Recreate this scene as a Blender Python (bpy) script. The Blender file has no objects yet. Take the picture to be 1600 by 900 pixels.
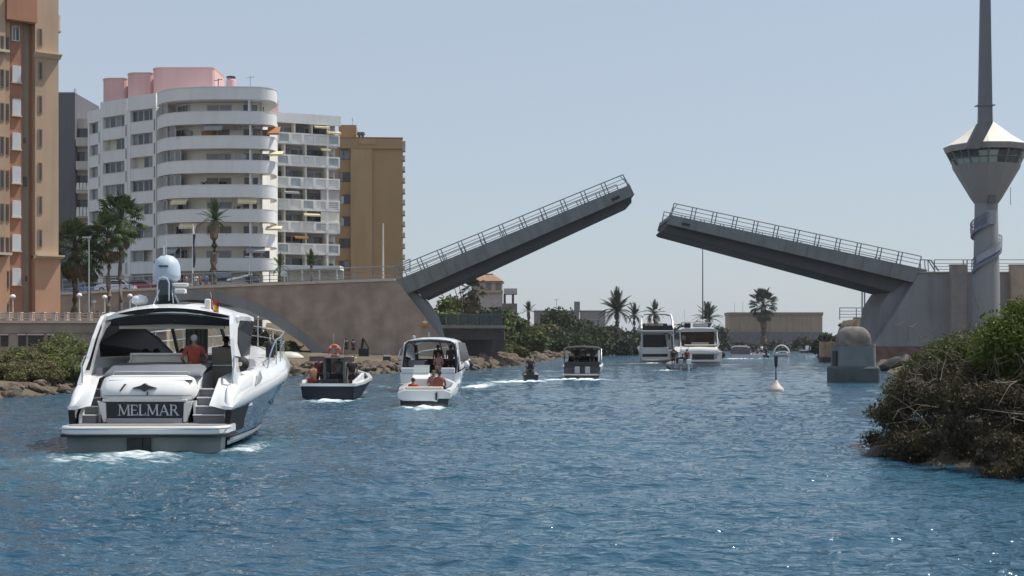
import bpy, bmesh, math, random
import numpy as np
from mathutils import Vector, Matrix, noise as mnoise
R = math.radians
random.seed(7); rng = np.random.default_rng(7)
scene = bpy.context.scene
COL = scene.collection

# ------------------------------------------------------------------ camera
F, H, CX, HY = 2200.0, 2.9, 800.0, 530.0      # focal length in photo pixels, eye height, principal column, horizon row
cam_d = bpy.data.cameras.new('camera'); cam = bpy.data.objects.new('camera', cam_d); COL.objects.link(cam)
cam.location = (0, 0, H); cam.rotation_euler = (R(90), 0, 0)
cam_d.sensor_width = 36; cam_d.lens = 36*F/1600; cam_d.shift_y = 80/1600
cam_d.clip_start = .2; cam_d.clip_end = 9000
scene.camera = cam
# ------------------------------------------------------------------ light
SUN_AZ, SUN_EL = 15.0, 60.0                     # azimuth from +X towards +Y
sd = Vector((math.cos(R(SUN_EL))*math.cos(R(SUN_AZ)), math.cos(R(SUN_EL))*math.sin(R(SUN_AZ)), math.sin(R(SUN_EL))))
sun_d = bpy.data.lights.new('sun', 'SUN'); sun = bpy.data.objects.new('sun', sun_d); COL.objects.link(sun)
sun_d.energy = 4.4; sun_d.angle = R(.53); sun_d.color = (1, .955, .88)
sun.rotation_euler = sd.to_track_quat('Z', 'Y').to_euler(); sun.location = (60, 20, 90)
world = bpy.data.worlds.new('World'); scene.world = world; world.use_nodes = True
wn = world.node_tree
bg = wn.nodes['Background']; sky = wn.nodes.new('ShaderNodeTexSky')
sky.sky_type = 'NISHITA'; sky.sun_disc = False; sky.sun_elevation = R(SUN_EL); sky.sun_rotation = R(90-SUN_AZ)
sky.air_density = 1.2; sky.dust_density = .6; sky.ozone_density = 5.0; sky.altitude = 0
mx_ = wn.nodes.new('ShaderNodeMix'); mx_.data_type = 'RGBA'; mx_.inputs[0].default_value = .72      # summer haze: an even pale veil over the clear sky
mx_.inputs[7].default_value = (3.95, 4.42, 5.05, 1)
wn.links.new(sky.outputs[0], mx_.inputs[6]); wn.links.new(mx_.outputs[2], bg.inputs[0]); bg.inputs[1].default_value = .13
scene.view_settings.view_transform = 'Standard'; scene.view_settings.look = 'None'
scene.view_settings.exposure = 0; scene.view_settings.gamma = 1

# ------------------------------------------------------------------ helpers
def PX(px, Y): return (px-CX)/F*Y
def PZ(py, Y): return H-(py-HY)/F*Y

MATS = {}
def mat(name, col, rough=.65, metal=0., var=.14, scale=1.5, bump=0., bscale=20., spec=.5, streak=0., coat=0., alpha=1., stain=None):
    if name in MATS: return MATS[name]
    m = bpy.data.materials.new(name); m.use_nodes = True; MATS[name] = m
    nt = m.node_tree; b = nt.nodes['Principled BSDF']
    b.inputs['Roughness'].default_value = rough; b.inputs['Metallic'].default_value = metal
    b.inputs['Specular IOR Level'].default_value = spec; b.inputs['Coat Weight'].default_value = coat
    tc = nt.nodes.new('ShaderNodeTexCoord')
    def nz(sc, det=4, mp=None):
        n = nt.nodes.new('ShaderNodeTexNoise'); n.inputs['Scale'].default_value = sc; n.inputs['Detail'].default_value = det
        src = tc.outputs['Object']
        if mp:
            g = nt.nodes.new('ShaderNodeMapping'); g.inputs['Scale'].default_value = mp; nt.links.new(src, g.inputs[0]); src = g.outputs[0]
        nt.links.new(src, n.inputs['Vector']); return n.outputs[0]
    def mix(fac, a, bcol):
        x = nt.nodes.new('ShaderNodeMix'); x.data_type = 'RGBA'
        nt.links.new(fac, x.inputs[0])
        for i, v in ((6, a), (7, bcol)):
            if isinstance(v, (tuple, list)): x.inputs[i].default_value = (*v[:3], 1)
            else: nt.links.new(v, x.inputs[i])
        return x.outputs[2]
    def ramp(src, a, bb):
        r = nt.nodes.new('ShaderNodeMapRange'); r.inputs[1].default_value = a; r.inputs[2].default_value = bb
        nt.links.new(src, r.inputs[0]); return r.outputs[0]
    out = mix(ramp(nz(scale), .3, .7), tuple(c*(1-var) for c in col), tuple(min(1, c*(1+var)) for c in col))
    if streak:
        sc = stain or tuple(c*.55 for c in col)
        f = nt.nodes.new('ShaderNodeMath'); f.operation = 'MULTIPLY'; f.inputs[1].default_value = streak
        nt.links.new(ramp(nz(1.2, 6, (1, 1, .09)), .48, .75), f.inputs[0])
        out = mix(f.outputs[0], out, sc)
    nt.links.new(out, b.inputs['Base Color'])
    if bump:
        bn = nt.nodes.new('ShaderNodeBump'); bn.inputs['Strength'].default_value = min(1, bump); bn.inputs['Distance'].default_value = .05
        nt.links.new(nz(bscale, 5), bn.inputs['Height']); nt.links.new(bn.outputs[0], b.inputs['Normal'])
    return m

def leafmat(name, c0, c1, rough=.55, trans=.25):
    if name in MATS: return MATS[name]
    m = bpy.data.materials.new(name); m.use_nodes = True; MATS[name] = m
    nt = m.node_tree; b = nt.nodes['Principled BSDF']; b.inputs['Roughness'].default_value = rough
    b.inputs['Specular IOR Level'].default_value = .14
    g = nt.nodes.new('ShaderNodeNewGeometry'); n = nt.nodes.new('ShaderNodeTexNoise'); n.inputs['Scale'].default_value = .9
    nt.links.new(g.outputs['Position'], n.inputs['Vector'])
    a = nt.nodes.new('ShaderNodeMath'); a.operation = 'MULTIPLY_ADD'; a.inputs[1].default_value = .6
    nt.links.new(g.outputs['Random Per Island'], a.inputs[0])
    r = nt.nodes.new('ShaderNodeMapRange'); r.inputs[1].default_value = .35; r.inputs[2].default_value = .65; r.inputs[4].default_value = .4
    nt.links.new(n.outputs[0], r.inputs[0]); nt.links.new(r.outputs[0], a.inputs[2])
    x = nt.nodes.new('ShaderNodeMix'); x.data_type = 'RGBA'; x.inputs[6].default_value = (*c0, 1); x.inputs[7].default_value = (*c1, 1)
    nt.links.new(a.outputs[0], x.inputs[0]); nt.links.new(x.outputs[2], b.inputs['Base Color'])
    t = nt.nodes.new('ShaderNodeBsdfTranslucent'); nt.links.new(x.outputs[2], t.inputs[0])
    ms = nt.nodes.new('ShaderNodeMixShader'); ms.inputs[0].default_value = trans
    nt.links.new(b.outputs[0], ms.inputs[1]); nt.links.new(t.outputs[0], ms.inputs[2])
    nt.links.new(ms.outputs[0], nt.nodes['Material Output'].inputs[0])
    return m

def glassmat(name, col, rough=.05, alpha=.5):
    if name in MATS: return MATS[name]
    m = bpy.data.materials.new(name); m.use_nodes = True; MATS[name] = m
    nt = m.node_tree; b = nt.nodes['Principled BSDF']; b.inputs['Base Color'].default_value = (*col, 1)
    b.inputs['Roughness'].default_value = rough; b.inputs['Alpha'].default_value = alpha; b.inputs['IOR'].default_value = 1.5
    return m

class MB:
    """collects shapes; becomes one mesh object"""
    def __init__(s, M=None): s.v = []; s.f = []; s.M = M
    def add(s, vs, fs, M=None):
        n = len(s.v)
        for p in vs:
            p = Vector(p)
            if M is not None: p = M @ p
            if s.M is not None: p = s.M @ p
            s.v.append(p[:])
        s.f += [[i+n for i in f] for f in fs]; return s
    def box(s, x0, x1, y0, y1, z0, z1, M=None):
        return s.add([(x0,y0,z0),(x1,y0,z0),(x1,y1,z0),(x0,y1,z0),(x0,y0,z1),(x1,y0,z1),(x1,y1,z1),(x0,y1,z1)],
                     [(0,3,2,1),(4,5,6,7),(0,1,5,4),(1,2,6,5),(2,3,7,6),(3,0,4,7)], M)
    def bar(s, a, b, w, h=None):
        """square bar between two points"""
        a = Vector(a); b = Vector(b); d = b-a; L = d.length; h = h or w
        q = d.to_track_quat('X', 'Z').to_matrix().to_4x4()
        return s.box(0, L, -w/2, w/2, -h/2, h/2, Matrix.Translation(a) @ q)
    def tube(s, pts, r, n=6, closed=False, caps=True):
        pts = [Vector(p) for p in pts]; m = len(pts); rr = r if isinstance(r, (list, tuple)) else [r]*m
        vs = []; up = Vector((0, 0, 1))
        for i, p in enumerate(pts):
            if closed: t = pts[(i+1) % m]-pts[i-1]
            else: t = pts[min(i+1, m-1)]-pts[max(i-1, 0)]
            t.normalize(); a = t.cross(up)
            if a.length < .05: a = t.cross(Vector((0, 1, 0)))
            a.normalize(); b = a.cross(t)
            for k in range(n):
                th = 2*math.pi*k/n; vs.append(p+rr[i]*(a*math.cos(th)+b*math.sin(th)))
        fs = []
        for i in range(m if closed else m-1):
            j = (i+1) % m
            for k in range(n): fs.append((i*n+k, i*n+(k+1) % n, j*n+(k+1) % n, j*n+k))
        if caps and not closed: fs += [tuple(range(n))[::-1], tuple((m-1)*n+k for k in range(n))]
        return s.add(vs, fs)
    def lathe(s, prof, n=16, c=(0, 0, 0), M=None, ph=0):
        vs = []; fs = []
        for r, z in prof:
            for k in range(n):
                th = 2*math.pi*k/n+ph; vs.append((c[0]+r*math.cos(th), c[1]+r*math.sin(th), c[2]+z))
        for i in range(len(prof)-1):
            for k in range(n): fs.append((i*n+k, i*n+(k+1) % n, (i+1)*n+(k+1) % n, (i+1)*n+k))
        fs += [tuple(range(n))[::-1], tuple((len(prof)-1)*n+k for k in range(n))]
        return s.add(vs, fs, M)
    def sphere(s, c, r, n=10, m=6, sq=(1, 1, 1)):
        prof = [(max(1e-3, math.sin(math.pi*i/m))*r, -math.cos(math.pi*i/m)*r) for i in range(m+1)]
        return s.lathe(prof, n, (0, 0, 0), Matrix.Translation(c) @ Matrix.Diagonal((*sq, 1)))
    def prism(s, poly, a0, a1, axis='y', M=None):
        """polygon in the plane normal to axis, pushed from a0 to a1"""
        n = len(poly)
        mk = {'y': lambda p, a: (p[0], a, p[1]), 'x': lambda p, a: (a, p[0], p[1]), 'z': lambda p, a: (p[0], p[1], a)}[axis]
        return s.add([mk(p, a0) for p in poly]+[mk(p, a1) for p in poly],
                     [tuple(range(n))[::-1], tuple(range(n, 2*n))]+[(i, (i+1) % n, n+(i+1) % n, n+i) for i in range(n)], M)
    def loft(s, secs, closed=False, cap0=False, cap1=False):
        n = len(secs[0]); vs = [p for q in secs for p in q]; fs = []
        for i in range(len(secs)-1):
            for k in range(n if closed else n-1):
                fs.append((i*n+k, i*n+(k+1) % n, (i+1)*n+(k+1) % n, (i+1)*n+k))
        if cap0: fs.append(tuple(range(n))[::-1])
        if cap1: fs.append(tuple((len(secs)-1)*n+k for k in range(n)))
        return s.add(vs, fs)
    def strip(s, xs, zt, zb, y0, y1):
        """wall between a top line and a bottom line"""
        vs = []; fs = []
        for x, a, b in zip(xs, zt, zb): vs += [(x, y0, b), (x, y0, a), (x, y1, a), (x, y1, b)]
        n = len(xs)
        for i in range(n-1):
            for k in range(4): fs.append((i*4+k, i*4+(k+1) % 4, i*4+4+(k+1) % 4, i*4+4+k))
        fs += [(3, 2, 1, 0), tuple(4*(n-1)+k for k in range(4))]
        return s.add(vs, fs)
    def mesh(s, name, m, smooth=None, fix=True):
        me = bpy.data.meshes.new(name); me.from_pydata(s.v, [], s.f)
        if fix:
            b = bmesh.new(); b.from_mesh(me); bmesh.ops.recalc_face_normals(b, faces=b.faces[:]); b.to_mesh(me); b.free()
        if smooth:
            me.polygons.foreach_set('use_smooth', [True]*len(me.polygons)); me.set_sharp_from_angle(angle=R(smooth))
        if m: me.materials.append(m)
        return me

def link(o): COL.objects.link(o); return o
def obj(name, mb, m=None, parent=None, smooth=None, loc=None, rotz=None, bevel=0, fix=True):
    me = mb if isinstance(mb, bpy.types.Mesh) else mb.mesh(name, m, smooth, fix)
    o = link(bpy.data.objects.new(name, me))
    if parent is not None: o.parent = parent
    if loc is not None: o.location = loc
    if rotz is not None: o.rotation_euler.z = rotz
    if bevel:
        bv = o.modifiers.new('bevel', 'BEVEL'); bv.width = bevel; bv.segments = 2; bv.limit_method = 'ANGLE'; bv.angle_limit = R(40)
    return o
def tag(o, label=None, cat=None, group=None, kind=None):
    for k, v in (('label', label), ('category', cat), ('group', group), ('kind', kind)):
        if v: o[k] = v
    return o
def thing(name, label, cat, loc=(0, 0, 0), rotz=0, group=None):
    o = link(bpy.data.objects.new(name, None)); o.location = loc; o.rotation_euler = (0, 0, rotz); o.empty_display_size = .3
    return tag(o, label, cat, group)
def struct(name, mb, m, smooth=None): return tag(obj(name, mb, m, None, smooth), kind='structure')
def children(o): return [c for c in bpy.data.objects if c.parent == o]
def rawmesh(name, V, Fq, m, k=4):
    """fast mesh from arrays, k corners per face"""
    me = bpy.data.meshes.new(name); nf = len(Fq)
    me.vertices.add(len(V)); me.vertices.foreach_set('co', np.asarray(V, np.float32).ravel())
    me.loops.add(nf*k); me.loops.foreach_set('vertex_index', np.asarray(Fq, np.int32).ravel())
    me.polygons.add(nf); me.polygons.foreach_set('loop_start', np.arange(0, nf*k, k, dtype=np.int32))
    me.update(calc_edges=True); me.materials.append(m)
    return me
# ================================================================== the setting: terrain, water
SHORE = [(-22,-80),(-24,40),(-25,69),(-23.5,76),(-22,95),(-19.5,110),(-14,115),(-9,121),(-3.6,133),(0,152),(4,190),(7,215),(25,280),
         (36,340),(40,368),(82,372),(74,330),(56,252),(44,200),(40,172),(38.5,150),(30,110),(22,72),(14,48),(9.7,38),(9.0,35),(10.6,30),(15,18),(22,0),(24,-80)]
SP = np.array(SHORE, float)
def shore_dist(x, y):
    """signed distance to the shoreline, positive on land"""
    d = np.full(x.shape, 1e9); ins = np.zeros(x.shape, bool); n = len(SP)
    for i in range(n):
        a = SP[i]; b = SP[(i+1) % n]; e = b-a
        t = np.clip(((x-a[0])*e[0]+(y-a[1])*e[1])/(e@e), 0, 1)
        d = np.minimum(d, np.hypot(x-a[0]-t*e[0], y-a[1]-t*e[1]))
        c = (a[1] > y) != (b[1] > y)
        with np.errstate(divide='ignore', invalid='ignore'): xi = a[0]+(y-a[1])/(e[1] if e[1] else 1e-9)*e[0]
        ins ^= c & (x < xi)
    return np.where(ins, -d, d)
def sstep(a, b, x): t = np.clip((x-a)/(b-a), 0, 1); return t*t*(3-2*t)
def vnoise(x, y, seed=0):
    r = np.zeros(x.shape); g = np.random.default_rng(seed)
    for k in range(10):
        w = 2*math.pi/(g.uniform(2.5, 14)); th = g.uniform(0, 6.3); r += np.sin(w*(x*math.cos(th)+y*math.sin(th))+g.uniform(0, 6.3))/10**.5*.8
    return r
def ground_z(x, y):
    x = np.asarray(x, float); y = np.asarray(y, float)
    d = shore_dist(x, y)
    h = np.where(d > 0, np.interp(d, [0, .6, 2, 6, 15, 40, 900], [-.15, .25, .6, .95, 1.3, 2.0, 2.6]), np.maximum(-2.5, -.15+d*.5))
    n = vnoise(x, y, 3)*.14*sstep(.5, 4, d)
    h = h+n
    S = sstep(98.4, 98.9, y)*(1-sstep(-27, -24.5, x))*(1-sstep(138, 144, y))*(d > 2)
    h = np.where(S > 0, np.maximum(h, 4.4*S), h)
    S = sstep(170, 178, y)*(1-sstep(-26, -10, x))*(1-sstep(330, 400, y))
    h = np.where(S > 0, np.maximum(h, 5*S), h)
    S = sstep(.8, 3, d)*sstep(176, 180, y)*(1-sstep(205, 220, y))*sstep(38, 41, x)
    h = np.where(S > 0, np.maximum(h, 5.55*S), h)
    return h
def gz(x, y): return float(ground_z(np.array([x]), np.array([y]))[0])

def sandmat():
    m = bpy.data.materials.new('ground_earth'); m.use_nodes = True; nt = m.node_tree; b = nt.nodes['Principled BSDF']; b.inputs['Roughness'].default_value = .95
    g = nt.nodes.new('ShaderNodeNewGeometry')
    def nz(s, lo, hi):
        n = nt.nodes.new('ShaderNodeTexNoise'); n.inputs['Scale'].default_value = s; n.inputs['Detail'].default_value = 6
        nt.links.new(g.outputs['Position'], n.inputs['Vector'])
        r = nt.nodes.new('ShaderNodeMapRange'); r.inputs[1].default_value = lo; r.inputs[2].default_value = hi; nt.links.new(n.outputs[0], r.inputs[0]); return r.outputs[0]
    def mix(f, a, c):
        x = nt.nodes.new('ShaderNodeMix'); x.data_type = 'RGBA'; nt.links.new(f, x.inputs[0])
        for i, v in ((6, a), (7, c)):
            if isinstance(v, tuple): x.inputs[i].default_value = (*v, 1)
            else: nt.links.new(v, x.inputs[i])
        return x.outputs[2]
    c = mix(nz(.8, .35, .65), (.10, .078, .05), (.165, .125, .08)); c = mix(nz(.12, .45, .6), c, (.085, .08, .045)); c = mix(nz(5, .55, .7), c, (.09, .065, .045))
    nt.links.new(c, b.inputs['Base Color'])
    bn = nt.nodes.new('ShaderNodeBump'); bn.inputs['Strength'].default_value = .7; bn.inputs['Distance'].default_value = .1
    nt.links.new(nz(3, 0, 1), bn.inputs['Height']); nt.links.new(bn.outputs[0], b.inputs['Normal'])
    return m
def grid_ax(parts): return np.unique(np.concatenate([np.arange(a, b, s) for a, b, s in parts]))
gx = grid_ax([(-4000,-400,400),(-400,-100,25),(-100,-45,4),(-45,60,1.0),(60,110,2),(110,400,25),(400,4001,400)])
gy = grid_ax([(-600,-80,60),(-80,20,5),(20,66,1.5),(66,160,.9),(160,260,2.5),(260,400,4),(400,900,40),(900,7001,400)])
GX, GY = np.meshgrid(gx, gy); GZ = ground_z(GX, GY)
V = np.stack([GX, GY, GZ], -1).reshape(-1, 3); nx, ny = len(gx), len(gy)
ii, jj = np.meshgrid(np.arange(nx-1), np.arange(ny-1)); q = (jj*nx+ii).ravel()
me = rawmesh('ground', V, np.stack([q, q+1, q+nx+1, q+nx], -1), sandmat())
me.polygons.foreach_set('use_smooth', [True]*len(me.polygons))
tag(obj('ground', me), kind='structure')

# ---- water: one sheet, finer where it is near; real waves, foam where boats churn it
WAKES = []      # (x0,y0,x1,y1,w0,w1,strength)
def wake(x0, y0, x1, y1, w0, w1, s=1.): WAKES.append((x0, y0, x1, y1, w0, w1, s))
def water_mesh():
    m = bpy.data.materials.new('sea_water'); m.use_nodes = True; nt = m.node_tree; b = nt.nodes['Principled BSDF']
    L = nt.links.new
    g = nt.nodes.new('ShaderNodeNewGeometry')
    def nz(s, sc=(1, 1, 1), det=3, rough=.5):
        mp = nt.nodes.new('ShaderNodeMapping'); mp.inputs['Scale'].default_value = sc; L(g.outputs['Position'], mp.inputs[0])
        n = nt.nodes.new('ShaderNodeTexNoise'); n.inputs['Scale'].default_value = s; n.inputs['Detail'].default_value = det; n.inputs['Roughness'].default_value = rough
        L(mp.outputs[0], n.inputs['Vector']); return n.outputs[0]
    def math2(op, a, c):
        x = nt.nodes.new('ShaderNodeMath'); x.operation = op
        for i, v in enumerate((a, c)):
            if isinstance(v, (int, float)): x.inputs[i].default_value = v
            else: L(v, x.inputs[i])
        return x.outputs[0]
    at = nt.nodes.new('ShaderNodeAttribute'); at.attribute_name = 'foam'
    fn = math2('ADD', math2('MULTIPLY', nz(1.5, (.55, 1.5, 1), 6, .7), 1.0), math2('MULTIPLY', nz(7, (.6, 1.2, 1), 4, .65), .5))
    mr = nt.nodes.new('ShaderNodeMapRange'); L(math2('ADD', math2('MULTIPLY', at.outputs['Fac'], .62), math2('SUBTRACT', fn, .75)), mr.inputs[0])
    mr.inputs[1].default_value = .36; mr.inputs[2].default_value = .66
    foam = math2('MULTIPLY', mr.outputs[0], math2('MINIMUM', math2('MULTIPLY', at.outputs['Fac'], 3), 1))
    pat = nt.nodes.new('ShaderNodeMapRange'); L(nz(.06, (1, .6, 1), 3), pat.inputs[0]); pat.inputs[1].default_value = .35; pat.inputs[2].default_value = .65
    c = nt.nodes.new('ShaderNodeMix'); c.data_type = 'RGBA'; L(pat.outputs[0], c.inputs[0]); c.inputs[6].default_value = (.018, .063, .107, 1); c.inputs[7].default_value = (.025, .086, .132, 1)
    c1 = nt.nodes.new('ShaderNodeMix'); c1.data_type = 'RGBA'; L(math2('MULTIPLY', at.outputs['Fac'], .5), c1.inputs[0]); L(c.outputs[2], c1.inputs[6]); c1.inputs[7].default_value = (.12, .26, .30, 1)
    c2 = nt.nodes.new('ShaderNodeMix'); c2.data_type = 'RGBA'; L(foam, c2.inputs[0]); L(c1.outputs[2], c2.inputs[6]); c2.inputs[7].default_value = (.72, .78, .80, 1)
    L(c2.outputs[2], b.inputs['Base Color'])
    ro = nt.nodes.new('ShaderNodeMapRange'); L(foam, ro.inputs[0]); ro.inputs[3].default_value = .05; ro.inputs[4].default_value = .75; L(ro.outputs[0], b.inputs['Roughness'])
    b.inputs['IOR'].default_value = 1.333; b.inputs['Specular IOR Level'].default_value = .5
    gust = nt.nodes.new('ShaderNodeMapRange'); L(nz(.16, (.35, 1, 1), 4, .6), gust.inputs[0]); gust.inputs[1].default_value = .36; gust.inputs[2].default_value = .64; gust.inputs[3].default_value = .55; gust.inputs[4].default_value = 1.45
    h = math2('ADD', math2('ADD', math2('MULTIPLY', nz(.9, (1, 1.7, 1), 2, .5), .10), math2('MULTIPLY', nz(2.3, (1, 2.0, 1), 3, .5), .135)), math2('MULTIPLY', nz(6, (1, 1.6, 1), 2, .5), .035))
    h = math2('MULTIPLY', h, gust.outputs[0])
    h = math2('ADD', h, math2('MULTIPLY', foam, .05))
    bn = nt.nodes.new('ShaderNodeBump'); bn.inputs['Strength'].default_value = .9; bn.inputs['Distance'].default_value = 1.0
    L(h, bn.inputs['Height']); L(bn.outputs[0], b.inputs['Normal'])

    r = np.concatenate([[.5, 3, 7], np.geomspace(12, 420, 1050), np.geomspace(470, 6000, 14)])
    th = np.concatenate([np.linspace(-180, -26, 30)[:-1], np.linspace(-25, 25, 700), np.linspace(26, 180, 30)[1:]])
    th = np.radians(th); RR, TT = np.meshgrid(r, th, indexing='ij')
    x = RR*np.sin(TT); y = RR*np.cos(TT)
    g_ = np.random.default_rng(21); z = np.zeros_like(x)
    dr = np.gradient(r)[:, None]*np.ones_like(x)
    for k in range(110):
        lam = 10**g_.uniform(math.log10(.30), math.log10(3.0)); a = g_.normal(R(100), R(38)); kx = 2*math.pi/lam
        amp = .0088*lam**.8/ (1+ (lam/1.3)**2)
        # long crests run across the view; break them up with a slow envelope
        ph = g_.uniform(0, 6.3); e = .55+.45*np.sin(x*2*math.pi/(lam*g_.uniform(4, 9))+y*2*math.pi/(lam*g_.uniform(7, 15))+g_.uniform(0, 6.3))
        s = np.sin(kx*(x*math.cos(a)+y*math.sin(a))+ph); fade = np.clip((lam/dr-2.2)/2.5, 0, 1)
        z += amp*e*fade*(s+.35*s*s-.17)
    z *= np.clip((420-RR)/200, 0, 1)
    foam_ = np.zeros_like(x)
    for x0, y0, x1, y1, w0, w1, s in WAKES:
        e = np.array([x1-x0, y1-y0]); L2 = e@e; t = ((x-x0)*e[0]+(y-y0)*e[1])/L2; tc = np.clip(t, 0, 1)
        d = np.hypot(x-x0-tc*e[0], y-y0-tc*e[1]); w = w0+(w1-w0)*tc
        foam_ = np.maximum(foam_, s*(1-.75*tc)*np.clip(1.25*(1-d/w), 0, 1))
    z += foam_*.07*np.sin(x*5+np.sin(y*4)*2)
    V = np.stack([x, y, z], -1).reshape(-1, 3); n0, n1 = x.shape
    i, j = np.meshgrid(np.arange(n0-1), np.arange(n1-1), indexing='ij'); q = (i*n1+j).ravel()
    me = rawmesh('water', V, np.stack([q, q+1, q+n1+1, q+n1], -1), m)
    me.polygons.foreach_set('use_smooth', [True]*len(me.polygons))
    a = me.attributes.new('foam', 'FLOAT', 'POINT'); a.data.foreach_set('value', foam_.astype(np.float32).ravel())
    tag(obj('water', me), kind='structure')

# ---- boulders along the banks: each one its own piece of the bank
def rock_meshes(m, n=8):
    out = []
    for k in range(n):
        b = bmesh.new(); bmesh.ops.create_icosphere(b, subdivisions=2, radius=1)
        o = Vector((k*7.3, 2.1*k, 5)); sx = Vector((random.uniform(.9, 1.5), random.uniform(.7, 1.1), random.uniform(.5, .75)))
        for v in b.verts:
            n_ = v.co.copy(); f = 1+.38*mnoise.noise(n_*1.1+o)+.16*mnoise.noise(n_*2.7+o)
            p = n_*f
            for pl in (Vector((.6, .3, .74)), Vector((-.5, -.6, .62)), Vector((.2, -.9, .3)), Vector((-.8, .2, .5))):
                d = p.dot(pl.normalized())-.72
                if d > 0: p -= pl.normalized()*d*.8
            v.co = Vector((p.x*sx.x, p.y*sx.y, p.z*sx.z))
        me = bpy.data.meshes.new('rock'); b.to_mesh(me); b.free(); me.materials.append(m); out.append(me)
    return out
ROCKM = mat('weathered_boulder', (.125, .092, .066), .9, var=.45, scale=1.2, bump=.8, bscale=5)
ROCKD = mat('wet_dark_boulder', (.055, .044, .035), .7, var=.3, scale=1.3, bump=.8, bscale=5)
ROCKS = rock_meshes(ROCKM); ROCKS_D = rock_meshes(ROCKD, 4)
def rock_bank(name, path, n, smin, smax, spread, zlift=0., dark=.25):
    root = link(bpy.data.objects.new(name, None)); root['kind'] = 'structure'
    P = np.array(path, float); seg = np.hypot(*(P[1:]-P[:-1]).T); cs = np.concatenate([[0], np.cumsum(seg)])
    for k in range(n):
        t = random.uniform(0, cs[-1]); x = np.interp(t, cs, P[:, 0]); y = np.interp(t, cs, P[:, 1])
        i = max(0, min(len(P)-2, int(np.searchsorted(cs, t)-1))); e = P[i+1]-P[i]; e = e/np.hypot(*e); nrm = np.array([-e[1], e[0]])
        o_ = random.uniform(-.5, spread); x += nrm[0]*o_; y += nrm[1]*o_
        s = random.uniform(smin, smax)*random.choice((1, 1, .7, 1.25))
        low = o_ < .25
        o = link(bpy.data.objects.new('rock', random.choice(ROCKS_D if (low and random.random() < .8) or random.random() < dark*.4 else ROCKS)))
        o.parent = root; o.location = (x, y, max(gz(x, y), -.25)+s*.2+zlift*random.random()); o.scale = (s, s, s)
        o.rotation_euler = (random.uniform(-.5, .5), random.uniform(-.5, .5), random.uniform(0, 6.3))
rock_bank('rocky_bank', [(-25,64),(-25,69),(-23.5,76),(-22,95)], 290, .16, .40, 1.7)
rock_bank('rocky_bank', [(-19.5,110),(-14,115),(-9,121),(-3.6,133),(0,152)], 295, .26, .58, 3.2)
rock_bank('rocky_bank', [(0,152),(4,190),(7,215),(25,280)], 110, .35, .8, 2.2)
rock_bank('rocky_bank', [(44,200),(40,172),(38.5,150),(34,128)], 60, .5, 1.0, 2.6)
rock_bank('rocky_bank', [(14,46),(9.7,38),(9.0,35),(10.6,30),(14,21)], 60, .18, .42, 1.4, dark=1.5)
# ================================================================== buildings
def leaf_mesh_small(seed):
    mb = MB(); g_ = random.Random(seed)
    for q_ in range(40):
        c_ = Vector((g_.gauss(0, .22), g_.gauss(0, .22), g_.uniform(.1, .75))); a_ = Vector((g_.gauss(0, .12), g_.gauss(0, .12), g_.gauss(0, .12))); b_ = Vector((g_.gauss(0, .1), g_.gauss(0, .1), g_.gauss(0, .1)))
        mb.add([c_-a_, c_-b_, c_+a_, c_+b_], [(0, 1, 2, 3)])
    mb.lathe([(.12, -.9), (.18, -.05)], 8)
    return mb.mesh('potted_plant', leafmat('balcony_plant', (.03, .05, .02), (.10, .13, .05)), fix=False)
class Frame:
    """a facade plane: u along it, -y out of it"""
    def __init__(s, px, Y, ang):
        s.a = R(ang); s.X0 = PX(px, Y); s.Y0 = Y
    def u(s, px):
        k = (px-CX)/F; return (k*s.Y0-s.X0)/(math.cos(s.a)-k*math.sin(s.a))
    def Y(s, px): return s.Y0+s.u(px)*math.sin(s.a)
    def z(s, py, px): return PZ(py, s.Y(px))
    def empty(s, name, label, cat, group=None): return thing(name, label, cat, (s.X0, s.Y0, 0), s.a, group)
    def M(s): return Matrix.Translation((s.X0, s.Y0, 0)) @ Matrix.Rotation(s.a, 4, 'Z')

GLASS = mat('window_glass', (.045, .055, .065), .08, var=.5, scale=.23, spec=.6)
GLASS2 = mat('curtained_glass', (.22, .23, .23), .15, var=.45, scale=.4, spec=.5)
ALU = mat('white_window_frame', (.62, .63, .63), .45, var=.06)
DFR = mat('bronze_window_frame', (.10, .08, .07), .5, var=.1)
_wc = {}
def window(parent, x, y, z, w, h, n=2, fm=None, gm=None, rot=0., fw=.06, name='window'):
    """frame with n lights, panes as sub-parts; front towards -y"""
    fm = fm or ALU; gm = gm or GLASS
    key = (round(w, 2), round(h, 2), n, fm.name, fw)
    if key not in _wc:
        f = MB(); f.box(-w/2, w/2, -.04, .06, 0, fw).box(-w/2, w/2, -.04, .06, h-fw, h)
        for i in range(n+1):
            c = -w/2+fw/2+(w-fw)*i/n; f.box(c-fw/2, c+fw/2, -.035, .055, fw, h-fw)
        g = MB(); pw = (w-fw)/n-fw; g.box(-pw/2, pw/2, 0, .03, fw, h-fw)
        _wc[key] = (f.mesh(name, fm), g, {}, pw)
    f, g, gd, pw = _wc[key]
    o = obj(name, f, parent=parent, loc=(x, y, z), rotz=rot)
    for i in range(n):
        gg = random.choice((gm, gm, GLASS2)) if gm is GLASS else gm
        if gg.name not in gd: gd[gg.name] = g.mesh('pane', gg)
        p = obj('pane', gd[gg.name], parent=o, loc=(-w/2+fw/2+(w-fw)*(i+.5)/n, .01, 0))
    return o

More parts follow.
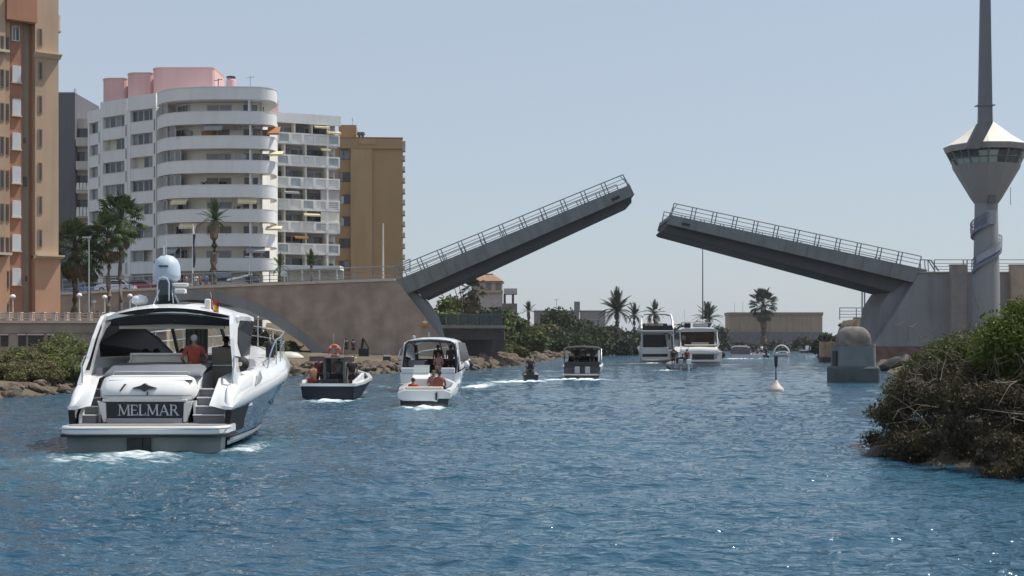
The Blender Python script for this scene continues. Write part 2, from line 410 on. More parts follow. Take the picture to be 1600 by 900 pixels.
# ---------------- terracotta apartment tower at the left edge
T = Frame(95, 118, 38)
beige = mat('beige_render', (.50, .35, .24), .9, var=.10, scale=.35, streak=.35, bump=.15)
terra = mat('terracotta_render', (.40, .195, .12), .9, var=.12, scale=.5, streak=.3)
tan = mat('tan_render', (.33, .26, .20), .9, var=.1, scale=.5, streak=.3)
peach = mat('peach_render', (.54, .31, .20), .9, var=.08, scale=.4, streak=.25)
cream = mat('cream_trim', (.62, .52, .40), .8, var=.08)
t = T.empty('apartment_tower', 'tall beige and terracotta apartment tower with a column of white shutters, at the left edge', 'apartment building')
U = T.u; zb = 3.6; zt = 40
def tz(py, px=60): return T.z(py, px)
cor1, cor2 = tz(86), tz(401)
obj('wall', MB().box(U(55), U(91.5), 0, 9, cor2+.12, zt), beige, t)
obj('wall', MB().box(U(54.3), U(93.5), -.12, 9, zb, cor2-.12), peach, t, )
obj('wall', MB().box(U(50), U(55)-.003, .9, 8, zb, zt), terra, t)
obj('wall', MB().box(U(38), U(50)-.003, .75, 8, zb, zt), tan, t)
obj('wall', MB().box(U(17), U(38)-.003, .45, 8, zb, zt), terra, t)
obj('wall', MB().box(U(7), U(17)-.003, .25, 8, zb, zt), beige, t)
obj('wall', MB().box(U(-60), U(7)-.003, -.25, 9, cor2+.12, zt), beige, t)
obj('wall', MB().box(U(-60), U(8.4), -.35, 9, zb, cor2-.12), peach, t)
obj('terrace_wall', MB().box(U(8), U(55)-.01, -.5, .2, tz(38), tz(2)), terra, t)
obj('cornice', MB().prism([(-.62, cor1+.12), (-.62, cor1+.2), (.3, cor1+.2), (.3, cor1-.18), (-.1, cor1-.18)], U(54), U(93.6), 'x'), cream, t)
obj('cornice', MB().prism([(-.75, cor2+.02), (-.75, cor2+.14), (.3, cor2+.14), (.3, cor2-.16), (-.2, cor2-.16)], U(53.5), U(96.5), 'x'), cream, t)
obj('cornice', MB().box(U(-60), U(10.5), -.8, .3, tz(82, 0)-.05, tz(82, 0)+.15), cream, t)
obj('cornice', MB().box(U(-60), U(13.5), -.9, .3, tz(398, 0)-.05, tz(398, 0)+.15), cream, t)
b = obj('balcony', MB().box(U(87), U(101), 1.0, 3.2, tz(45, 96), tz(20, 96)), cream, t)
obj('balcony_slab', MB().box(U(86), U(101.8), .9, 3.3, tz(47, 96), tz(44.5, 96)), beige, b)
shut = mat('white_roller_shutter', (.70, .71, .72), .55, var=.04)
slit = mat('dark_slit_glass', (.07, .055, .045), .25, var=.3)
for k in range(9):
    y = 50+53.0*k-53
    zc = T.z(y, 27); hh = 27/2200*118
    if k == 1:
        window(t, U(27), .40, T.z(63, 27), U(33)-U(21), 23/18.6, 2, ALU, GLASS)
    elif k >= 2:
        sh = obj('shutter', MB().box(U(21.3), U(34.7), .30, .45, T.z(y+25-1 if k > 2 else y+25, 27)-hh/2+.75, T.z(y+25, 27)+hh/2+.65), shut, t)
        sl = MB()
        for j in range(8): zz = sh.data.vertices[0].co.z+.08+j*hh/8.5; sl.box(U(21.8), U(34.2), .285, .31, zz, zz+.09)
        obj('slat', sl, shut, sh)
        obj('sill', MB().box(U(20), U(36), .2, .46, sh.data.vertices[0].co.z-.1, sh.data.vertices[0].co.z-.003), cream, sh)
    for px, w in ((63, 4.5), (12.5, 6), (1.5, 6)):
        yy = (49 if px == 63 else 61)+52.3*(k-.0)
        dep = -.03 if px == 63 else (.22 if px > 5 else -.28)
        if px == 63 and k == 7: yy += 3
        zc = T.z(yy+10, px)
        sw = obj('window', MB().box(U(px-w/2)-.05, U(px+w/2)+.05, dep-.16 if False else dep-.03, dep+.05, zc-.72, zc+.78), tan, t)
        obj('pane', MB().box(U(px-w/2)+.03, U(px+w/2)-.03, dep-.045, dep-.02, zc-.64, zc+.70), slit, sw)
for py, px in ((215, 43), (432, 45.5)):
    obj('vent_grille', MB().box(U(px-1.5), U(px+1.5), .70, .78, T.z(py+7, px), T.z(py-1, px)), slit, t)
obj('window', MB().box(U(41), U(47), .70, .78, T.z(290, 44), T.z(275, 44)), slit, t)

# ---------------- dark slab block and the cream block behind
G = Frame(92, 205, 0)
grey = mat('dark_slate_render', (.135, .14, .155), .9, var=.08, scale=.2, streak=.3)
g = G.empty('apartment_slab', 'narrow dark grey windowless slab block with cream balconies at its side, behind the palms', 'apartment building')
creamw = mat('dull_cream_render', (.50, .47, .42), .9, var=.06, scale=.3, streak=.3)  # muted cream for the block beside the slab
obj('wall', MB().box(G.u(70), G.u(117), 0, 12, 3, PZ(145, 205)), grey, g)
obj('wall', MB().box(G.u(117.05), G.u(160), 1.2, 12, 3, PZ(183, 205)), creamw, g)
obj('parapet', MB().box(G.u(91), G.u(117.6), -.08, 1, PZ(146, 205), PZ(144, 205)), mat('zinc_coping', (.3, .31, .33), .5), g)
for k, y in enumerate((196, 233, 270, 308, 345)):
    w = window(g, G.u(128), 1.17, PZ(y+20, 205), 2.1, 1.6, 2, DFR, GLASS)
    bx = MB(); bx.box(G.u(119), G.u(150), -.2, -.08, PZ(y+32, 205), PZ(y+19, 205)); bx.box(G.u(119), G.u(119)+.12, -.08, 1.15, PZ(y+32, 205), PZ(y+19, 205)); bx.box(G.u(119)+.12, G.u(150), -.08, 1.15, PZ(y+33, 205), PZ(y+31.2, 205))
    bal = obj('balcony', bx, creamw, g)
    if k in (2, 3):
        for j in range(5): obj('laundry', MB().box(G.u(121+j*5.2), G.u(124.6+j*5.2), -.34, -.28, PZ(y+27+3*(k == 3), 205), PZ(y+16, 205)), mat('white_linen', (.75, .75, .73), .9), bal)
a = MB(); a.bar((G.u(107), 3, PZ(145, 205)), (G.u(107), 3, PZ(133, 205)), .08)
for j in range(4): a.bar((G.u(105), 3, PZ(138-j*1.4, 205)), (G.u(109), 3, PZ(138-j*1.4, 205)), .05)
obj('antenna', a, mat('galvanised', (.5, .51, .52), .5, metal=.5), g)

# ---------------- white round-cornered apartment block
wht = mat('white_render', (.76, .76, .755), .85, var=.04, scale=.25, streak=.28, stain=(.52, .51, .49), bump=.1)
wht2 = mat('white_render_inner', (.82, .79, .71), .85, var=.06, scale=.3, streak=.25)
pink = mat('pink_render', (.70, .45, .44), .9, var=.06, scale=.25, streak=.25)
wb = thing('apartment_block', 'white ten-storey apartment block with wraparound curved balconies and pink rooftop drums', 'apartment building', (PX(330, 168), 170, 0))
ox, oy = PX(330, 168), 170
def loc(px, Y): return (PX(px, Y)-ox, Y-oy)
FT = [29.92-2.907*k for k in range(9)]           # tops of the balcony bands
curve = [loc(*p) for p in ((245.5, 172.5), (247.5, 171.2), (252, 170), (260, 169), (272, 168.2), (290, 167.6), (312, 167.2), (335, 167.05), (360, 167), (385, 167.1), (404, 167.3), (417, 167.6), (425, 168.1), (430, 168.9), (432.5, 170), (433, 171.6), (431, 173.2), (424, 174.6))]
def inset(pts, d):
    out = []
    for i, p in enumerate(pts):
        a = Vector(pts[max(0, i-1)]); b = Vector(pts[min(len(pts)-1, i+1)]); e = (b-a).normalized(); out.append((p[0]-e.y*d, p[1]+e.x*d))
    return out
def band(z0, z1, th=.18, out=0.):
    o = inset(curve, -out); i = inset(curve, th)
    return MB().loft([[(x, y, z0), (x, y, z1), (u, v, z1), (u, v, z0)] for (x, y), (u, v) in zip(o, i)], closed=True, cap0=True, cap1=True)
def slab(z0, z1, d=2.4, n0=0.02):
    o = inset(curve, n0)[:-3]; i = inset(curve, d)[:-3]
    return MB().loft([[(x, y, z0), (x, y, z1), (u, v, z1), (u, v, z0)] for (x, y), (u, v) in zip(o, i)], closed=True, cap0=True, cap1=True)
for k, z in enumerate(FT):
    bp = obj('balcony_parapet', band(z-1.46, z, .16), wht, wb, smooth=30)
    obj('coping', band(z+.003, z+.07, .2, .035), wht, bp, smooth=30)
    obj('balcony_slab', slab(z-1.44, z-1.2, 2.3, .17), wht2, wb)
rp = obj('roof_parapet', band(31.37, 32.8, .25), wht, wb, smooth=30)
obj('coping', band(32.803, 32.9, .3, .05), wht, rp, smooth=30)
obj('roof_slab', MB().prism(inset(curve, .26)[:-1]+[loc(405, 182), loc(250, 182)], 31.3, 31.6, 'z'), wht, wb)
core = inset(curve, 1.75)
core = core[:13]; cw = MB().loft([[(x, y, 2), (x, y, 31.28), (u, v, 31.28), (u, v, 2)] for (x, y), (u, v) in zip(core, inset(core, .25))], closed=True, cap0=True, cap1=True)
obj('wall', cw, wht2, wb, smooth=30)
obj('wall', MB().box(loc(255, 172)[0], loc(404, 172)[0], 2.2, 16, 2, 31.28), wht2, wb)
# openings behind the balconies
def onface(px, d=1.72):
    """point on the recessed wall under a photo column, and its heading"""
    c = inset(curve, d); best = None
    for i in range(len(c)-1):
        p0 = ((c[i][0]+ox), c[i][1]+oy); p1 = (c[i+1][0]+ox, c[i+1][1]+oy)
        a0 = p0[0]/p0[1]*F+CX; a1 = p1[0]/p1[1]*F+CX
        if a0 <= px <= a1: 
            t_ = (px-a0)/(a1-a0); return (c[i][0]+(c[i+1][0]-c[i][0])*t_, c[i][1]+(c[i+1][1]-c[i][1])*t_, math.atan2(c[i+1][1]-c[i][1], c[i+1][0]-c[i][0]))
brown = mat('brown_shutter', (.24, .19, .165), .6, var=.1); greyd = mat('grey_door', (.30, .31, .33), .5, var=.1)
for k, z in enumerate(FT):
    zf = z-1.2
    for px, w, kind in ((268, 2.2, 'w'), (285, 2.0, 'w'), (342, 2.9, 's'), (393, 1.6, 'd'), (411, 1.8, 'd')):
        if k == 8 and px < 300: continue
        px += random.uniform(-2, 2)
        r = onface(px)
        if not r: continue
        if kind == 'w': window(wb, r[0]-0, r[1]-.0, zf, w, 2.35, 3 if w > 2.1 else 2, ALU, GLASS, r[2])
        elif kind == 's':
            o = obj('shutter_door', MB().box(-w/2, w/2, -.07, .05, 0, 2.2), brown if k % 2 else greyd, wb, loc=(r[0], r[1], zf), rotz=r[2])
            obj('frame', MB().box(-w/2-.08, w/2+.08, -.045, .04, 2.2, 2.3).box(-w/2-.08, -w/2-.003, -.045, .04, 0, 2.2).box(w/2+.003, w/2+.08, -.045, .04, 0, 2.2).box(-.04, .04, -.09, -.072, 0, 2.2), ALU, o)
        else: window(wb, r[0], r[1], zf, w, 2.25, 2, DFR, GLASS, r[2])
    # glazed-in balcony ends near the left corner
    if k < 8:
        for px in (252, 258.5, 270, 277.5)[:random.choice((2, 3, 4))]:
            r = onface(px, .35)
            if r: window(wb, r[0], r[1], z+.07, .72 if px < 255 else .95, 1.32, 1, ALU, GLASS2 if random.random() < .6 else GLASS, r[2], .05)
    r0 = onface(392 if k else 390, .9)
    obj('partition', MB().box(-.08, .08, -.62, .9, z-1.18, z+1.42), wht, wb, loc=(r0[0], r0[1], 0))
# stepped bays on the left flank
def bay(px0, Y0, px1, Y1, name='bay'):
    x0, y0 = loc(px0, Y0); x1, y1 = loc(px1, Y1); L = math.hypot(x1-x0, y1-y0); a = math.atan2(y1-y0, x1-x0)
    M = Matrix.Translation((x0, y0, 0)) @ Matrix.Rotation(a, 4, 'Z')
    return M, L, a
bays = [(138.5, 186.5, 158, 184), (158.5, 181.5, 200.5, 178.3), (201, 176.2, 245, 173.4)]
for i, bb in enumerate(bays):
    M, L, a = bay(*bb)
    obj('pier', MB(M).box(0, .42, -.12, 5, 2, 31.4), wht, wb); obj('pier', MB(M).box(L-.62, L, -.12, 5, 2, 31.4), wht, wb)
    obj('wall', MB(M).box(.42, L-.62, 1.0, 6, 2, 31.35), wht2, wb)
    obj('roof_parapet', MB(M).box(-.02, L+.02, -.16, .3, 31.4, (33.0, 33.4, 33.2)[i]), wht, wb)
    obj('roof_slab', MB(M).box(0, L, .3, 9, 31.38, 31.6), wht, wb)
    for k, z in enumerate(FT):
        sp = obj('spandrel', MB(M).box(.423, L-.623, -.06, .2, z-1.46, z), wht, wb)
        obj('panel_ledge', MB(M).box(.5, L-.7, -.10, .19, z+.003, z+.06), wht, sp)
        obj('balcony_slab', MB(M).box(.42, L-.62, .203, 1.0, z-1.44, z-1.2), wht2, wb)
        n = 2 if L < 2.5 else 3
        wins = 1 if i == 0 else 2; ww = (L-1.1)/wins-.06
        for j in range(wins):
            p = M @ Vector((.43+(L-1.06)*(j+.5)/wins, .30, z+.065))
            if k == 8: continue
            if random.random() < .12:                        # left open: the recess behind shows
                continue
            window(wb, p.x, p.y, p.z, ww, 1.36, 2 if i else 1, ALU, GLASS, a, .055)
    # drain strip between bays
    for k, z in enumerate(FT):
        obj('grille', MB(M).box(L-.36, L-.22, -.15, -.121, z-1.3, z+.1), GLASS, wb)
# pink drums on the roof
for i, (p0, p1, top, Y) in enumerate(((157, 197, 123, 184), (195.5, 238, 114.5, 181), (235.5, 335, 106.5, 178))):
    x0, _ = loc(p0, Y); x1, _ = loc(p1, Y); zt_ = PZ(top, Y); r = 1.5; n = 8; d = 6
    poly = [(x0+r-r*math.cos(math.pi/2*j/n), r-r*math.sin(math.pi/2*j/n)) for j in range(n+1)]+[(x1-.25, 0), (x1, .25), (x1, d), (x0, d)]
    poly = [(x, y+Y-oy) for x, y in poly]
    dr = obj('rooftop_drum', MB().prism(poly, 31.6, zt_, 'z'), pink, wb, smooth=30)
    obj('coping', MB().prism([(x+(.05 if x > x0+3 else -.05), y-.05) for x, y in poly], zt_+.003, zt_+.12, 'z'), pink, dr)
ch = obj('chimney', MB().lathe([(.62, 31.6), (.62, PZ(126, 174)), (.45, PZ(124, 174)), (.45, PZ(122.5, 174))], 14, (*loc(361, 174), 0)), pink, wb, smooth=40)
obj('chimney_cap', MB().lathe([(.55, PZ(122.4, 174)), (.58, PZ(120, 174)), (.3, PZ(119, 174))], 12, (*loc(361, 174), 0)), mat('soot_black', (.03, .03, .032), .8), ch)
gal = MATS['galvanised']
for px, top in ((341, 123), (391, 119)):
    x, y = loc(px, 172); a = MB(); a.bar((x, y, 32), (x, y, PZ(top, 172)), .09); a.lathe([(.4, 32.6), (.32, 33.3), (.1, 33.6)], 8, (x, y, 0))
    a.bar((x-.5, y, PZ(top+3, 172)), (x+.5, y, PZ(top+1, 172)), .07)
    obj('antenna', a, gal if px > 350 else mat('dark_iron', (.05, .05, .055), .6), wb)
# awnings and small clutter of the curved balconies
orange = mat('orange_awning', (.42, .19, .07), .8, var=.15, scale=4); creamaw = mat('cream_awning', (.70, .60, .40), .8, var=.08)
def awning(parent, x, y, z, w, m, drop=.7, out=1.2, M=None):
    mb = MB(M).prism([(0, z), (-out, z-drop), (-out, z-drop-.22), (-out+.05, z-drop-.22), (-out+.05, z-drop-.03), (.02, z-.06)], x-w/2, x+w/2, 'x')
    return obj('awning', mb, m, parent, loc=(0, y, 0))
x, y = loc(427, 168.4); awning(wb, x, y+.8, PZ(196, 168), 1.5, orange, .9)
x, y = loc(431, 168.4); awning(wb, x, y+.8, PZ(234, 168), 1.7, creamaw, .5)
x, y = loc(428, 168.4); awning(wb, x, y+.7, PZ(352, 168), 1.9, creamaw, .4)
x, y = loc(345, 167.2); obj('blind_roll', MB().tube([(x-1.6, y+.35, FT[0]-1.7), (x+1.6, y+.35, FT[0]-1.7)], .09, 8), brown, wb)
for px, k in ((371, 0), (405, 0), (340, 2), (282, 4), (408, 5)):
    r = onface(px, 1.5)
    u_ = obj('air_conditioner', MB().box(-.42, .42, -.3, .15, FT[k+1]+1.0 if k < 1 else FT[k+1]-.4, FT[k+1]+1.45 if k < 1 else FT[k+1]+.3), mat('ac_grey', (.33, .34, .35), .6), wb, loc=(r[0], r[1]-.16, 0))

gq = random.Random(41)
for k in range(8):
    for px in gq.sample(range(256, 412, 13), 4):
        r = onface(px, gq.uniform(.5, 1.3)); kind_ = gq.choice(('chair', 'plant', 'laundry', 'blind', 'box')); zf_ = FT[k+1]-1.2 if k < 8 else 2
        if not r: continue
        if kind_ == 'plant': obj('potted_plant', leaf_mesh_small(gq.randint(0, 99)), None, wb, loc=(r[0], r[1], zf_+.9))
        elif kind_ == 'laundry': obj('laundry', MB().box(-.5, .5, -.02, .02, .95, 2.0).box(.55, .9, -.02, .02, 1.2, 2.0), gq.choice((creamw, greyd, orange, MATS['white_linen'])), wb, loc=(r[0], r[1], zf_), rotz=r[2])
        elif kind_ == 'blind': rb_ = onface(px, .3); obj('awning', MB().prism([(0, 2.62), (-.5, 2.1), (-.5, 1.85), (-.46, 1.85), (-.46, 2.06), (.03, 2.58)], -1.1, 1.1, 'x'), gq.choice((creamaw, creamaw, greyd)), wb, loc=(rb_[0], rb_[1]+.1, zf_), rotz=rb_[2])
        elif kind_ == 'box': obj('air_conditioner', MB().box(-.42, .42, -.16, .16, 1.55, 2.1), MATS['ac_grey'], wb, loc=(*onface(px, 1.5)[:2], zf_), rotz=r[2])
        else: obj('parasol', MB().lathe([(.03, .2), (.03, 1.9), (.16, 1.8), (.05, 2.45)], 8), gq.choice((creamaw, orange, greyd)), wb, loc=(r[0], r[1], zf_))
# ---------------- balcony wing to the right of it
W = Frame(436, 187, 24)
wg = W.empty('apartment_wing', 'white apartment wing with panelled balcony balustrades and small awnings, right of the curved block', 'apartment building')
U = W.u; L1 = U(531); L0 = U(412)
shade = mat('shade_grey_inner_wall', (.42, .40, .40), .9, var=.12, scale=.4)  # shade of the balcony recess put into this grey
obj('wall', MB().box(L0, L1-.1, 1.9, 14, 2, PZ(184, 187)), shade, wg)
obj('roof_parapet', MB().box(U(434), L1+.1, -.1, .3, PZ(191, 187), PZ(175.5, 187)), wht, wg)
obj('roof_slab', MB().box(U(434), L1, .3, 14, PZ(187, 187), PZ(184.1, 187)+.0), wht, wg)
WT = [30.45-2.945*k for k in range(9)]
nP = 5
for k, z in enumerate(WT):
    l0 = U(434) if k < 1 else L0
    obj('balcony_slab', MB().box(l0, L1, 0, 1.9, z-1.5, z-1.22), wht, wg)
    br = obj('balustrade', MB().box(l0, L1, -.02, .1, z-.2, z).box(l0, L1, -.02, .1, z-1.5, z-1.2), wht, wg)
    n = nP if k < 1 else nP+1
    for j in range(n+1):
        xx = l0+(L1-l0)*j/n; obj('post', MB().box(max(l0, xx-.2), min(L1, xx+.2), -.05, .13, z-1.2, z-.2), wht, br)
    for j in range(n):
        xa = l0+(L1-l0)*j/n+.2; xb = l0+(L1-l0)*(j+1)/n-.2
        p = MB().box(xa, xb, .13, .17, z-1.2, z-.2)
        for q in range(4): p.box(xa, xb, .09, .13, z-1.12+q*.25, z-.98+q*.25)
        obj('panel', p, wht if (k*3+j) % 4 else mat('glazed_panel', (.42, .47, .50), .3), br)
    for j in range(1, 4): obj('partition', MB().box(l0+(L1-l0)*j/3.6-.06, l0+(L1-l0)*j/3.6+.06, .12, 1.9, z-1.2, z+1.43), wht2, wg)
    for j in range(3):
        window(wg, U(450+23*j)+random.uniform(-.2, .2), 1.86, z-1.2, 2.1, 2.2, 2, DFR if (j+k) % 2 else ALU, GLASS)
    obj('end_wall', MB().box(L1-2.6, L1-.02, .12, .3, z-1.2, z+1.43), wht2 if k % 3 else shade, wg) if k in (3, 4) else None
    window(wg, U(522), 1.86, z-.6, .9, 1.0, 1, DFR, GLASS)
    obj('column', MB().box(U(511), U(513.5), .02, .3, z, z+1.44), wht, wg)
pk = obj('rooftop_drum', MB().box(U(412), U(441), 2, 8, PZ(184, 189), PZ(157, 189)), pink, wg)
obj('porthole', MB().box(U(421), U(427), 1.94, 1.99, PZ(168, 188.5), PZ(165, 188.5)), slit, pk)
for px, py, w, m in ((502, 200, 2.1, creamaw), (521, 209, 1.9, creamaw), (508, 235, 1.3, creamaw), (455, 302, 2.0, MATS['grey_door']), (487, 337, 2.2, creamaw), (470, 372, 1.8, orange)):
    awning(wg, U(px), .6, W.z(py, px)+.45, w, m, .35, 1.1)

# ---------------- ochre tower block
O = Frame(531, 218, 4)
och = mat('ochre_render', (.40, .262, .135), .9, var=.05, scale=.2, streak=.35, stain=(.33, .23, .12), bump=.1)
och2 = mat('ochre_render_pale', (.45, .305, .165), .9, var=.05, scale=.25, streak=.25)
ob = O.empty('apartment_building', 'ochre yellow apartment building with a blank facade, right of the white wing', 'apartment building')
U = O.u; zz = lambda py: PZ(py, 218)
obj('wall', MB().box(U(500), U(548), .5, 14, 2, zz(218)), och, ob)
obj('wall', MB().box(U(548.05), U(582), -.25, 14, 2, zz(232)), och2, ob)
obj('wall', MB().box(U(582.05), U(628), 0, 14, 2, zz(232)), och, ob)
obj('roof_parapet', MB().box(U(531), U(629), -.32, .4, zz(231.9), zz(216)), och, ob)
obj('coping', MB().box(U(530), U(629.6), -.4, .5, zz(215.9), zz(214.3)), mat('brown_coping', (.30, .19, .10), .8), ob)
obj('vent_panel', MB().box(U(561), U(587), -.42, -.33, zz(225), zz(216.5)), och2, ob)
ph = obj('penthouse', MB().box(U(528), U(556), 2, 9, zz(218), zz(192)), och, ob)
for px in (561, 566): obj('roof_vent', MB().lathe([(.2, zz(216)), (.2, zz(209)), (.42, zz(208.5)), (.3, zz(204))], 8, (U(px), 1.5, 0)), MATS['dark_iron'], ob)
obj('antenna', MB().bar((U(549), 4, zz(192)), (U(549), 4, zz(177)), .07).bar((U(547), 4, zz(181)), (U(551), 4, zz(181)), .06), gal, ob)
for k in range(8):
    y = 233+34.6*k
    window(ob, U(541), .46, zz(y+16), 1.15, 1.5, 1, DFR, GLASS)
    if k not in (2, 3): window(ob, U(533.5), .46, zz(y+16), .8, 1.5, 1, DFR, GLASS)
    else: obj('glass_block_panel', MB().box(U(532), U(537), .42, .49, zz(y+16), zz(y+4)), mat('glazed_panel', (.42, .47, .50), .3), ob)
edge = mat('pale_balcony_edge', (.50, .42, .34), .8)
for k in range(12):
    y = 222+17.3*k
    bb = obj('balcony', MB().box(U(628.05), U(633), .8, 3.2, zz(y+9), zz(y+8)), edge, ob)
    obj('railing', MB().box(U(632.3), U(632.8), .8, 3.2, zz(y+7.9), zz(y+.5)).box(U(628.1), U(632.2), .75, .79, zz(y+7.9), zz(y+2)), edge, bb)
obj('wall', MB().box(U(628.02), U(629), 1, 13, 2, zz(222)), och2, ob)
obj('balcony_front', MB().box(U(628.1), U(633.5), .3, 1.6, zz(235), zz(219)), edge, ob)

# ---------------- tiled villa beyond the bridge
vw = mat('lilac_grey_render', (.50, .46, .47), .9, var=.06); tile = mat('clay_tile', (.40, .25, .165), .9, var=.25, scale=3, bump=.5, bscale=8)
vl = thing('villa', 'pale two-storey villa with an orange tiled hip roof and a terrace canopy, above the trees', 'house', (PX(765, 240), 240, 0))
vx = lambda px: PX(px, 240)-PX(765, 240); vz = lambda py: PZ(py, 240)
obj('wall', MB().box(vx(738), vx(785), 0, 9, 2.5, vz(440)), vw, vl)
rf = MB(); x0, x1 = vx(735), vx(787.5); z0, z1 = vz(440)+.002, vz(428)
rf.add([(x0, -.6, z0), (x1, -.6, z0), (x1, 9.6, z0), (x0, 9.6, z0), (vx(744), 4.5, z1), (vx(772), 4.5, z1)], [(0, 1, 5, 4), (1, 2, 5), (2, 3, 4, 5), (3, 0, 4), (3, 2, 1, 0)])
rr = obj('roof', rf, tile, vl)
tl = MB()
for j in range(26):
    xx = x0+.25+(x1-x0-.5)*j/25; tt = min(1, (xx-x0)/(vx(744)-x0), (x1-xx)/(x1-vx(772))); tl.bar((xx, -.62, z0+.05), (xx, -.6+5.1*tt, z0+(z1-z0)*tt+.05), .13)
obj('tile_ridge', tl, tile, rr)
obj('chimney', MB().box(vx(747), vx(770), 4.2, 5, vz(430), vz(426)), mat('brick_brown', (.22, .12, .09), .9), rr)
obj('ledge', MB().box(vx(740), vx(786), -.5, 0-.003, vz(457.5), vz(453.5)), mat('peach_ledge', (.52, .35, .26), .9), vl)
for px in (763.5, 778.5): window(vl, vx(px), -.05, vz(453), .85, 1.15, 1, DFR, GLASS)
tc_ = obj('terrace_canopy', MB().box(vx(787), vx(808), .5, 6, vz(459), vz(450.5)), vw, vl)
for px in (788.5, 801.5): obj('post', MB().box(vx(px)-.2, vx(px)+.2, .6, 1, 2.5, vz(459.05)), mat('dark_post', (.08, .08, .085), .8), tc_)
obj('terrace', MB().box(vx(760), vx(808), .2, 6, 2.5, vz(474)), mat('dim_terrace_wall', (.22, .19, .17), .9, var=.15), vl)

# ---------------- far low houses
fh = mat('hazy_grey_render', (.22, .21, .22), .9, var=.1, scale=.3); fh2 = mat('hazy_cream_render', (.30, .29, .29), .9, var=.08)
for (p0, p1, top, Y, m, lab) in ((835, 905, 487, 300, fh, 'low grey flat-roofed house with a rooftop tower, far behind the dark trees'),
                                 (908, 946, 487, 305, fh2, 'small pale house with three tall windows, far behind the palms'),
                                 (1127, 1142, 516, 420, fh2, 'low tan garden wall left of the long blank building')):
    h_ = thing('house' if Y < 400 else 'garden_wall', lab, 'house' if Y < 400 else 'wall', (PX(p0, Y), Y, 0)); L = PX(p1, Y)-PX(p0, Y)
    obj('wall', MB().box(0, L, 0, 6, 2, PZ(top, Y)), m, h_)
    if Y < 400:
        obj('roof_parapet', MB().box(-.15, L+.15, -.15, 6.15, PZ(top, Y)+.003, PZ(top-2, Y)), fh, h_)
        for j in range(3): window(h_, L*(.3+.2*j), -.04, PZ(515, Y), .9, 2.2, 1, ALU, GLASS)
    if p0 == 835:
        obj('roof_tower', MB().box(L-1.0, L+.2, 1, 2.4, PZ(top, Y), PZ(471, Y)), fh, h_)
        obj('antenna', MB().bar((L*.5, 2, PZ(485, Y)), (L*.5, 2, PZ(466, Y)), .1).bar((L*.5-.6, 2, PZ(468, Y)), (L*.5+.6, 2, PZ(468, Y)), .08), gal, h_)
# ---------------- long blank building at the end of the channel
bl = thing('warehouse', 'long low windowless tan building at the far end of the channel', 'building', (PX(1140, 384), 384, 0))
L = PX(1285, 384)-PX(1140, 384)
wm = mat('tan_rough_wall', (.36, .29, .225), .95, var=.1, scale=.15, streak=.5)
obj('wall', MB().box(0, L, 0, 8, 2, PZ(493, 384)), wm, bl)
obj('roof_parapet', MB().box(-.2, L+.2, -.2, 8.2, PZ(492.9, 384), PZ(488, 384)), mat('tan_parapet', (.28, .225, .18), .9), bl)
for j in range(12): obj('pilaster', MB().box(L*j/11.5, L*j/11.5+.25, -.08, -.003, 2, PZ(493.2, 384)), wm, bl)
obj('base_strip', MB().box(-.3, L+.3, -.5, -.09, 1.2, PZ(519, 384)), mat('blue_grey_base', (.17, .17, .19), .95, var=.2), bl)  # darker blue-grey strip along the foot of the wall
for px, top in ((1150, 473), (1163, 470)):
    tag(obj('mast', MB().tube([(PX(px, 390), 392.5, 2.5), (PX(px, 390), 392.5, PZ(top, 390))], [.1, .05], 6), gal), 'thin grey mast behind the long blank building, %s one' % ('shorter left' if px < 1155 else 'taller right'), 'mast')
# ================================================================== the bascule bridge and its tower
stone = mat('brown_stone_facing', (.37, .285, .23), .92, var=.26, scale=.55, streak=.35, stain=(.25, .195, .165), bump=.35, bscale=6)
conc = mat('grey_concrete', (.255, .258, .268), .88, var=.10, scale=.3, streak=.45, stain=(.15, .14, .13), bump=.2, bscale=8)
concd = mat('shade_dark_soffit', (.08, .08, .083), .9, var=.12, scale=.3, streak=.3)  # underside shade put into a darker concrete colour
fasc = mat('grey_green_fascia', (.20, .212, .212), .8, var=.14, scale=.5, streak=.6, stain=(.11, .10, .09))
coping = mat('pale_stone_coping', (.60, .52, .43), .85, var=.08)
steel = mat('galvanised_rail', (.17, .19, .22), .45, metal=.2, var=.06)
bluest = mat('blue_grey_steel', (.20, .235, .29), .5, metal=.2, var=.06)
YB = 150.0
la = thing('bridge_approach', 'brown stone approach wall of the drawbridge with an arched opening, on the left bank', 'bridge', (0, YB, 0))
bx = lambda px: PX(px, YB); bz = lambda py: PZ(py, YB)
ctop = lambda px: float(np.interp(px, [60, 130, 230, 300, 450, 600, 625], [460, 457.5, 452, 449, 443, 437.5, 437]))
arch = [(100, 560), (118, 537), (150, 512), (190, 492), (230, 479), (270, 471), (300, 468), (330, 470), (362, 477), (390, 486), (414, 497), (446, 518), (475, 538), (497, 560)]
xs = [-60, 40, 99.9]+[a[0] for a in arch]+[497.1]
cols = sorted(set(xs+[520, 560, 600, 621]))
def abot(px):
    if px < 100 or px > 497: return 575
    return float(np.interp(px, [a[0] for a in arch], [a[1] for a in arch]))
wl = MB().strip([bx(p) for p in cols], [bz(ctop(p)+2) for p in cols], [bz(abot(p)) for p in cols], 0, 1.2)
wl.prism([(bx(621.02), bz(439)), (bx(621.02), bz(575)), (bx(706), bz(575)), (bx(697), bz(540))], 0, 1.2)
obj('wall', wl, stone, la)
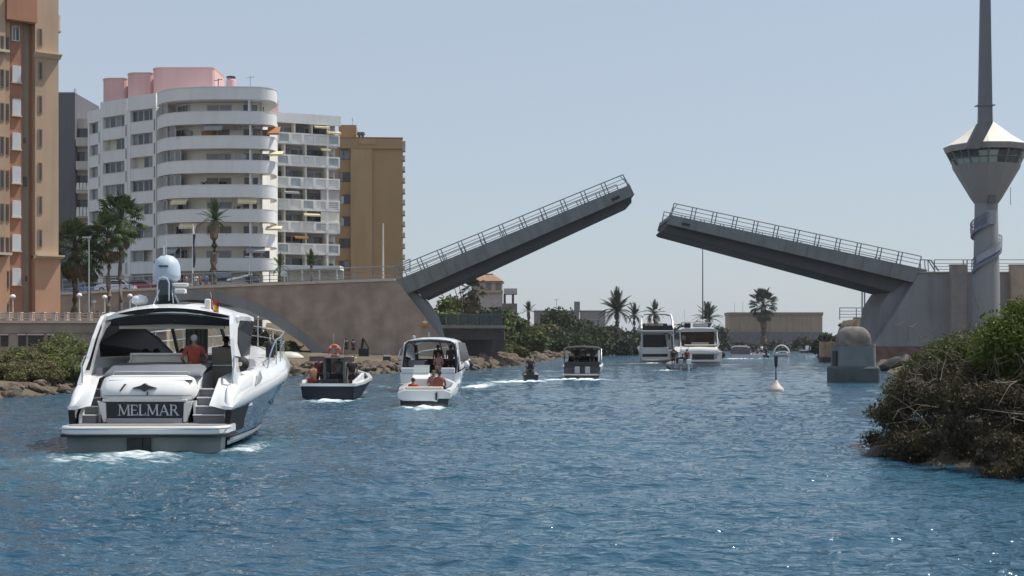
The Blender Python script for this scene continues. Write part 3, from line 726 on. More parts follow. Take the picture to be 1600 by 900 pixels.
# coping stones, one by one
n = 26
for k in range(n):
    p0 = 95+(617-95)*k/n; p1 = 95+(617-95)*(k+1)/n-.5
    z0, z1 = bz(ctop(p0)), bz(ctop(p1)); m = MB(); x0, x1 = bx(p0), bx(p1)
    m.add([(x0, -.14, z0-.13), (x1, -.14, z1-.13), (x1, 1.3, z1-.13), (x0, 1.3, z0-.13), (x0, -.14, z0+.14), (x1, -.14, z1+.14), (x1, 1.3, z1+.14), (x0, 1.3, z0+.14)],
          [(0, 3, 2, 1), (4, 5, 6, 7), (0, 1, 5, 4), (1, 2, 6, 5), (2, 3, 7, 6), (3, 0, 4, 7)])
    obj('coping_stone', m, coping, la)
ar = MB(); w = 1.05; sec = []
for i, (p, y) in enumerate(arch):
    a = Vector((bx(arch[max(0, i-1)][0]), bz(arch[max(0, i-1)][1]))); b = Vector((bx(arch[min(len(arch)-1, i+1)][0]), bz(arch[min(len(arch)-1, i+1)][1])))
    e = (b-a).normalized(); nn = Vector((-e.y, e.x)); c = Vector((bx(p), bz(y)))
    sec.append([(c.x, -.12, c.y), (c.x+nn.x*w, -.12, c.y+nn.y*w), (c.x+nn.x*w, .3, c.y+nn.y*w), (c.x, 1.3, c.y)])
ar.loft(sec, closed=True, cap0=True, cap1=True); obj('arch_ring', ar, conc, la)
# vault, far wall, deck
vt = MB().loft([[(bx(p), 1.2, bz(y)), (bx(p), 11, bz(y))] for p, y in arch]); obj('vault', vt, conc, la)
ds = MB().strip([bx(p) for p in (-60, 130, 300, 450, 622)], [bz(ctop(p))-.1 for p in (60, 130, 300, 450, 622)], [bz(ctop(p))-.7 for p in (60, 130, 300, 450, 622)], 1.31, 10.6)
obj('deck', ds, conc, la)
obj('parapet', MB().strip([bx(p) for p in (-60, 130, 300, 450, 622)], [bz(ctop(p))+.75 for p in (60, 130, 300, 450, 622)], [bz(ctop(p))-.7 for p in (60, 130, 300, 450, 622)], 10.61, 11), conc, la)
pier = MB().prism([(bx(621), bz(437.5)), (bx(640), bz(452)), (bx(661), bz(467)), (bx(679), bz(493)), (bx(686), bz(520)), (bx(704), bz(575)), (bx(600), bz(575)), (bx(600), bz(437.5))], 1.3, 9.4)
obj('pier', pier, conc, la)
lamp = obj('lamp', MB().sphere((bx(664), -.28, bz(507)), .28, 10, 6).box(bx(664)-.1, bx(664)+.1, -.15, 0, bz(507)-.1, bz(507)+.1), mat('orange_lamp_glass', (.75, .24, .05), .3), la)
obj('lamp_shade', MB().lathe([(.3, .02), (.27, .12), (.05, .26)], 12, (bx(664), -.28, bz(505))), mat('pale_lamp_cap', (.75, .6, .45), .5), lamp)

def railing(parent, pts, h=1.3, rails=(1.0, .66, .33), step=2.3, pair=True, m=steel, r=.045, name='railing', end=True):
    """post and rail parapet along a straight line pts[0]..pts[1] in the parent's space"""
    a, b = Vector(pts[0]), Vector(pts[1]); L = (b-a).length; e = (b-a)/L
    for f in rails: obj('rail', MB().tube([a+Vector((0, 0, h*f)), b+Vector((0, 0, h*f))], r*(1.35 if f == 1.0 else .8), 6), m, parent)
    n = max(1, round(L/step)); key = (h, m.name, r)
    if key not in _pc: _pc[key] = MB().box(-.05, .05, -.05, .05, 0, h).box(-.09, .09, -.07, .07, 0, .05).mesh('post', m)
    for i in range(n+1):
        p = a+e*L*i/n
        for o in ((-.2, .2) if pair and 0 < i < n else (0,)): obj('post', _pc[key], parent=parent, loc=p+e*o)
_pc = {}
prs = [(95, 200), (200, 300), (300, 450), (450, 617)]
for p0, p1 in prs: railing(la, [(bx(p0), .55, bz(ctop(p0))+.12), (bx(p1), .55, bz(ctop(p1))+.12)], 1.35, (1.0, .62, .3), 2.2, False, bluest)
railing(la, [(bx(617), .55, bz(ctop(617))+.12), (bx(640), .55, bz(424))], 1.35, (1.0, .62, .3), 2.2, False, bluest)

def leaf(name, label, px, py, sgn, ang, L, dep, tipdep, f0, f1):
    o = thing(name, label, 'drawbridge leaf', (bx(px), YB+.2, bz(py)))
    o.rotation_euler = (0, -R(ang)*sgn, 0)
    S = lambda pts: [(x*sgn, z) for x, z in pts]
    obj('deck', MB().prism(S([(-.6, 0), (L, 0), (L, -.38), (-.6, -.38)]), 0, 10), conc, o)
    for y0, y1 in ((-.06, .32), (9.68, 10.06)):
        nb_ = 9
        for q_ in range(nb_):                                   # cast in segments with open joints
            xa, xb = (-.8 if q_ == 0 else L*q_/nb_+.012), (L-.02 if q_ == nb_-1 else L*(q_+1)/nb_-.012)
            fa, fb = f0+(f1-f0)*max(0, xa)/L, f0+(f1-f0)*xb/L; dz_ = .006*((q_*7) % 3-1)
            obj('edge_beam', MB().prism(S([(xa, .14), (xb, .14), (xb+(.07 if q_ == nb_-1 else 0), -fb), (xa+(.5 if q_ == 0 else 0), -fa)]), y0+dz_, y1+dz_), fasc, o)
    gp = [(dep[0], -dep[1]), (.2, -.39), (L-.1, -.39), (L+.02, -f1), (L-.25, -f1-.1), (L-.35, -tipdep*.86), (L-.45 if sgn > 0 else L+.3, -tipdep)]
    if sgn < 0: gp = [(dep[0], -dep[1]), (.2, -.39), (L-.1, -.39), (L-.05, -tipdep*.72), (L+.12, -tipdep*.80), (L+.16, -tipdep*.92), (L-.1, -tipdep)]
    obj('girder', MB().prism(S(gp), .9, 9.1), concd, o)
    for k in range(9):
        x = 1+(L-2)*k/8.0; d0 = f0+(f1-f0)*x/L
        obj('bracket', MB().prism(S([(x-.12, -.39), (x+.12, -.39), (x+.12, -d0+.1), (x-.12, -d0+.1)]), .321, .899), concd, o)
    hh = 1.28; 
    obj('lamp_box', MB().prism(S([(L-2.4, -f1*.75), (L-1.5, -f1*.75), (L-1.5, -f1*.45), (L-2.4, -f1*.45)]), -.12, -.063), mat('black_fitting', (.02, .02, .02), .5), o)
    for y in (.12, 9.88): railing(o, [(.1*sgn, y, .14), ((L-.25)*sgn, y, .14)], hh, (1.0, .66, .33), 2.3, True, steel)
    obj('barrier', MB().bar(((L-.1)*sgn, .12, .14), ((L-.6)*sgn, .12, .14+hh), .07).bar(((L+.0)*sgn, .12, .0), ((L-.25)*sgn, .12, .14+hh*.8), .06), steel, o)
    return o
leaf('bascule_leaf', 'raised left leaf of the drawbridge, tilted steeply with its tip up to the right', 628, 436, 1, 22.2, 26.3, (1.34, 2.75), 1.65, 1.65, 1.05)
leaf('bascule_leaf', 'raised right leaf of the drawbridge, tilted gently with its tip to the left', 1438, 421, -1, 12.1, 27.35, (2.28, 2.9), 1.65, 1.5, .9)

# ---------------- right abutment
ra = thing('bridge_abutment', 'grey concrete abutment of the right bridge leaf with square pillars, above the bush', 'bridge', (0, YB, 0))
ab = MB().prism([(bx(1437), bz(427)), (bx(1365), bz(545)), (bx(1362), -.4), (bx(1850), -.4), (bx(1850), bz(427))], 0, 1.4); obj('wall', ab, conc, ra)
obj('pier', MB().prism([(bx(1440), bz(424)), (bx(1395), bz(457.5)), (bx(1382), bz(478)), (bx(1377), bz(505)), (bx(1362), -.4), (bx(1500), -.4), (bx(1500), bz(424))], 1.5, 9.3), conc, ra)
obj('deck', MB().box(bx(1441), bx(1850), 1.41, 10.6, bz(436), bz(426.5)), conc, ra)
obj('coping', MB().box(bx(1436), bx(1850), -.12, 1.5, bz(426.9), bz(424.5)), mat('warm_coping', (.36, .31, .26), .9), ra)
for px0, px1 in ((1483, 1507), (1576, 1598), (1670, 1694)): 
    pl = obj('pillar', MB().box(bx(px0), bx(px1), -.75, -.003, -.4, bz(415)), stone if px0 > 1550 else mat('grey_brown_concrete', (.31, .285, .27), .9, var=.1, streak=.3), ra)
    obj('pillar_cap', MB().box(bx(px0)-.06, bx(px1)+.06, -.82, .1, bz(414.9), bz(413.5)), coping, pl)
obj('footing', MB().box(bx(1364), bx(1560), -.5, -.004, -.4, PZ(541, YB)), mat('rusty_footing', (.17, .10, .08), .95, var=.3), ra)
railing(ra, [(bx(1462), .5, bz(424.5)), (bx(1850), .5, bz(424.5))], 1.3, (1.0, .7, .45, .2), 3.4, True, bluest, .04)
bar = MB()
for px in (1440, 1447, 1452): bar.bar((bx(px), .3, bz(424)), (bx(px-1), .3, bz(406)), .08)
bar.bar((bx(1440), .3, bz(405.5)), (bx(1457), .3, bz(406.5)), .1).bar((bx(1456), .3, bz(407)), (bx(1468), .3, bz(423)), .12).bar((bx(1452), .3, bz(407)), (bx(1462), .3, bz(423)), .1)
obj('gate', bar, bluest, ra)

# ---------------- control tower
YT = 146.0
tw = thing('control_tower', 'grey concrete bridge control tower with a glazed cab, pyramid roof and tall mast', 'tower', (PX(1541, YT), YT, 0))
k = YT/F; tzz = lambda py: PZ(py, YT)
towc = mat('pale_tower_concrete', (.265, .27, .28), .85, var=.06, scale=.25, streak=.4, stain=(.23, .23, .23), bump=.15)
obj('shaft', MB().lathe([(21*k, 2), (20.3*k, tzz(440)), (19*k, tzz(400)), (17.6*k, tzz(330)), (17.5*k, tzz(318))], 28), towc, tw, smooth=40)
obj('cab_base', MB().lathe([(18.2*k, tzz(318)+.002), (23*k, tzz(311)), (50*k, tzz(264)), (51.5*k, tzz(259.5)), (50.5*k, tzz(259))], 12, ph=R(15)), towc, tw, smooth=20)
rimn = 12; r0, r1 = 49.2*k, 59*k; z0, z1 = tzz(259), tzz(238.5)
gl = glassmat('cab_glass', (.07, .10, .105), .04, .8); gl2 = glassmat('cab_reflection_glass', (.36, .43, .42), .15, .92)  # gl2: reflection put into a paler pane colour
cabin = obj('cab', MB().lathe([(r0*.45, z0+.02), (r0*.45, z1)], 10), mat('cab_interior', (.05, .055, .06), .8), tw)
for i in range(rimn):
    a0 = R(15)+2*math.pi*i/rimn; a1 = R(15)+2*math.pi*(i+1)/rimn
    p = lambda a, r, z: Vector((r*math.cos(a), r*math.sin(a), z))
    A, B, C, D = p(a0, r0, z0), p(a1, r0, z0), p(a1, r1, z1), p(a0, r1, z1)
    fr = MB().bar(A, D, .16).bar((A+D)/2*.998, (B+C)/2*.998, .07).bar((A+B)/2, (C+D)/2, .08)
    w_ = obj('window', fr, mat('cab_frame', (.16, .17, .185), .6), tw)
    cc = (A+B+C+D)/4
    for lo, hi in ((.04, .48), (.52, .96)):
        for s0, s1 in ((.05, .48), (.52, .95)):
            L_ = lambda s, q: (A.lerp(B, s)).lerp(D.lerp(C, s), q)*.995
            qv = [L_(s0, lo), L_(s1, lo), L_(s1, hi), L_(s0, hi)]
            nn = (qv[1]-qv[0]).cross(qv[3]-qv[0]).normalized()*.03
            obj('pane', MB().add(qv+[v-nn for v in qv], [(0, 1, 2, 3), (7, 6, 5, 4), (0, 4, 5, 1), (1, 5, 6, 2), (2, 6, 7, 3), (3, 7, 4, 0)]), random.choice((gl, gl, gl2)), w_)
desk = obj('console', MB().lathe([(r0*.86, z0+.05), (r0*.9, z0+.75), (r0*.7, z0+.8), (r0*.66, z0+.05)], 16), mat('white_console', (.6, .62, .62), .5), tw)
rim = mat('grey_rim', (.30, .29, .30), .8)
obj('roof_rim', MB().lathe([(57*k, tzz(238.4)), (61.5*k, tzz(238)), (64.5*k, tzz(230)), (64*k, tzz(229)), (10*k, tzz(229))], 12, ph=R(15)), rim, tw)
rw = mat('white_roof_membrane', (.80, .74, .64), .7, var=.06, scale=.4)
obj('roof', MB().lathe([(63*k, tzz(228.9)), (40*k, tzz(214)), (14*k, tzz(193)), (.3, tzz(188))], 12, ph=R(15)), rw, tw)
# mast: a tapered blade standing off the front of the cab on a kinked leg, tied back to the roof apex
kf = (YT-63*k)/F; yf = -64*k; ZF = lambda py: PZ(py, YT-63*k); xm = lambda px: PX(px, YT-63*k)-PX(1541, YT); mx = xm(1540)
mc = mat('mast_concrete', (.17, .178, .195), .8, var=.06, streak=.3)
obj('mast', MB().loft([[(mx-w*kf, yf, z), (mx+w*kf, yf, z), (mx+w*kf*.8, yf+d, z), (mx-w*kf*.8, yf+d, z)] for w, d, z in ((11, .9, ZF(192)), (10.8, .85, ZF(185)), (8.6, .75, ZF(60)), (7, .6, ZF(-60)), (4, .4, ZF(-160)))], closed=True, cap0=True, cap1=True), mc, tw)
U_ = xm
obj('mast_leg', MB().prism([(U_(1509), ZF(232)), (U_(1530), ZF(232)), (U_(1551), ZF(192.2)), (U_(1529), ZF(192.2))], yf, yf+.8), mc, tw)
obj('mast_tie', MB().bar((mx, yf+.8, ZF(190)), (0, 0, tzz(191)), .5, .5), mc, tw)
obj('mast_collar', MB().box(mx-13*kf, mx+14.5*kf, yf-.12, yf+1, ZF(165), ZF(163.5)), steel, tw)
obj('hatch', MB().box(-4.5*k, 6.5*k, -24.5*k, -20*k, tzz(319), tzz(306)), mat('dark_hatch', (.12, .12, .125), .8), tw)
obj('cable', MB().tube([(31*k, -20*k, tzz(295)), (31*k, -20*k, tzz(322))], .03, 5), steel, tw)
# helical stair: solid blue string with balustrade
stb = mat('blue_painted_steel', (.16, .185, .27), .5, var=.06); st2 = mat('pale_blue_sheet', (.33, .345, .40), .6, var=.08)
def helix(t0, t1, pz0, pz1, ro=23.5, ri=18.5, n=30):
    S = []; Rr = []; Tt = []
    for i in range(n+1):
        f = i/n; th = R(t0+(t1-t0)*f); z = tzz(pz0+(pz1-pz0)*f); c, s = math.cos(th), math.sin(th)
        S.append([(c*ri*k, s*ri*k, z), (c*ro*k, s*ro*k, z-.1), (c*ro*k, s*ro*k, z+.26), (c*(ro-.7)*k, s*(ro-.7)*k, z+.26), (c*(ro-.7)*k, s*(ro-.7)*k, z+.02), (c*ri*k, s*ri*k, z+.12)])
        Rr.append((c*ro*k, s*ro*k, z+1.25)); Tt.append((c*ro*k, s*ro*k, z+.8))
    st = obj('stair', MB().loft(S, closed=True, cap0=True, cap1=True), stb, tw, smooth=30)
    obj('handrail', MB().tube(Rr, .05, 6).tube(Tt, .03, 5), stb, st)
    b = MB()
    for i in range(0, n+1, 2): p = Vector(Rr[i]); b.bar(p-Vector((0, 0, .95)), p, .045)
    obj('baluster', b, stb, st)
    return st
st = helix(182, 352, 427, 388); helix(352, 530, 388, 368); s3 = helix(170, 262, 368, 352)
obj('balustrade_panel', MB().loft([[(math.cos(R(a))*24*k, math.sin(R(a))*24*k, tzz(427-39*(a-182)/170)+.45), (math.cos(R(a))*24*k, math.sin(R(a))*24*k, tzz(427-39*(a-182)/170)+1.2)] for a in range(215, 345, 6)]), st2, st)
obj('stair_door', MB().box(-6*k, 7*k, -23*k, -17*k, tzz(352), tzz(331)), st2, tw)

# ---------------- low platform on the left bank under the leaf
pf = thing('concrete_platform', 'dark concrete platform on columns with a glazed balustrade, under the raised left leaf', 'platform', (0, 166, 0))
fx = lambda px: PX(px, 166); fz = lambda py: PZ(py, 166)
dk = mat('dark_streaked_concrete', (.10, .10, .105), .9, var=.2, streak=.4)  # darker, streaked concrete for beam and columns
obj('slab', MB().box(fx(683), fx(790), 0, 7, fz(513), fz(508)), mat('slab_edge_concrete', (.36, .35, .33), .85), pf)
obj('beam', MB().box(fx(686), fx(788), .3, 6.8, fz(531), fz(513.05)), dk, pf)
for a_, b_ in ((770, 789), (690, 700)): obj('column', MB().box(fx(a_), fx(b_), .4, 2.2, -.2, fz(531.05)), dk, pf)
obj('wall', MB().box(fx(686), fx(770), 5.5, 6.2, .5, fz(531.1)), conc, pf)
for j in range(6):
    a_, b_ = 680+17.5*j, 680+17.5*(j+1)-.8
    fr = obj('balustrade_frame', MB().box(fx(a_), fx(b_), .1, .18, fz(492), fz(490)).box(fx(a_), fx(a_)+.08, .1, .18, fz(508), fz(492.05)), steel, pf)
    obj('pane', MB().box(fx(a_)+.09, fx(b_), .12, .15, fz(507.5), fz(492.1)), glassmat('blue_green_glass', (.07, .11, .12), .1, .75), fr)

# ---------------- domed concrete dolphin and its wooden neighbour
YD = 95.5
dd = thing('mooring_dolphin', 'domed grey concrete bridge fender standing in the water, right of the channel', 'mooring dolphin', (PX(1333, YD), YD, 0))
k = YD/F; dz = lambda py: PZ(py, YD)
wet = mat('algae_concrete', (.07, .085, .082), .8, var=.25, scale=1.5, streak=.5, stain=(.06, .075, .07), bump=.3)
dol = mat('fender_concrete', (.17, .185, .185), .88, var=.14, scale=1.2, streak=.5, stain=(.17, .18, .17), bump=.3)
warm = mat('fender_dome_concrete', (.20, .175, .148), .9, var=.35, scale=1.9, streak=.7, stain=(.10, .095, .09), bump=.4, bscale=9)
def rr_(w, d, r=.25, n=5):
    out = []
    for cx_, cy_, a0 in ((w-r, d-r, 0), (-w+r, d-r, 90), (-w+r, -d+r, 180), (w-r, -d+r, 270)):
        for i in range(n+1): a = R(a0+90*i/n); out.append((cx_+r*math.cos(a), cy_+r*math.sin(a)))
    return out
def rloft(mb, levels):
    mb.loft([[(x, y+yo, z) for x, y in rr_(w, d, r)] for w, d, r, z, yo in levels], closed=True, cap0=True, cap1=True); return mb
obj('base', rloft(MB(), [(34*k, 36*k, .25, -1, 0), (34*k, 36*k, .25, dz(575), 0), (31.5*k, 34*k, .25, dz(572), 0)]), wet, dd, smooth=30)
obj('body', rloft(MB(), [(29*k, 32*k, .3, dz(571.9), 0), (28.5*k, 32*k, .35, dz(541), 0)]), dol, dd, smooth=30)
dm = [(29.3*k, 32*k, .38, dz(540.9), 0), (29.3*k, 32*k, .38, dz(537.5), 0), (23*k, 29*k, .5, dz(537.4), 0)]
for i in range(1, 8): a = R(90*i/8); c_ = math.cos(a)**.72; dm.append((22.5*k*c_+.02, 29*k*(.45+.55*c_), min(.3, 22*k*c_*.9+.01), dz(537.4)+27.5*k*math.sin(a)**.9, 0))
obj('dome', rloft(MB(), dm), warm, dd, smooth=50)
obj('fender_strip', MB().box(34.2*k, 36.5*k, -.3, .2, -.5, dz(575)), mat('black_rubber', (.02, .02, .022), .7), dd)
obj('fender_strip', MB().box(-31.5*k, -29.2*k, -.9, .2, dz(571), dz(548)), MATS['black_rubber'], dd)
YW = 176.0; k = YW/F
fd = thing('timber_fender', 'short tan timber-clad fender block with a dark base, left of the domed concrete fender', 'fender', (PX(1294, YW), YW, 0))
tm = mat('tan_timber', (.40, .27, .17), .9, var=.2, streak=.4)
obj('base', MB().box(-9*k, 16*k, -.1, 2.2, -1, PZ(558, YW)), mat('dark_wet_timber', (.05, .035, .03), .7), fd)
for j in range(5): obj('plank', MB().box((-9+5*j)*k+.015, (-4+5*j)*k-.015, -.02*(j % 2), 2, PZ(557.9, YW), PZ(533.5+(j % 3)*.7, YW)), tm, fd)
# steel dark pile group on quay behind
qr = thing('quay_railing', 'blue-grey pipe railing on the earth bank left of the right abutment', 'railing', (PX(1312, 186), 186, 5.5))
railing(qr, [(0, 0, 0), (PX(1390, 186)-PX(1312, 186), 0, 0)], PZ(481, 186)-5.5, (1.0, .72, .45, .2), 2.2, False, bluest, .05)
lp = thing('lamp_posts', 'pair of slim grey posts rising behind the quay railing', 'post', (PX(1348, 190), 190, 5.5))
lp.name = 'twin_post'
for dx in (0, 4): obj('post', MB().tube([(PX(1347+dx, 190)-PX(1348, 190), 0, -.3), (PX(1347+dx, 190)-PX(1348, 190), 0, PZ(440, 190)-5.5)], .1, 6), bluest, lp)
obj('base', MB().box(-1.2, 2.0, -.5, .5, -.4, .3), mat('green_box', (.13, .17, .14), .8), lp)
ms = tag(obj('lamp_mast', MB().tube([(PX(1098, 300), 300, 1), (PX(1098, 300), 300, PZ(378, 300))], [.16, .09], 8), MATS['dark_iron']), 'tall thin dark mast rising behind the white motor yacht, under the right leaf', 'mast')

# ---------------- promenade wall and balustrade on the left bank
pr = thing('promenade_wall', 'low masonry promenade wall with small openings and a pinkish balustrade, below the terracotta tower', 'wall', (0, 98, 0))
wx = lambda px: PX(px, 98); wz = lambda py: PZ(py, 98)
pw = mat('old_masonry', (.34, .275, .225), .92, var=.18, scale=.7, streak=.4, bump=.4, bscale=5)
pkb = mat('pink_balustrade', (.60, .47, .41), .85, var=.08)
obj('wall', MB().box(wx(-120), wx(260), 0, 1, .5, wz(505)), pw, pr)
obj('ledge', MB().box(wx(-120), wx(260), -.18, 1.1, wz(504.9), wz(501)), pkb, pr)
obj('string_course', MB().box(wx(-120), wx(260), -.1, -.003, wz(520), wz(517)), pw, pr)
for a_, b_ in ((1.5, 13), (29, 40.5), (44.5, 68), (75, 85), (-20, -8), (150, 160)):
    op = obj('opening', MB().box(wx(a_), wx(b_), -.06, -.002, wz(541), wz(524)), mat('recess_shade', (.06, .05, .045), .95), pr)  # dark panel on the wall face, the opening's shade as its colour
    obj('lintel', MB().box(wx(a_-1), wx(b_+1), -.12, -.005, wz(523.9), wz(521.5)), pkb, op)
for j in range(22):
    px = -60+18.5*j*.98
    ps = obj('baluster_post', MB().box(wx(px-2.6), wx(px+2.6), -.1, .35, wz(500.9), wz(489.5)), pkb, pr)
    obj('post_cap', MB().box(wx(px-3.2), wx(px+3.2), -.15, .4, wz(489.4), wz(487.8)), pkb, ps)
    for f in (.25, .6, .92): obj('rail', MB().box(wx(px+2.65), wx(px+15.5), .05, .2, wz(501)+f*.48, wz(501)+f*.48+.1), pkb, pr)
globe = mat('opal_globe', (.80, .78, .74), .35); 
L0 = None
for i, (px, top, Y, lab) in enumerate(((124, 459.5, 106, 'right of the terracotta tower'), (147, 470, 122, 'shortest one, between the palm trunks'), (163.5, 462.5, 108, 'before the tallest palm pair'),
                          (203, 460.5, 112, 'left of the yacht radar dome'), (212.5, 463, 118, 'rightmost, beside the yacht radar dome'), (20, 461.5, 103, 'in front of the shuttered tower'))):
    zg = 4.4; zt_ = PZ(top, Y)
    l = thing('globe_lamp', 'promenade lamp with a white mushroom head, '+lab, 'street lamp', (PX(px, Y), Y, zg), 0, 'promenade lamps')
    obj('post', MB().tube([(0, 0, 0), (0, 0, zt_-zg-.2)], [.06, .04], 8), mat('cream_paint_metal', (.62, .58, .5), .5), l)
    obj('head', MB().lathe([(.06, zt_-zg-.24), (.2, zt_-zg-.16), (.22, zt_-zg-.09), (.15, zt_-zg+.03), (.02, zt_-zg+.08)], 12), globe, l, smooth=50)
# ================================================================== vegetation
def leaf_mesh(name, clumps, n, size, m, seed=0, shell=.55, aspect=.5, up=.35):
    """n small leaf faces spread through a set of clumps (x,y,z,rx,ry,rz)"""
    g = np.random.default_rng(seed); C = np.array(clumps, float); w = (C[:, 3]*C[:, 4]*C[:, 5])**.66; w /= w.sum()
    idx = g.choice(len(C), n, p=w); d = g.normal(size=(n, 3)); d /= np.linalg.norm(d, axis=1)[:, None]
    rad = shell+(1-shell)*g.random(n); rad *= 1+.22*g.standard_normal(n)*.6
    c = C[idx, :3]+d*C[idx, 3:]*rad[:, None]
    nrm = d*.6+g.normal(size=(n, 3))*.7+np.array([0, 0, up]); nrm /= np.linalg.norm(nrm, axis=1)[:, None]
    a = np.cross(nrm, g.normal(size=(n, 3))); a /= np.linalg.norm(a, axis=1)[:, None]+1e-9; b = np.cross(nrm, a)
    s = size*(.6+.8*g.random(n))[:, None]; t = s*aspect
    V = np.stack([c-a*s, c-b*t+nrm*t*.2, c+a*s, c+b*t+nrm*t*.2], 1).reshape(-1, 3)
    return rawmesh(name, V, np.arange(n*4).reshape(n, 4), m)
def clumps_for(w, d, h, n, seed, base=.0, round_=.5, r=(.28, .45)):
    """sub-crowns filling an uneven dome w x d x h"""
    g = np.random.default_rng(seed); out = []
    for k in range(n):
        th = g.uniform(0, 6.3); q = g.random()**.5; x = math.cos(th)*q*w*.40; y = math.sin(th)*q*d*.40
        zt = h*(1-.45*q**2)*g.uniform(.8, 1.06); rr = g.uniform(*r)
        rx = w*rr*.62; rz = min(h*rr*.7, rx*1.1); z = base+max(rz*.7, (zt-rz)*g.uniform(round_, 1))
        out.append((x, y, z, rx, d*rr*.62, rz))
    return out
BARK = mat('grey_bark', (.17, .13, .095), .95, var=.25, scale=5, bump=.6, bscale=14)
DARKG = leafmat('dark_green_leaves', (.020, .034, .016), (.060, .085, .032)); MIDG = leafmat('mid_green_leaves', (.040, .062, .022), (.13, .165, .050))
BRIGHT = leafmat('bright_green_leaves', (.07, .11, .018), (.21, .27, .05)); OLIVE = leafmat('olive_leaves', (.062, .070, .026), (.165, .165, .07))
DRYL = leafmat('dry_olive_leaves', (.07, .058, .035), (.20, .165, .10)); HAZG = leafmat('far_grey_green_leaves', (.030, .040, .030), (.075, .085, .055))
def limbs(h, w, r, seed, n=6, z0=0.):
    g = random.Random(seed); mb = MB()
    mb.tube([(0, 0, z0-.3), (g.uniform(-.1, .1)*w*.3, 0, h*.25), (g.uniform(-.1, .1)*w, g.uniform(-.1, .1)*w, h*.55), (g.uniform(-.1, .1)*w, 0, h*.8)], [r, r*.8, r*.5, r*.2], 7)
    for k in range(n):
        th = g.uniform(0, 6.3); z = h*g.uniform(.2, .5); q = w*g.uniform(.22, .38)
        mb.tube([(0, 0, z), (math.cos(th)*q*.5, math.sin(th)*q*.5, z+h*.16), (math.cos(th)*q, math.sin(th)*q, z+h*g.uniform(.25, .42))], [r*.45, r*.3, r*.12], 5)
    return mb
def shrub(name, label, cat, px, Y, top, wpx, m, n, leaf, seed, depth=None, base=None, ncl=None, group=None, **kw):
    """a tree or shrub whose crown spans wpx photo columns and reaches photo row top"""
    x = PX(px, Y); g0 = gz(x, Y) if base is None else base; g0 = min(g0, PZ(top, Y)-1.1); h = PZ(top, Y)-g0; w = wpx/F*Y; d = depth or w*.9
    o = thing(name, label, cat, (x, Y, g0), 0, group)
    ncl = ncl or max(5, int(6+w*1.2))
    obj('crown' if cat == 'tree' else 'foliage', leaf_mesh('foliage', clumps_for(w, d, h, ncl, seed, **kw), n, leaf, m, seed), parent=o)
    obj('trunk' if cat == 'tree' else 'branches', limbs(h, w, max(.05, h*.035), seed), BARK, o, smooth=60)
    return o
# near left bank, below the promenade
BANKG = leafmat('bank_scrub_green', (.075, .095, .028), (.20, .225, .075)); BANKO = leafmat('bank_scrub_olive', (.085, .082, .036), (.20, .185, .085))
LB = [(-14, 84, 548, 60, OLIVE, 'olive green shrub at the left picture edge, above the rocks'), (12, 88, 540, 60, MIDG, 'rounded green shrub under the leftmost wall openings'),
      (40, 84, 553, 52, OLIVE, 'low olive shrub above the rocks, left of the dark bin'), (66, 90, 536, 62, OLIVE, 'pale olive shrub before the widest dark wall opening'), (92, 86, 540, 54, MIDG, 'green shrub before the right-hand wall opening'),
      (118, 92, 517, 74, MIDG, 'tall fresh green shrub hiding the promenade wall, left of the white motor yacht'), (142, 87, 533, 60, MIDG, 'green shrub just left of the yacht stern rail'), (160, 93, 521, 60, BRIGHT, 'bright green shrub half hidden by the yacht stern quarter'),
      (-2, 77.5, 567, 60, OLIVE, 'low olive scrub at the left picture edge, just above the rocks'), (24, 76, 574, 54, DRYL, 'dry low scrub along the top of the rocks, left of the dark bin'), (72, 77, 569, 56, OLIVE, 'low olive scrub right of the dark bin, behind the rocks'), (104, 78, 564, 60, MIDG, 'low green scrub behind the rocks, left of the yacht'),
      (134, 79, 558, 60, DRYL, 'dry scrub behind the rocks, touching the yacht stern quarter'), (50, 80, 562, 60, OLIVE, 'olive scrub right behind the dark bin'), (158, 82, 548, 60, OLIVE, 'olive scrub seen through the yacht stern rail')]
for i, (px, Y, top, w, m, lab) in enumerate(LB):
    shrub('shrub', lab, 'shrub', px, Y, top-9, w*1.45, BANKG if m in (MIDG, BRIGHT) else BANKO, 9500, .085, 100+i, group='shrubs on the left bank')
bn_ = thing('litter_bin', 'dark round bin with a pale lid among the scrub on the left bank', 'bin', (PX(48, 78), 78, gz(PX(48, 78), 78)))
zt_ = PZ(577, 78)-bn_.location.z
obj('body', MB().lathe([(.2, 0), (.24, .05), (.25, zt_-.12)], 14), mat('dark_bin', (.04, .042, .045), .6), bn_, smooth=40)
obj('lid', MB().lathe([(.28, zt_-.118), (.27, zt_-.02), (.1, zt_+.03)], 14), mat('pale_lid', (.5, .52, .53), .5), bn_, smooth=40)

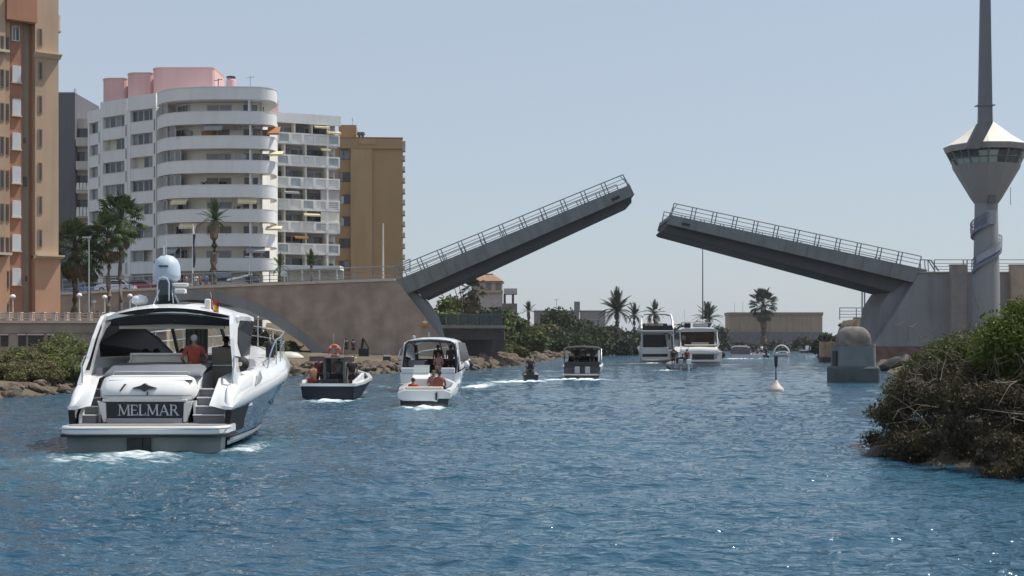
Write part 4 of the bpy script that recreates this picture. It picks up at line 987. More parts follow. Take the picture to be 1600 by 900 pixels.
# ---- palms
def feather(L=2.6, droop=.5, n=26, w=.42, wid=.05):
    mb = MB(); pts = []
    for i in range(n+1):
        t = i/n; pts.append(Vector((L*(t-.16*droop*t*t), 0, L*(.38*t-droop*.85*t*t))))
    mb.tube(pts[::3]+[pts[-1]], [max(.008, .035*(1-i/(n/3+1))) for i in range(len(pts[::3])+1)], 4)
    for i in range(2, n+1):
        t = i/n; lw = w*math.sin(math.pi*min(1, .12+t*.86))**.6; p = pts[i]; tg = (pts[i]-pts[i-1]).normalized()
        for s in (-1, 1):
            e = p+Vector((0, s*lw, -lw*.30))+tg*lw*.75; a = p-tg*wid; b = p+tg*wid
            mb.add([a, b, e], [(0, 1, 2)])
    return mb
def fan(L=1.5, r=.85, n=16, droop=.35):
    mb = MB(); mb.tube([(0, 0, 0), (L*.5, 0, L*.16), (L, 0, L*.12)], [.03, .025, .02], 4)
    c = Vector((L, 0, L*.12))
    for i in range(n):
        a = R(-125+250*i/(n-1)); d = Vector((math.cos(a), math.sin(a), 0)); s = Vector((-d.y, d.x, 0)); rr = r*(1-.25*abs(a)/2.2)
        m1 = c+d*rr*.6+Vector((0, 0, -.10*droop)); e = c+d*rr+Vector((0, 0, -droop*rr*.75)); wd = rr*.115
        mb.add([c, m1-s*wd, e, m1+s*wd+Vector((0, 0, .05))], [(0, 1, 2, 3)])
    return mb
PALMG = leafmat('palm_green', (.028, .050, .018), (.085, .125, .045)); PALMD = leafmat('palm_dark_far', (.022, .034, .024), (.07, .085, .05)); DEADP = leafmat('dead_palm_thatch', (.10, .075, .045), (.20, .15, .09))
PTR = mat('palm_trunk_fibre', (.16, .12, .09), .95, var=.25, scale=4, bump=.8, bscale=18); PTR2 = mat('palm_trunk_grey', (.24, .195, .16), .95, var=.2, scale=4, bump=.6, bscale=18)
FE = [feather(2.6, d).mesh('frond', PALMG, fix=False) for d in (.25, .5, .85)]; FED = [feather(2.8, d, 22, .5, .07).mesh('frond', PALMD, fix=False) for d in (.2, .5, .9)]
FA = [fan(droop=d).mesh('frond', PALMG, fix=False) for d in (.2, .5, .85)]; FAT = [fan(droop=1.0).mesh('frond', DEADP, fix=False)]; FAD = [fan(droop=d).mesh('frond', PALMD, fix=False) for d in (.25, .6)]
def palm(label, px, Y, crown_py, base, n, fr, scale, seed, tr=.22, lean=0., trm=None, emin=-40, emax=85, thatch=0, bulge=1., group='palms'):
    g = random.Random(seed); x = PX(px, Y); zc = PZ(crown_py, Y)
    o = thing('palm_tree', label, 'palm tree', (x, Y, base), 0, group); h = zc-base
    nt = 9; pts = [(-lean*(1-(i/nt))**1.5+.06*math.sin(i*1.7+seed), .05*math.sin(i*2.1), -.3+(h+.3)*i/nt) for i in range(nt+1)]
    rr = [tr*(1.25 if i == 0 else 1.0 if i < nt-2 else bulge)*(1+.05*g.uniform(-1, 1)) for i in range(nt+1)]
    obj('trunk', MB().tube(pts, rr, 9), trm or PTR, o, smooth=60)
    for i in range(n):
        el = R(emin+(emax-emin)*((i+.5)/n)**.8); az = i*2.39996+g.uniform(-.25, .25)
        f = link(bpy.data.objects.new('frond', fr[min(len(fr)-1, int((1-(i+.5)/n)*len(fr)))])); f.parent = o
        f.location = (pts[-1][0], 0, h+.1*i/n); f.rotation_euler = (g.uniform(-.3, .3), -el, az); s = scale*g.uniform(.82, 1.1); f.scale = (s, s, s)
    for i in range(thatch):
        f = link(bpy.data.objects.new('frond', FAT[0])); f.parent = o; az = i*2.4; f.location = (pts[-1][0], 0, h-.15-(.5 if thatch < 30 else 4.0)*g.random()*scale); f.rotation_euler = (0, R(62+g.uniform(-12, 14)), az); s = scale*.8; f.scale = (s, s, s)
    return o
palm('bushy fan palm nearest the terracotta tower, with a thick dark crown', 117, 121, 392, 4.4, 40, FA, 1.22, 1, .26, thatch=14, emin=-55)
palm('fan palm left of the tallest pair, its trunk pale and slim', 140, 126, 410, 4.4, 22, FA, .85, 2, .15, trm=PTR2, thatch=6, emin=-50)
palm('tall fan palm with a brown thatched neck, left one of the tallest pair', 170, 122, 372, 4.4, 34, FA, 1.0, 3, .22, trm=PTR2, thatch=12, emin=-50)
palm('tallest fan palm, right one of the pair, crown up against the white block', 188, 128, 345, 4.4, 40, FA, 1.15, 4, .20, trm=PTR2, thatch=8, emin=-55)
palm('lone feathery palm with a thick rough trunk in front of the curved balconies', 335, 163, 345, 8.3, 24, FE, .95, 5, .42, lean=.15, emin=-35, bulge=1.15)
palm('small young palm with two drooping fronds behind the bridge railing', 437, 158, 418, 8.6, 12, FE, .62, 6, .16, emin=-35)
palm('small upright palm beside the young one, behind the bridge railing', 486, 158, 413, 8.8, 20, FE, .62, 7, .18, emin=25, emax=88)
palm('dark palm with hanging dead fronds against the green trees, left of the villa', 739, 212, 455, 2.4, 34, FAD, 1.0, 8, .75, thatch=40, emin=-60)
palm('small spiky dark palm on the skyline right of the villa', 826, 280, 487, 2.5, 18, FED, .75, 9, .35, emin=0)
palm('large date palm on the skyline above the tree line, left of the far yachts', 964, 262, 487, 2.5, 34, FED, 1.5, 10, .5, emin=-25)
palm('smaller palm with a see-through crown, right of the large date palm', 991, 270, 493, 2.5, 20, FED, .92, 11, .3, emin=-45)
palm('round-crowned palm above the flybridge yacht', 1023, 275, 491, 2.5, 24, FED, .95, 12, .35, emin=-40)
palm('broad date palm with upright fronds behind the white motor yacht', 1106, 330, 500, 2.5, 30, FED, 1.5, 13, .9, emin=5, emax=85)
palm('fan palm standing before the long blank building', 1193, 372, 478, 1.5, 40, FAD, 2.1, 14, .85, thatch=12, emin=-50)

# ---- trees beyond the left pier
TR = [(690, 200, 470, 50, BRIGHT, 'bright green tree close to the bridge pier'), (712, 215, 452, 54, MIDG, 'tall mid green tree behind the glazed platform'), (727, 222, 436, 46, OLIVE, 'pale olive tree under the raised leaf, left of the villa'),
      (768, 214, 476, 56, DARKG, 'dark green tree below the villa terrace'), (790, 222, 468, 46, MIDG, 'green tree below the terrace canopy'), (812, 212, 502, 60, MIDG, 'rounded green bush right of the platform'),
      (842, 240, 505, 66, OLIVE, 'brownish olive thicket in the middle of the far bank'), (884, 262, 482, 70, DARKG, 'dark domed tree on the far skyline, in front of the grey house'), (870, 235, 512, 70, DARKG, 'dark low tree above the sandy shore'),
      (912, 250, 503, 56, DARKG, 'dark tree before the small pale house'), (944, 258, 500, 54, HAZG, 'grey-green tree under the large date palm'), (966, 262, 505, 50, DARKG, 'dark thicket at the foot of the date palm'),
      (996, 275, 512, 54, HAZG, 'grey-green thicket behind the flybridge yacht'), (1020, 285, 504, 50, HAZG, 'hazy tree above the flybridge yacht'), (1060, 330, 510, 50, HAZG, 'hazy bush between the two far yachts'), (1120, 360, 505, 34, HAZG, 'hazy bush at the foot of the broad date palm'),
      (795, 184, 535, 40, OLIVE, 'grey-green bush at the right end of the platform'), (735, 180, 530, 56, MIDG, 'shaded green bush beneath the platform')]
for i, (px, Y, top, w, m, lab) in enumerate(TR):
    top -= 7 if top > 478 else 3
    shrub('tree', lab, 'tree', px, Y, top, w*1.55, m, 7500, .20+.0007*Y, 200+i, base=gz(PX(px, Y), Y)-.3, group='trees on the far left bank')
TR2 = [(1215, 366, 526, 50, HAZG, 'hazy scrub along the base of the long building'), (1262, 340, 520, 54, HAZG, 'dark scrub right of the long building, above the water'), (1292, 215, 516, 42, DARKG, 'dark shrub at the left end of the earth bank'), (1325, 190, 521, 44, DRYL, 'dry brown scrub on the earth bank behind the domed fender'), (1355, 184, 518, 44, OLIVE, 'olive scrub between the domed fender and the abutment'),
       (1165, 368, 531, 60, HAZG, 'low hazy scrub at the left base of the long building')]
for i, (px, Y, top, w, m, lab) in enumerate(TR2):
    shrub('shrub', lab, 'shrub', px, Y, top, w*1.2, m, 3000, .22+.0006*Y, 300+i, group='scrub on the right bank')
# greens seen through the arch and along the foot of the wall
AR = [(330, 168, 474, 60, OLIVE, 'olive tree seen through the arch, close to the yacht roof'), (365, 175, 480, 56, MIDG, 'green tree in the middle of the arch'), (395, 172, 493, 56, OLIVE, 'olive bush at the right side of the arch'), (428, 142, 510, 34, OLIVE, 'thin dry bush against the arch ring'), (405, 158, 512, 60, DRYL, 'dry low bush in the arch opening'), (385, 153, 520, 60, OLIVE, 'olive bush under the arch crown, behind the yacht roof'), (440, 152, 525, 50, MIDG, 'green bush in the right corner of the arch')]
for i, (px, Y, top, w, m, lab) in enumerate(AR):
    shrub('shrub', lab, 'shrub', px, Y, top, w*1.2, m, 3000, .16, 320+i, base=1.0, group='bushes around the arch')
FT2 = [(508, 127, 566, 36, OLIVE), (560, 128, 563, 40, DRYL), (592, 131, 560, 46, OLIVE), (612, 134, 556, 40, MIDG)]
for i, (px, Y, top, w, m) in enumerate(FT2):
    shrub('shrub', ('low olive scrub at the foot of the stone wall, behind the navy boat', 'dry scrub between the rocks and the stone wall', 'olive scrub at the wall foot, left of the cabin cruiser', 'green scrub hard against the cabin cruiser roof')[i], 'shrub', px, Y, top, w, m, 1800, .1, 340+i, group='scrub at the foot of the stone wall')
for i, (p0, p1, Y, top, lab) in enumerate(((95, 182, 116, 480, 'clipped dark hedge behind the promenade lamps'),)):
    x0, x1 = PX(p0, Y), PX(p1, Y); h = thing('hedge', lab, 'hedge', (x0, Y, 4.4)); L = x1-x0
    cl = [(L*(j+.5)/9, .5*random.random(), .35, L/12, .5, .42) for j in range(9)]
    obj('foliage', leaf_mesh('foliage', cl, 3200, .1, DARKG, 77, .3), parent=h)
    obj('branches', limbs(.7, .8, .04, 4), BARK, h)

# ---- the big bush on the near right bank
def twigs(n, box, seed, L=(.5, 1.3), r=.012):
    g = random.Random(seed); mb = MB()
    for k in range(n):
        p = Vector((g.uniform(*box[0]), g.uniform(*box[1]), g.uniform(*box[2]))); d = Vector((g.uniform(-1, .4), g.uniform(-1, .3), g.uniform(-.25, .9))).normalized(); l = g.uniform(*L)
        q = p+d*l*.5+Vector((0, 0, g.uniform(-.1, .12))); e = p+d*l+Vector((g.uniform(-.2, .2), 0, g.uniform(-.25, .1)))
        mb.tube([p, q, e], [r*1.5, r, r*.4], 4)
        for j in range(2):
            f = Vector((g.uniform(-1, 1), g.uniform(-1, 1), g.uniform(-.3, 1))).normalized()*l*.35; mb.tube([q, q+f], [r*.8, r*.25], 3)
    return mb
TWIG = mat('grey_dead_twig', (.20, .165, .13), .95, var=.3, scale=4)
def bigbush(name, label, x, y, cl, n, leaf, m, seed, tw, box, r=.0065):
    lim = lambda px: float(np.interp(px, [1330, 1355, 1390, 1445, 1500, 1550, 1600, 1700], [680, 648, 598, 533, 510, 478, 455, 440]))
    fit = []
    for a_, b_, c_, rx_, ry_, rz_ in cl:                     # the thicket falls away in one slope towards the water
        Yw = y+b_; pw = (x+a_-rx_*.5)/Yw*F+CX; fit.append((a_, b_, max(.1, min(c_, PZ(lim(pw), Yw)-rz_*.95)), rx_, ry_, rz_))
    cl = fit; n = int(n*1.55); tw = int(tw*.55)
    o = thing(name, label, 'shrub', (x, y, 0)); obj('foliage', leaf_mesh('foliage', cl, n, leaf*1.1, m, seed, .3, .42), parent=o)
    obj('branches', twigs(tw, box, seed, r=r), TWIG, o); return o
g = random.Random(5)
def blob(n, fx_, fy_, fz_, r):
    out = []
    for k in range(n): rr = g.uniform(*r); out.append((g.uniform(*fx_), g.uniform(*fy_), g.uniform(*fz_), rr, rr, rr*g.uniform(.6, .9)))
    return out
DUSK = leafmat('shade_brown_leaves', (.024, .020, .011), (.085, .072, .038)); OLV2 = leafmat('olive_brown_leaves', (.036, .050, .014), (.12, .15, .038))  # DUSK: dry brown, darkened with the shade low in the thicket
GRN2 = leafmat('fresh_green_leaves', (.045, .072, .013), (.165, .21, .038))
# overhanging grey-brown edge, tip at the water
cl = blob(26, (-.35, 2.6), (-1.5, 2.2), (.05, 1.3), (.32, .6))+blob(16, (.1, 2.4), (-.5, 2.5), (1.0, 2.25), (.4, .65))+blob(14, (-.2, 2.2), (-2.4, -1.0), (-.05, .7), (.25, .5))
bigbush('shrub', 'brown and grey twiggy shrub overhanging the water at the right bank tip', 9.75, 35, cl, 32000, .042, DUSK, 11, 260, ((-.3, 2.8), (-2.2, 1.5), (.2, 2.1)))
cl = blob(34, (-.5, 3.2), (-2.4, 1.5), (.0, 1.5), (.4, .7))+blob(26, (-1.3, 3.0), (-3.3, -1.4), (-.1, .8), (.25, .5))+blob(16, (-1.6, 1.5), (-1.2, .6), (.5, 1.9), (.35, .6))
bigbush('shrub', 'dark shaded shrub low on the near right bank, by the lower picture edge', 11.2, 32.2, cl, 38000, .042, DUSK, 12, 220, ((-.3, 3.2), (-2.4, 1.5), (.15, 2.0)))
cl = blob(24, (-.7, 2.4), (-1.6, 2.4), (1.2, 2.95), (.45, .8))+blob(16, (.0, 3.4), (-.5, 3), (2.0, 3.2), (.5, .8))
bigbush('shrub', 'olive shrub sloping up in the middle of the near right bank', 11.1, 37.5, cl, 26000, .045, OLV2, 13, 150, ((-.6, 3), (-1.8, 2), (1.1, 3)))
cl = blob(24, (-1.3, 2.6), (-1.2, 2.0), (1.9, 3.2), (.45, .75))+blob(14, (-.4, 3), (-1, 2), (2.6, 4.1), (.4, .6))
bigbush('shrub', 'fresh green leafy shrub highest on the near right bank, at the right picture edge', 12.7, 34.8, cl, 30000, .048, GRN2, 14, 70, ((-1, 2.4), (-1.6, 1.5), (1.5, 3.3)))
cl = blob(22, (0, 4), (-2, 3), (1.6, 3.6), (.6, 1.0))
bigbush('shrub', 'dark olive shrub behind the fresh green one, under the pale tower shaft', 14.6, 43, cl, 22000, .05, OLV2, 15, 60, ((0, 4), (-2, 3), (1.5, 3.9)))
cl = blob(18, (-2, 3), (-3, 4), (.8, 2.2), (.6, 1.0))
bigbush('shrub', 'olive shrub further back, in front of the abutment rocks', 15.6, 50, cl, 16000, .055, OLV2, 16, 60, ((-2, 3), (-3, 3), (.6, 2.6)))
# overhanging twig from a tree just beyond the right edge
tt = thing('tree', 'leafy twigs of a tree reaching in at the right picture edge, beside the tower shaft', 'tree', (18.6, 44, 1.6))
obj('trunk', MB().tube([(0, 0, -1), (.1, 0, 2), (-.3, .1, 4.5), (.2, 0, 6.5)], [.2, .16, .11, .04], 7), BARK, tt, smooth=60)
obj('branches', MB().tube([(-.3, .1, 4.2), (-1.3, 0, 4.8), (-2.15, 0, 5.0)], [.06, .035, .012], 5).tube([(-.3, .1, 4.0), (-1.3, .1, 4.1), (-2.3, 0, 4.25)], [.06, .03, .01], 5).tube([(0, 0, 5), (1.2, .2, 5.8)], [.07, .03], 5).tube([(0, 0, 3), (1.5, -.4, 4.4)], [.07, .03], 5), BARK, tt)
cl = [(-2.2, 0, 4.28, .3, .25, .16), (-2.12, 0, 5.05, .16, .2, .13), (-1.6, 0, 4.8, .35, .3, .25), (-1.5, .1, 4.2, .35, .3, .2)]+[(x_, y_, z_, .6, .6, .45) for x_, y_, z_ in ((.6, 0, 6.3), (1.2, .2, 5.8), (1.5, -.4, 4.5), (0, .6, 5.6), (.4, -.6, 5.2), (.9, .4, 4.9))]
obj('crown', leaf_mesh('crown', cl, 3600, .06, MIDG, 31, .2), parent=tt)
# ================================================================== people
SKIN = mat('tanned_skin', (.27, .135, .082), .55, var=.08); SKIN2 = mat('fair_skin', (.52, .32, .23), .55, var=.08); HAIRD = mat('dark_hair', (.025, .018, .014), .6); HAIRG = mat('grey_hair', (.40, .38, .36), .6); HAIRB = mat('brown_hair', (.10, .055, .03), .6)
EYE = mat('eye_dark', (.03, .025, .02), .3)
def cloth(name, c): return mat(name, c, .85, var=.12, scale=9)
C_RED = cloth('rust_red_cloth', (.33, .055, .03)); C_RED2 = cloth('bright_red_cloth', (.45, .03, .025)); C_BLK = cloth('black_cloth', (.02, .02, .023)); C_NAVY = cloth('navy_cloth', (.025, .035, .075)); C_WHT = cloth('white_cloth', (.70, .70, .68)); C_GRY = cloth('grey_cloth', (.22, .22, .23)); C_BLU = cloth('blue_cloth', (.10, .20, .38)); C_PNK = cloth('pink_cloth', (.34, .17, .17))
ORDER = [('pelvis', None), ('spine', 'pelvis'), ('chest', 'spine'), ('neck', 'chest'), ('jaw', 'neck'), ('head', 'jaw'), ('crown', 'head'), ('nose', 'head'),
         ('shL', 'chest'), ('elL', 'shL'), ('wrL', 'elL'), ('paL', 'wrL'), ('shR', 'chest'), ('elR', 'shR'), ('wrR', 'elR'), ('paR', 'wrR'),
         ('hiL', 'pelvis'), ('knL', 'hiL'), ('anL', 'knL'), ('toL', 'anL'), ('hiR', 'pelvis'), ('knR', 'hiR'), ('anR', 'knR'), ('toR', 'anR')]
RAD = dict(pelvis=.135, spine=.125, chest=.15, neck=.058, jaw=.072, head=.098, crown=.07, nose=.018, sh=.068, el=.046, wr=.031, pa=.036, hi=.105, kn=.062, an=.042, to=.036)
def base_pose():
    P = dict(pelvis=(0, 0, .95), spine=(0, 0, 1.13), chest=(0, 0, 1.33), neck=(0, .0, 1.49), jaw=(0, .03, 1.57), head=(0, .03, 1.65), crown=(0, .02, 1.72), nose=(0, .135, 1.635))
    for s, k in ((-1, 'L'), (1, 'R')):
        P.update({'sh'+k: (.185*s, -.01, 1.41), 'el'+k: (.25*s, -.04, 1.13), 'wr'+k: (.26*s, .04, .90), 'pa'+k: (.26*s, .06, .82), 'hi'+k: (.10*s, 0, .88), 'kn'+k: (.115*s, .02, .49), 'an'+k: (.12*s, -.02, .08), 'to'+k: (.14*s, .13, .035)})
    return P
def pose(kind):
    P = base_pose()
    if kind == 'hip': P.update(elR=(.36, -.10, 1.14), wrR=(.22, .06, 1.0), paR=(.17, .10, .97), elL=(-.34, -.06, 1.13), wrL=(-.24, .10, .98), paL=(-.19, .13, .95))
    if kind == 'walk': P.update(knL=(-.11, .14, .50), anL=(-.12, .22, .10), toL=(-.13, .37, .05), knR=(.11, -.02, .48), anR=(.11, -.26, .13), toR=(.12, -.14, .04), wrR=(.25, .18, .95), paR=(.25, .22, .88), wrL=(-.26, -.12, .93), paL=(-.26, -.12, .85))
    if kind == 'lean':
        for k in ('spine', 'chest', 'neck', 'jaw', 'head', 'crown', 'nose', 'shL', 'shR'): x, y, z = P[k]; P[k] = (x, y+(z-.95)*.3, z-.02)
        P.update(elL=(-.26, .28, 1.16), wrL=(-.2, .48, 1.08), paL=(-.18, .56, 1.07), elR=(.26, .28, 1.16), wrR=(.2, .48, 1.08), paR=(.18, .56, 1.07))
    if kind in ('sit', 'ride'):
        for k in list(P):
            if k[:2] in ('kn', 'an', 'to'): continue
            x, y, z = P[k]; P[k] = (x, y, z-.42)
        w = .26 if kind == 'ride' else .14
        for s, k in ((-1, 'L'), (1, 'R')):
            P.update({'hi'+k: (.10*s, .04, .50), 'kn'+k: (w*s, .43, .52), 'an'+k: (w*s, .42 if kind == 'sit' else .2, .10), 'to'+k: (w*s, .56 if kind == 'sit' else .36, .06), 'el'+k: (.27*s, .12, .74), 'wr'+k: (.20*s, .34, .66), 'pa'+k: (.17*s, .41, .64)})
            if kind == 'ride': P.update({'el'+k: (.30*s, .22, .78), 'wr'+k: (.28*s, .46, .80), 'pa'+k: (.27*s, .54, .82)})
        if kind == 'ride':
            for k in ('spine', 'chest', 'neck', 'jaw', 'head', 'crown', 'nose', 'shL', 'shR'): x, y, z = P[k]; P[k] = (x, y+(z-.5)*.2, z)
    return P
def skin_mesh(name, verts, edges, rads, m, sub=1):
    me = bpy.data.meshes.new(name); me.from_pydata([Vector(v) for v in verts], edges, [])
    o = link(bpy.data.objects.new(name, me)); md = o.modifiers.new('skin', 'SKIN')
    for i, d in enumerate(me.skin_vertices[0].data): r = rads[i]; d.radius = r if isinstance(r, tuple) else (r, r); d.use_root = (i == 0)
    md.use_smooth_shade = True; sb = o.modifiers.new('sub', 'SUBSURF'); sb.levels = sub; sb.render_levels = sub
    dg = bpy.context.evaluated_depsgraph_get(); out = bpy.data.meshes.new_from_object(o.evaluated_get(dg)); out.name = name
    bpy.data.objects.remove(o); bpy.data.meshes.remove(me); out.materials.clear(); out.materials.append(m)
    out.polygons.foreach_set('use_smooth', [True]*len(out.polygons))
    return out
_pm = {}
def pmesh(kind, what):
    key = (kind, what)
    if key in _pm: return _pm[key]
    P = pose(kind); vs = []; es = []; rs = []; idx = {}
    def av(k, p, r, par): idx[k] = len(vs); vs.append(p); rs.append(r); (es.append((idx[par], idx[k])) if par else None)
    g = lambda a, b, t: tuple(P[a][i]+(P[b][i]-P[a][i])*t for i in range(3))
    if what == 'body':
        for k, par in ORDER:
            r = RAD.get(k) or RAD[k[:2]]
            av(k, P[k], (r*1.25, r*.82) if k in ('pelvis', 'spine', 'chest') else r, par)
        for s, k in ((-1, 'L'), (1, 'R')):
            pa = Vector(P['pa'+k]); d = (pa-Vector(P['wr'+k])).normalized(); side = d.cross(Vector((s, 0, .2))).normalized(); curl = side.cross(d).normalized()*-s
            for j, (off, ln) in enumerate(((-.030, .075), (-.010, .085), (.010, .08), (.030, .062))):
                a = pa+side*off+d*.04; b = a+d*ln*.55+curl*.008; c = b+d*ln*.4+curl*.028
                av('f%d0%s' % (j, k), a, .0105, 'pa'+k); av('f%d1%s' % (j, k), b, .009, 'f%d0%s' % (j, k)); av('f%d2%s' % (j, k), c, .0075, 'f%d1%s' % (j, k))
            a = pa-side*.045-d*.01; av('t0'+k, a, .012, 'pa'+k); av('t1'+k, a+d*.04-side*.02+curl*.02, .009, 't0'+k)
        out = skin_mesh('body', vs, es, rs, SKIN)
    elif what == 'shirt':
        av('spine', P['spine'], (.185, .130), None); av('pelvis', g('spine', 'pelvis', .85), (.185, .135), 'spine'); av('chest', P['chest'], (.205, .140), 'spine'); av('neck', g('chest', 'neck', .55), .085, 'chest')
        for k in 'LR': av('sh'+k, P['sh'+k], .088, 'chest'); av('el'+k, g('sh'+k, 'el'+k, .72), .066, 'sh'+k)
        out = skin_mesh('shirt', vs, es, rs, C_RED)
    elif what == 'shorts':
        av('pelvis', P['pelvis'], (.185, .135), None); av('w', g('pelvis', 'spine', .45), (.17, .122), 'pelvis')
        for k in 'LR': av('hi'+k, P['hi'+k], .128, 'pelvis'); av('kn'+k, g('hi'+k, 'kn'+k, .75), .092, 'hi'+k)
        out = skin_mesh('shorts', vs, es, rs, C_NAVY)
    elif what == 'hair':
        c = Vector(P['head']); mb = MB()
        mb.sphere((c.x, c.y-.022, c.z+.028), .108, 12, 8, (.92, 1.0, .95)); out = mb.mesh('hair', HAIRD, 80)
    elif what == 'face':
        c = Vector(P['head']); mb = MB()
        for s in (-1, 1): mb.sphere((c.x+.034*s, c.y+.083, c.z+.004), .013, 8, 5); mb.sphere((c.x+.098*s, c.y-.005, c.z-.01), .024, 6, 4, (.5, 1, 1.4))
        mb.box(c.x-.026, c.x+.026, c.y+.082, c.y+.098, c.z-.068, c.z-.058); out = mb.mesh('face', EYE)
    _pm[key] = out; return out
def person(label, x, y, z, kind='stand', rot=0., shirt=None, shorts=None, hair=HAIRD, skin=SKIN, scale=1., group=None):
    """x, y, z: under the feet (the seat is .42 m up when sitting); rot 0 looks towards +Y"""
    def mk(w, m):
        key = (kind, w, m.name)
        if key not in _pm: c = pmesh(kind, w).copy(); c.materials.clear(); c.materials.append(m); _pm[key] = c
        return _pm[key]
    o = obj('person', mk('body', skin), loc=(x, y, z), rotz=R(rot)); o.scale = (scale,)*3
    tag(o, label, 'person', group)
    if shirt: obj('shirt', mk('shirt', shirt), parent=o)
    if shorts: obj('shorts', mk('shorts', shorts), parent=o)
    if hair: obj('hair', mk('hair', hair), parent=o)
    obj('face', mk('face', EYE), parent=o)
    return o
def place(px, Y, z): return PX(px, Y), Y, z

# ================================================================== boats
gel = mat('white_gelcoat', (.80, .80, .785), .22, var=.02, coat=.6); gelg = mat('grey_gelcoat', (.36, .365, .375), .35, var=.06, coat=.3); navyh = mat('blue_hull_paint', (.045, .085, .125), .10, var=.06, coat=.8, spec=.7)
blackp = mat('black_gloss', (.012, .013, .016), .15, var=.1, coat=.5); tint = mat('tinted_glass', (.010, .012, .015), .12, var=.2, spec=.3); chrome = mat('stainless', (.62, .63, .65), .22, metal=1., var=.03)
canv = mat('black_canvas', (.017, .018, .021), .85, var=.15, scale=3); creamv = mat('cream_vinyl', (.66, .60, .48), .55, var=.06); greyv = mat('grey_sunpad', (.17, .18, .20), .7, var=.08, scale=3); teak = mat('grey_teak', (.26, .235, .215), .8, var=.12, scale=6, streak=.2)
bott = mat('shadow_grey_green', (.26, .29, .285), .7, var=.12, scale=2, streak=.3); domeb = mat('pale_blue_radome', (.50, .58, .65), .35, var=.05); rubber = MATS['black_rubber']  # bott: shadow under the swim platform put into the colour
def hull(mb, st, cap=True):
    S = []
    for y, bd, bc, zs, zc, zk in st:
        m = bc+(bd-bc)*.45; zm = zc+(zs-zc)*.5
        S.append([(-bd, y, zs), (-m, y, zm), (-bc, y, zc), (-bc*.5, y, zk+(zc-zk)*.35), (0, y, zk), (bc*.5, y, zk+(zc-zk)*.35), (bc, y, zc), (m, y, zm), (bd, y, zs)])
    return mb.loft(S, cap0=cap)
def lerp_st(st, y, c): return float(np.interp(y, [s[0] for s in st], [s[c] for s in st]))

# ---------------- the white and blue motor yacht
ya = thing('motor_yacht', 'large white motor yacht with dark blue hull and pale radar dome, nearest the camera', 'motor yacht', (PX(221, 35.8), 35.8, .02), R(1.5))
ST = [(.95, 2.10, 2.00, 1.02, .12, -.5), (2.5, 2.22, 2.05, 1.12, .12, -.55), (5, 2.42, 2.04, 1.34, .14, -.6), (8, 2.58, 1.8, 1.60, .2, -.6), (11, 2.3, 1.15, 1.82, .32, -.5), (13.5, 1.30, .5, 1.98, .5, -.3), (15.4, .06, .03, 2.08, .8, .1)]
ST = [(y, *[float(np.interp(y, [s[0] for s in ST], [s[c] for s in ST])) for c in range(1, 6)]) for y in (.95, 2, 3, 4, 5, 6.5, 8, 9.5, 11, 12.3, 13.5, 14.5, 15.4)]
obj('hull', hull(MB(), ST, False), navyh, ya, smooth=50)
obj('boot_stripe', MB().loft([[(x*(1.006), y, .2), (x*1.012, y, .30)] for x, y in [(lerp_st(ST, y, 2)+.05, y) for y in np.linspace(1, 15, 20)]]).loft([[(-x*1.006, y, .2), (-x*1.012, y, .30)] for x, y in [(lerp_st(ST, y, 2)+.05, y) for y in np.linspace(1, 15, 20)]]), gelg, ya)
# white topsides above the blue: rounded shoulder rolling in to the side deck
def gun(s):
    S = []
    for y, bd, bc, zs, zc, zk in ST:
        f = max(0, 1-(y-.95)/5); hgt = .62+.12*math.exp(-((y-3)/2.2)**2); en = min(1, (y-.8)/1.2); k = bd/2.3
        S.append([(s*(bd-.01), y, zs-.02), (s*(bd+.035), y, zs+.06), (s*(bd+.045)*1, y, zs+.05+.16*en), (s*(bd-.03), y, zs+.05+(hgt-.3)*en), (s*(bd-.16*k), y, zs+.05+(hgt-.12)*en), (s*(bd-.36*k), y, zs+.05+(hgt-.05)*en), (s*max(.0, bd-.62*k), y, zs+.05+(hgt-.03)*en)])
    return MB().loft(S, cap0=True)
for s in (-1, 1): obj('topside', gun(s), gel, ya, smooth=60)
obj('deck', MB().loft([[(-max(.02, bd-.6*bd/2.3), y, zs+.62), (0, y, zs+.72), (max(.02, bd-.6*bd/2.3), y, zs+.62)] for y, bd, bc, zs, zc, zk in ST if y > 6]), gel, ya, smooth=60)
for s in (-1, 1):
    obj('side_deck', MB().loft([[(s*(bd-.6*bd/2.3), y, zs+.6), (s*max(.3, 1.97-max(0, y-6.6)*.27), y, zs+.62+.02)] for y, bd, bc, zs, zc, zk in ST if 2.9 <= y < 10]), gel, ya, smooth=60)
    obj('corner_panel', MB().loft([[(s*2.085, y, .67), (s*2.115, y, 1.035), (s*1.95, y-.0, 1.035), (s*1.95, y, .67)] for y in (.93, 1.3)], closed=True, cap0=True, cap1=True), mat('matt_black_panel', (.013, .013, .016), .55, spec=.25), ya)
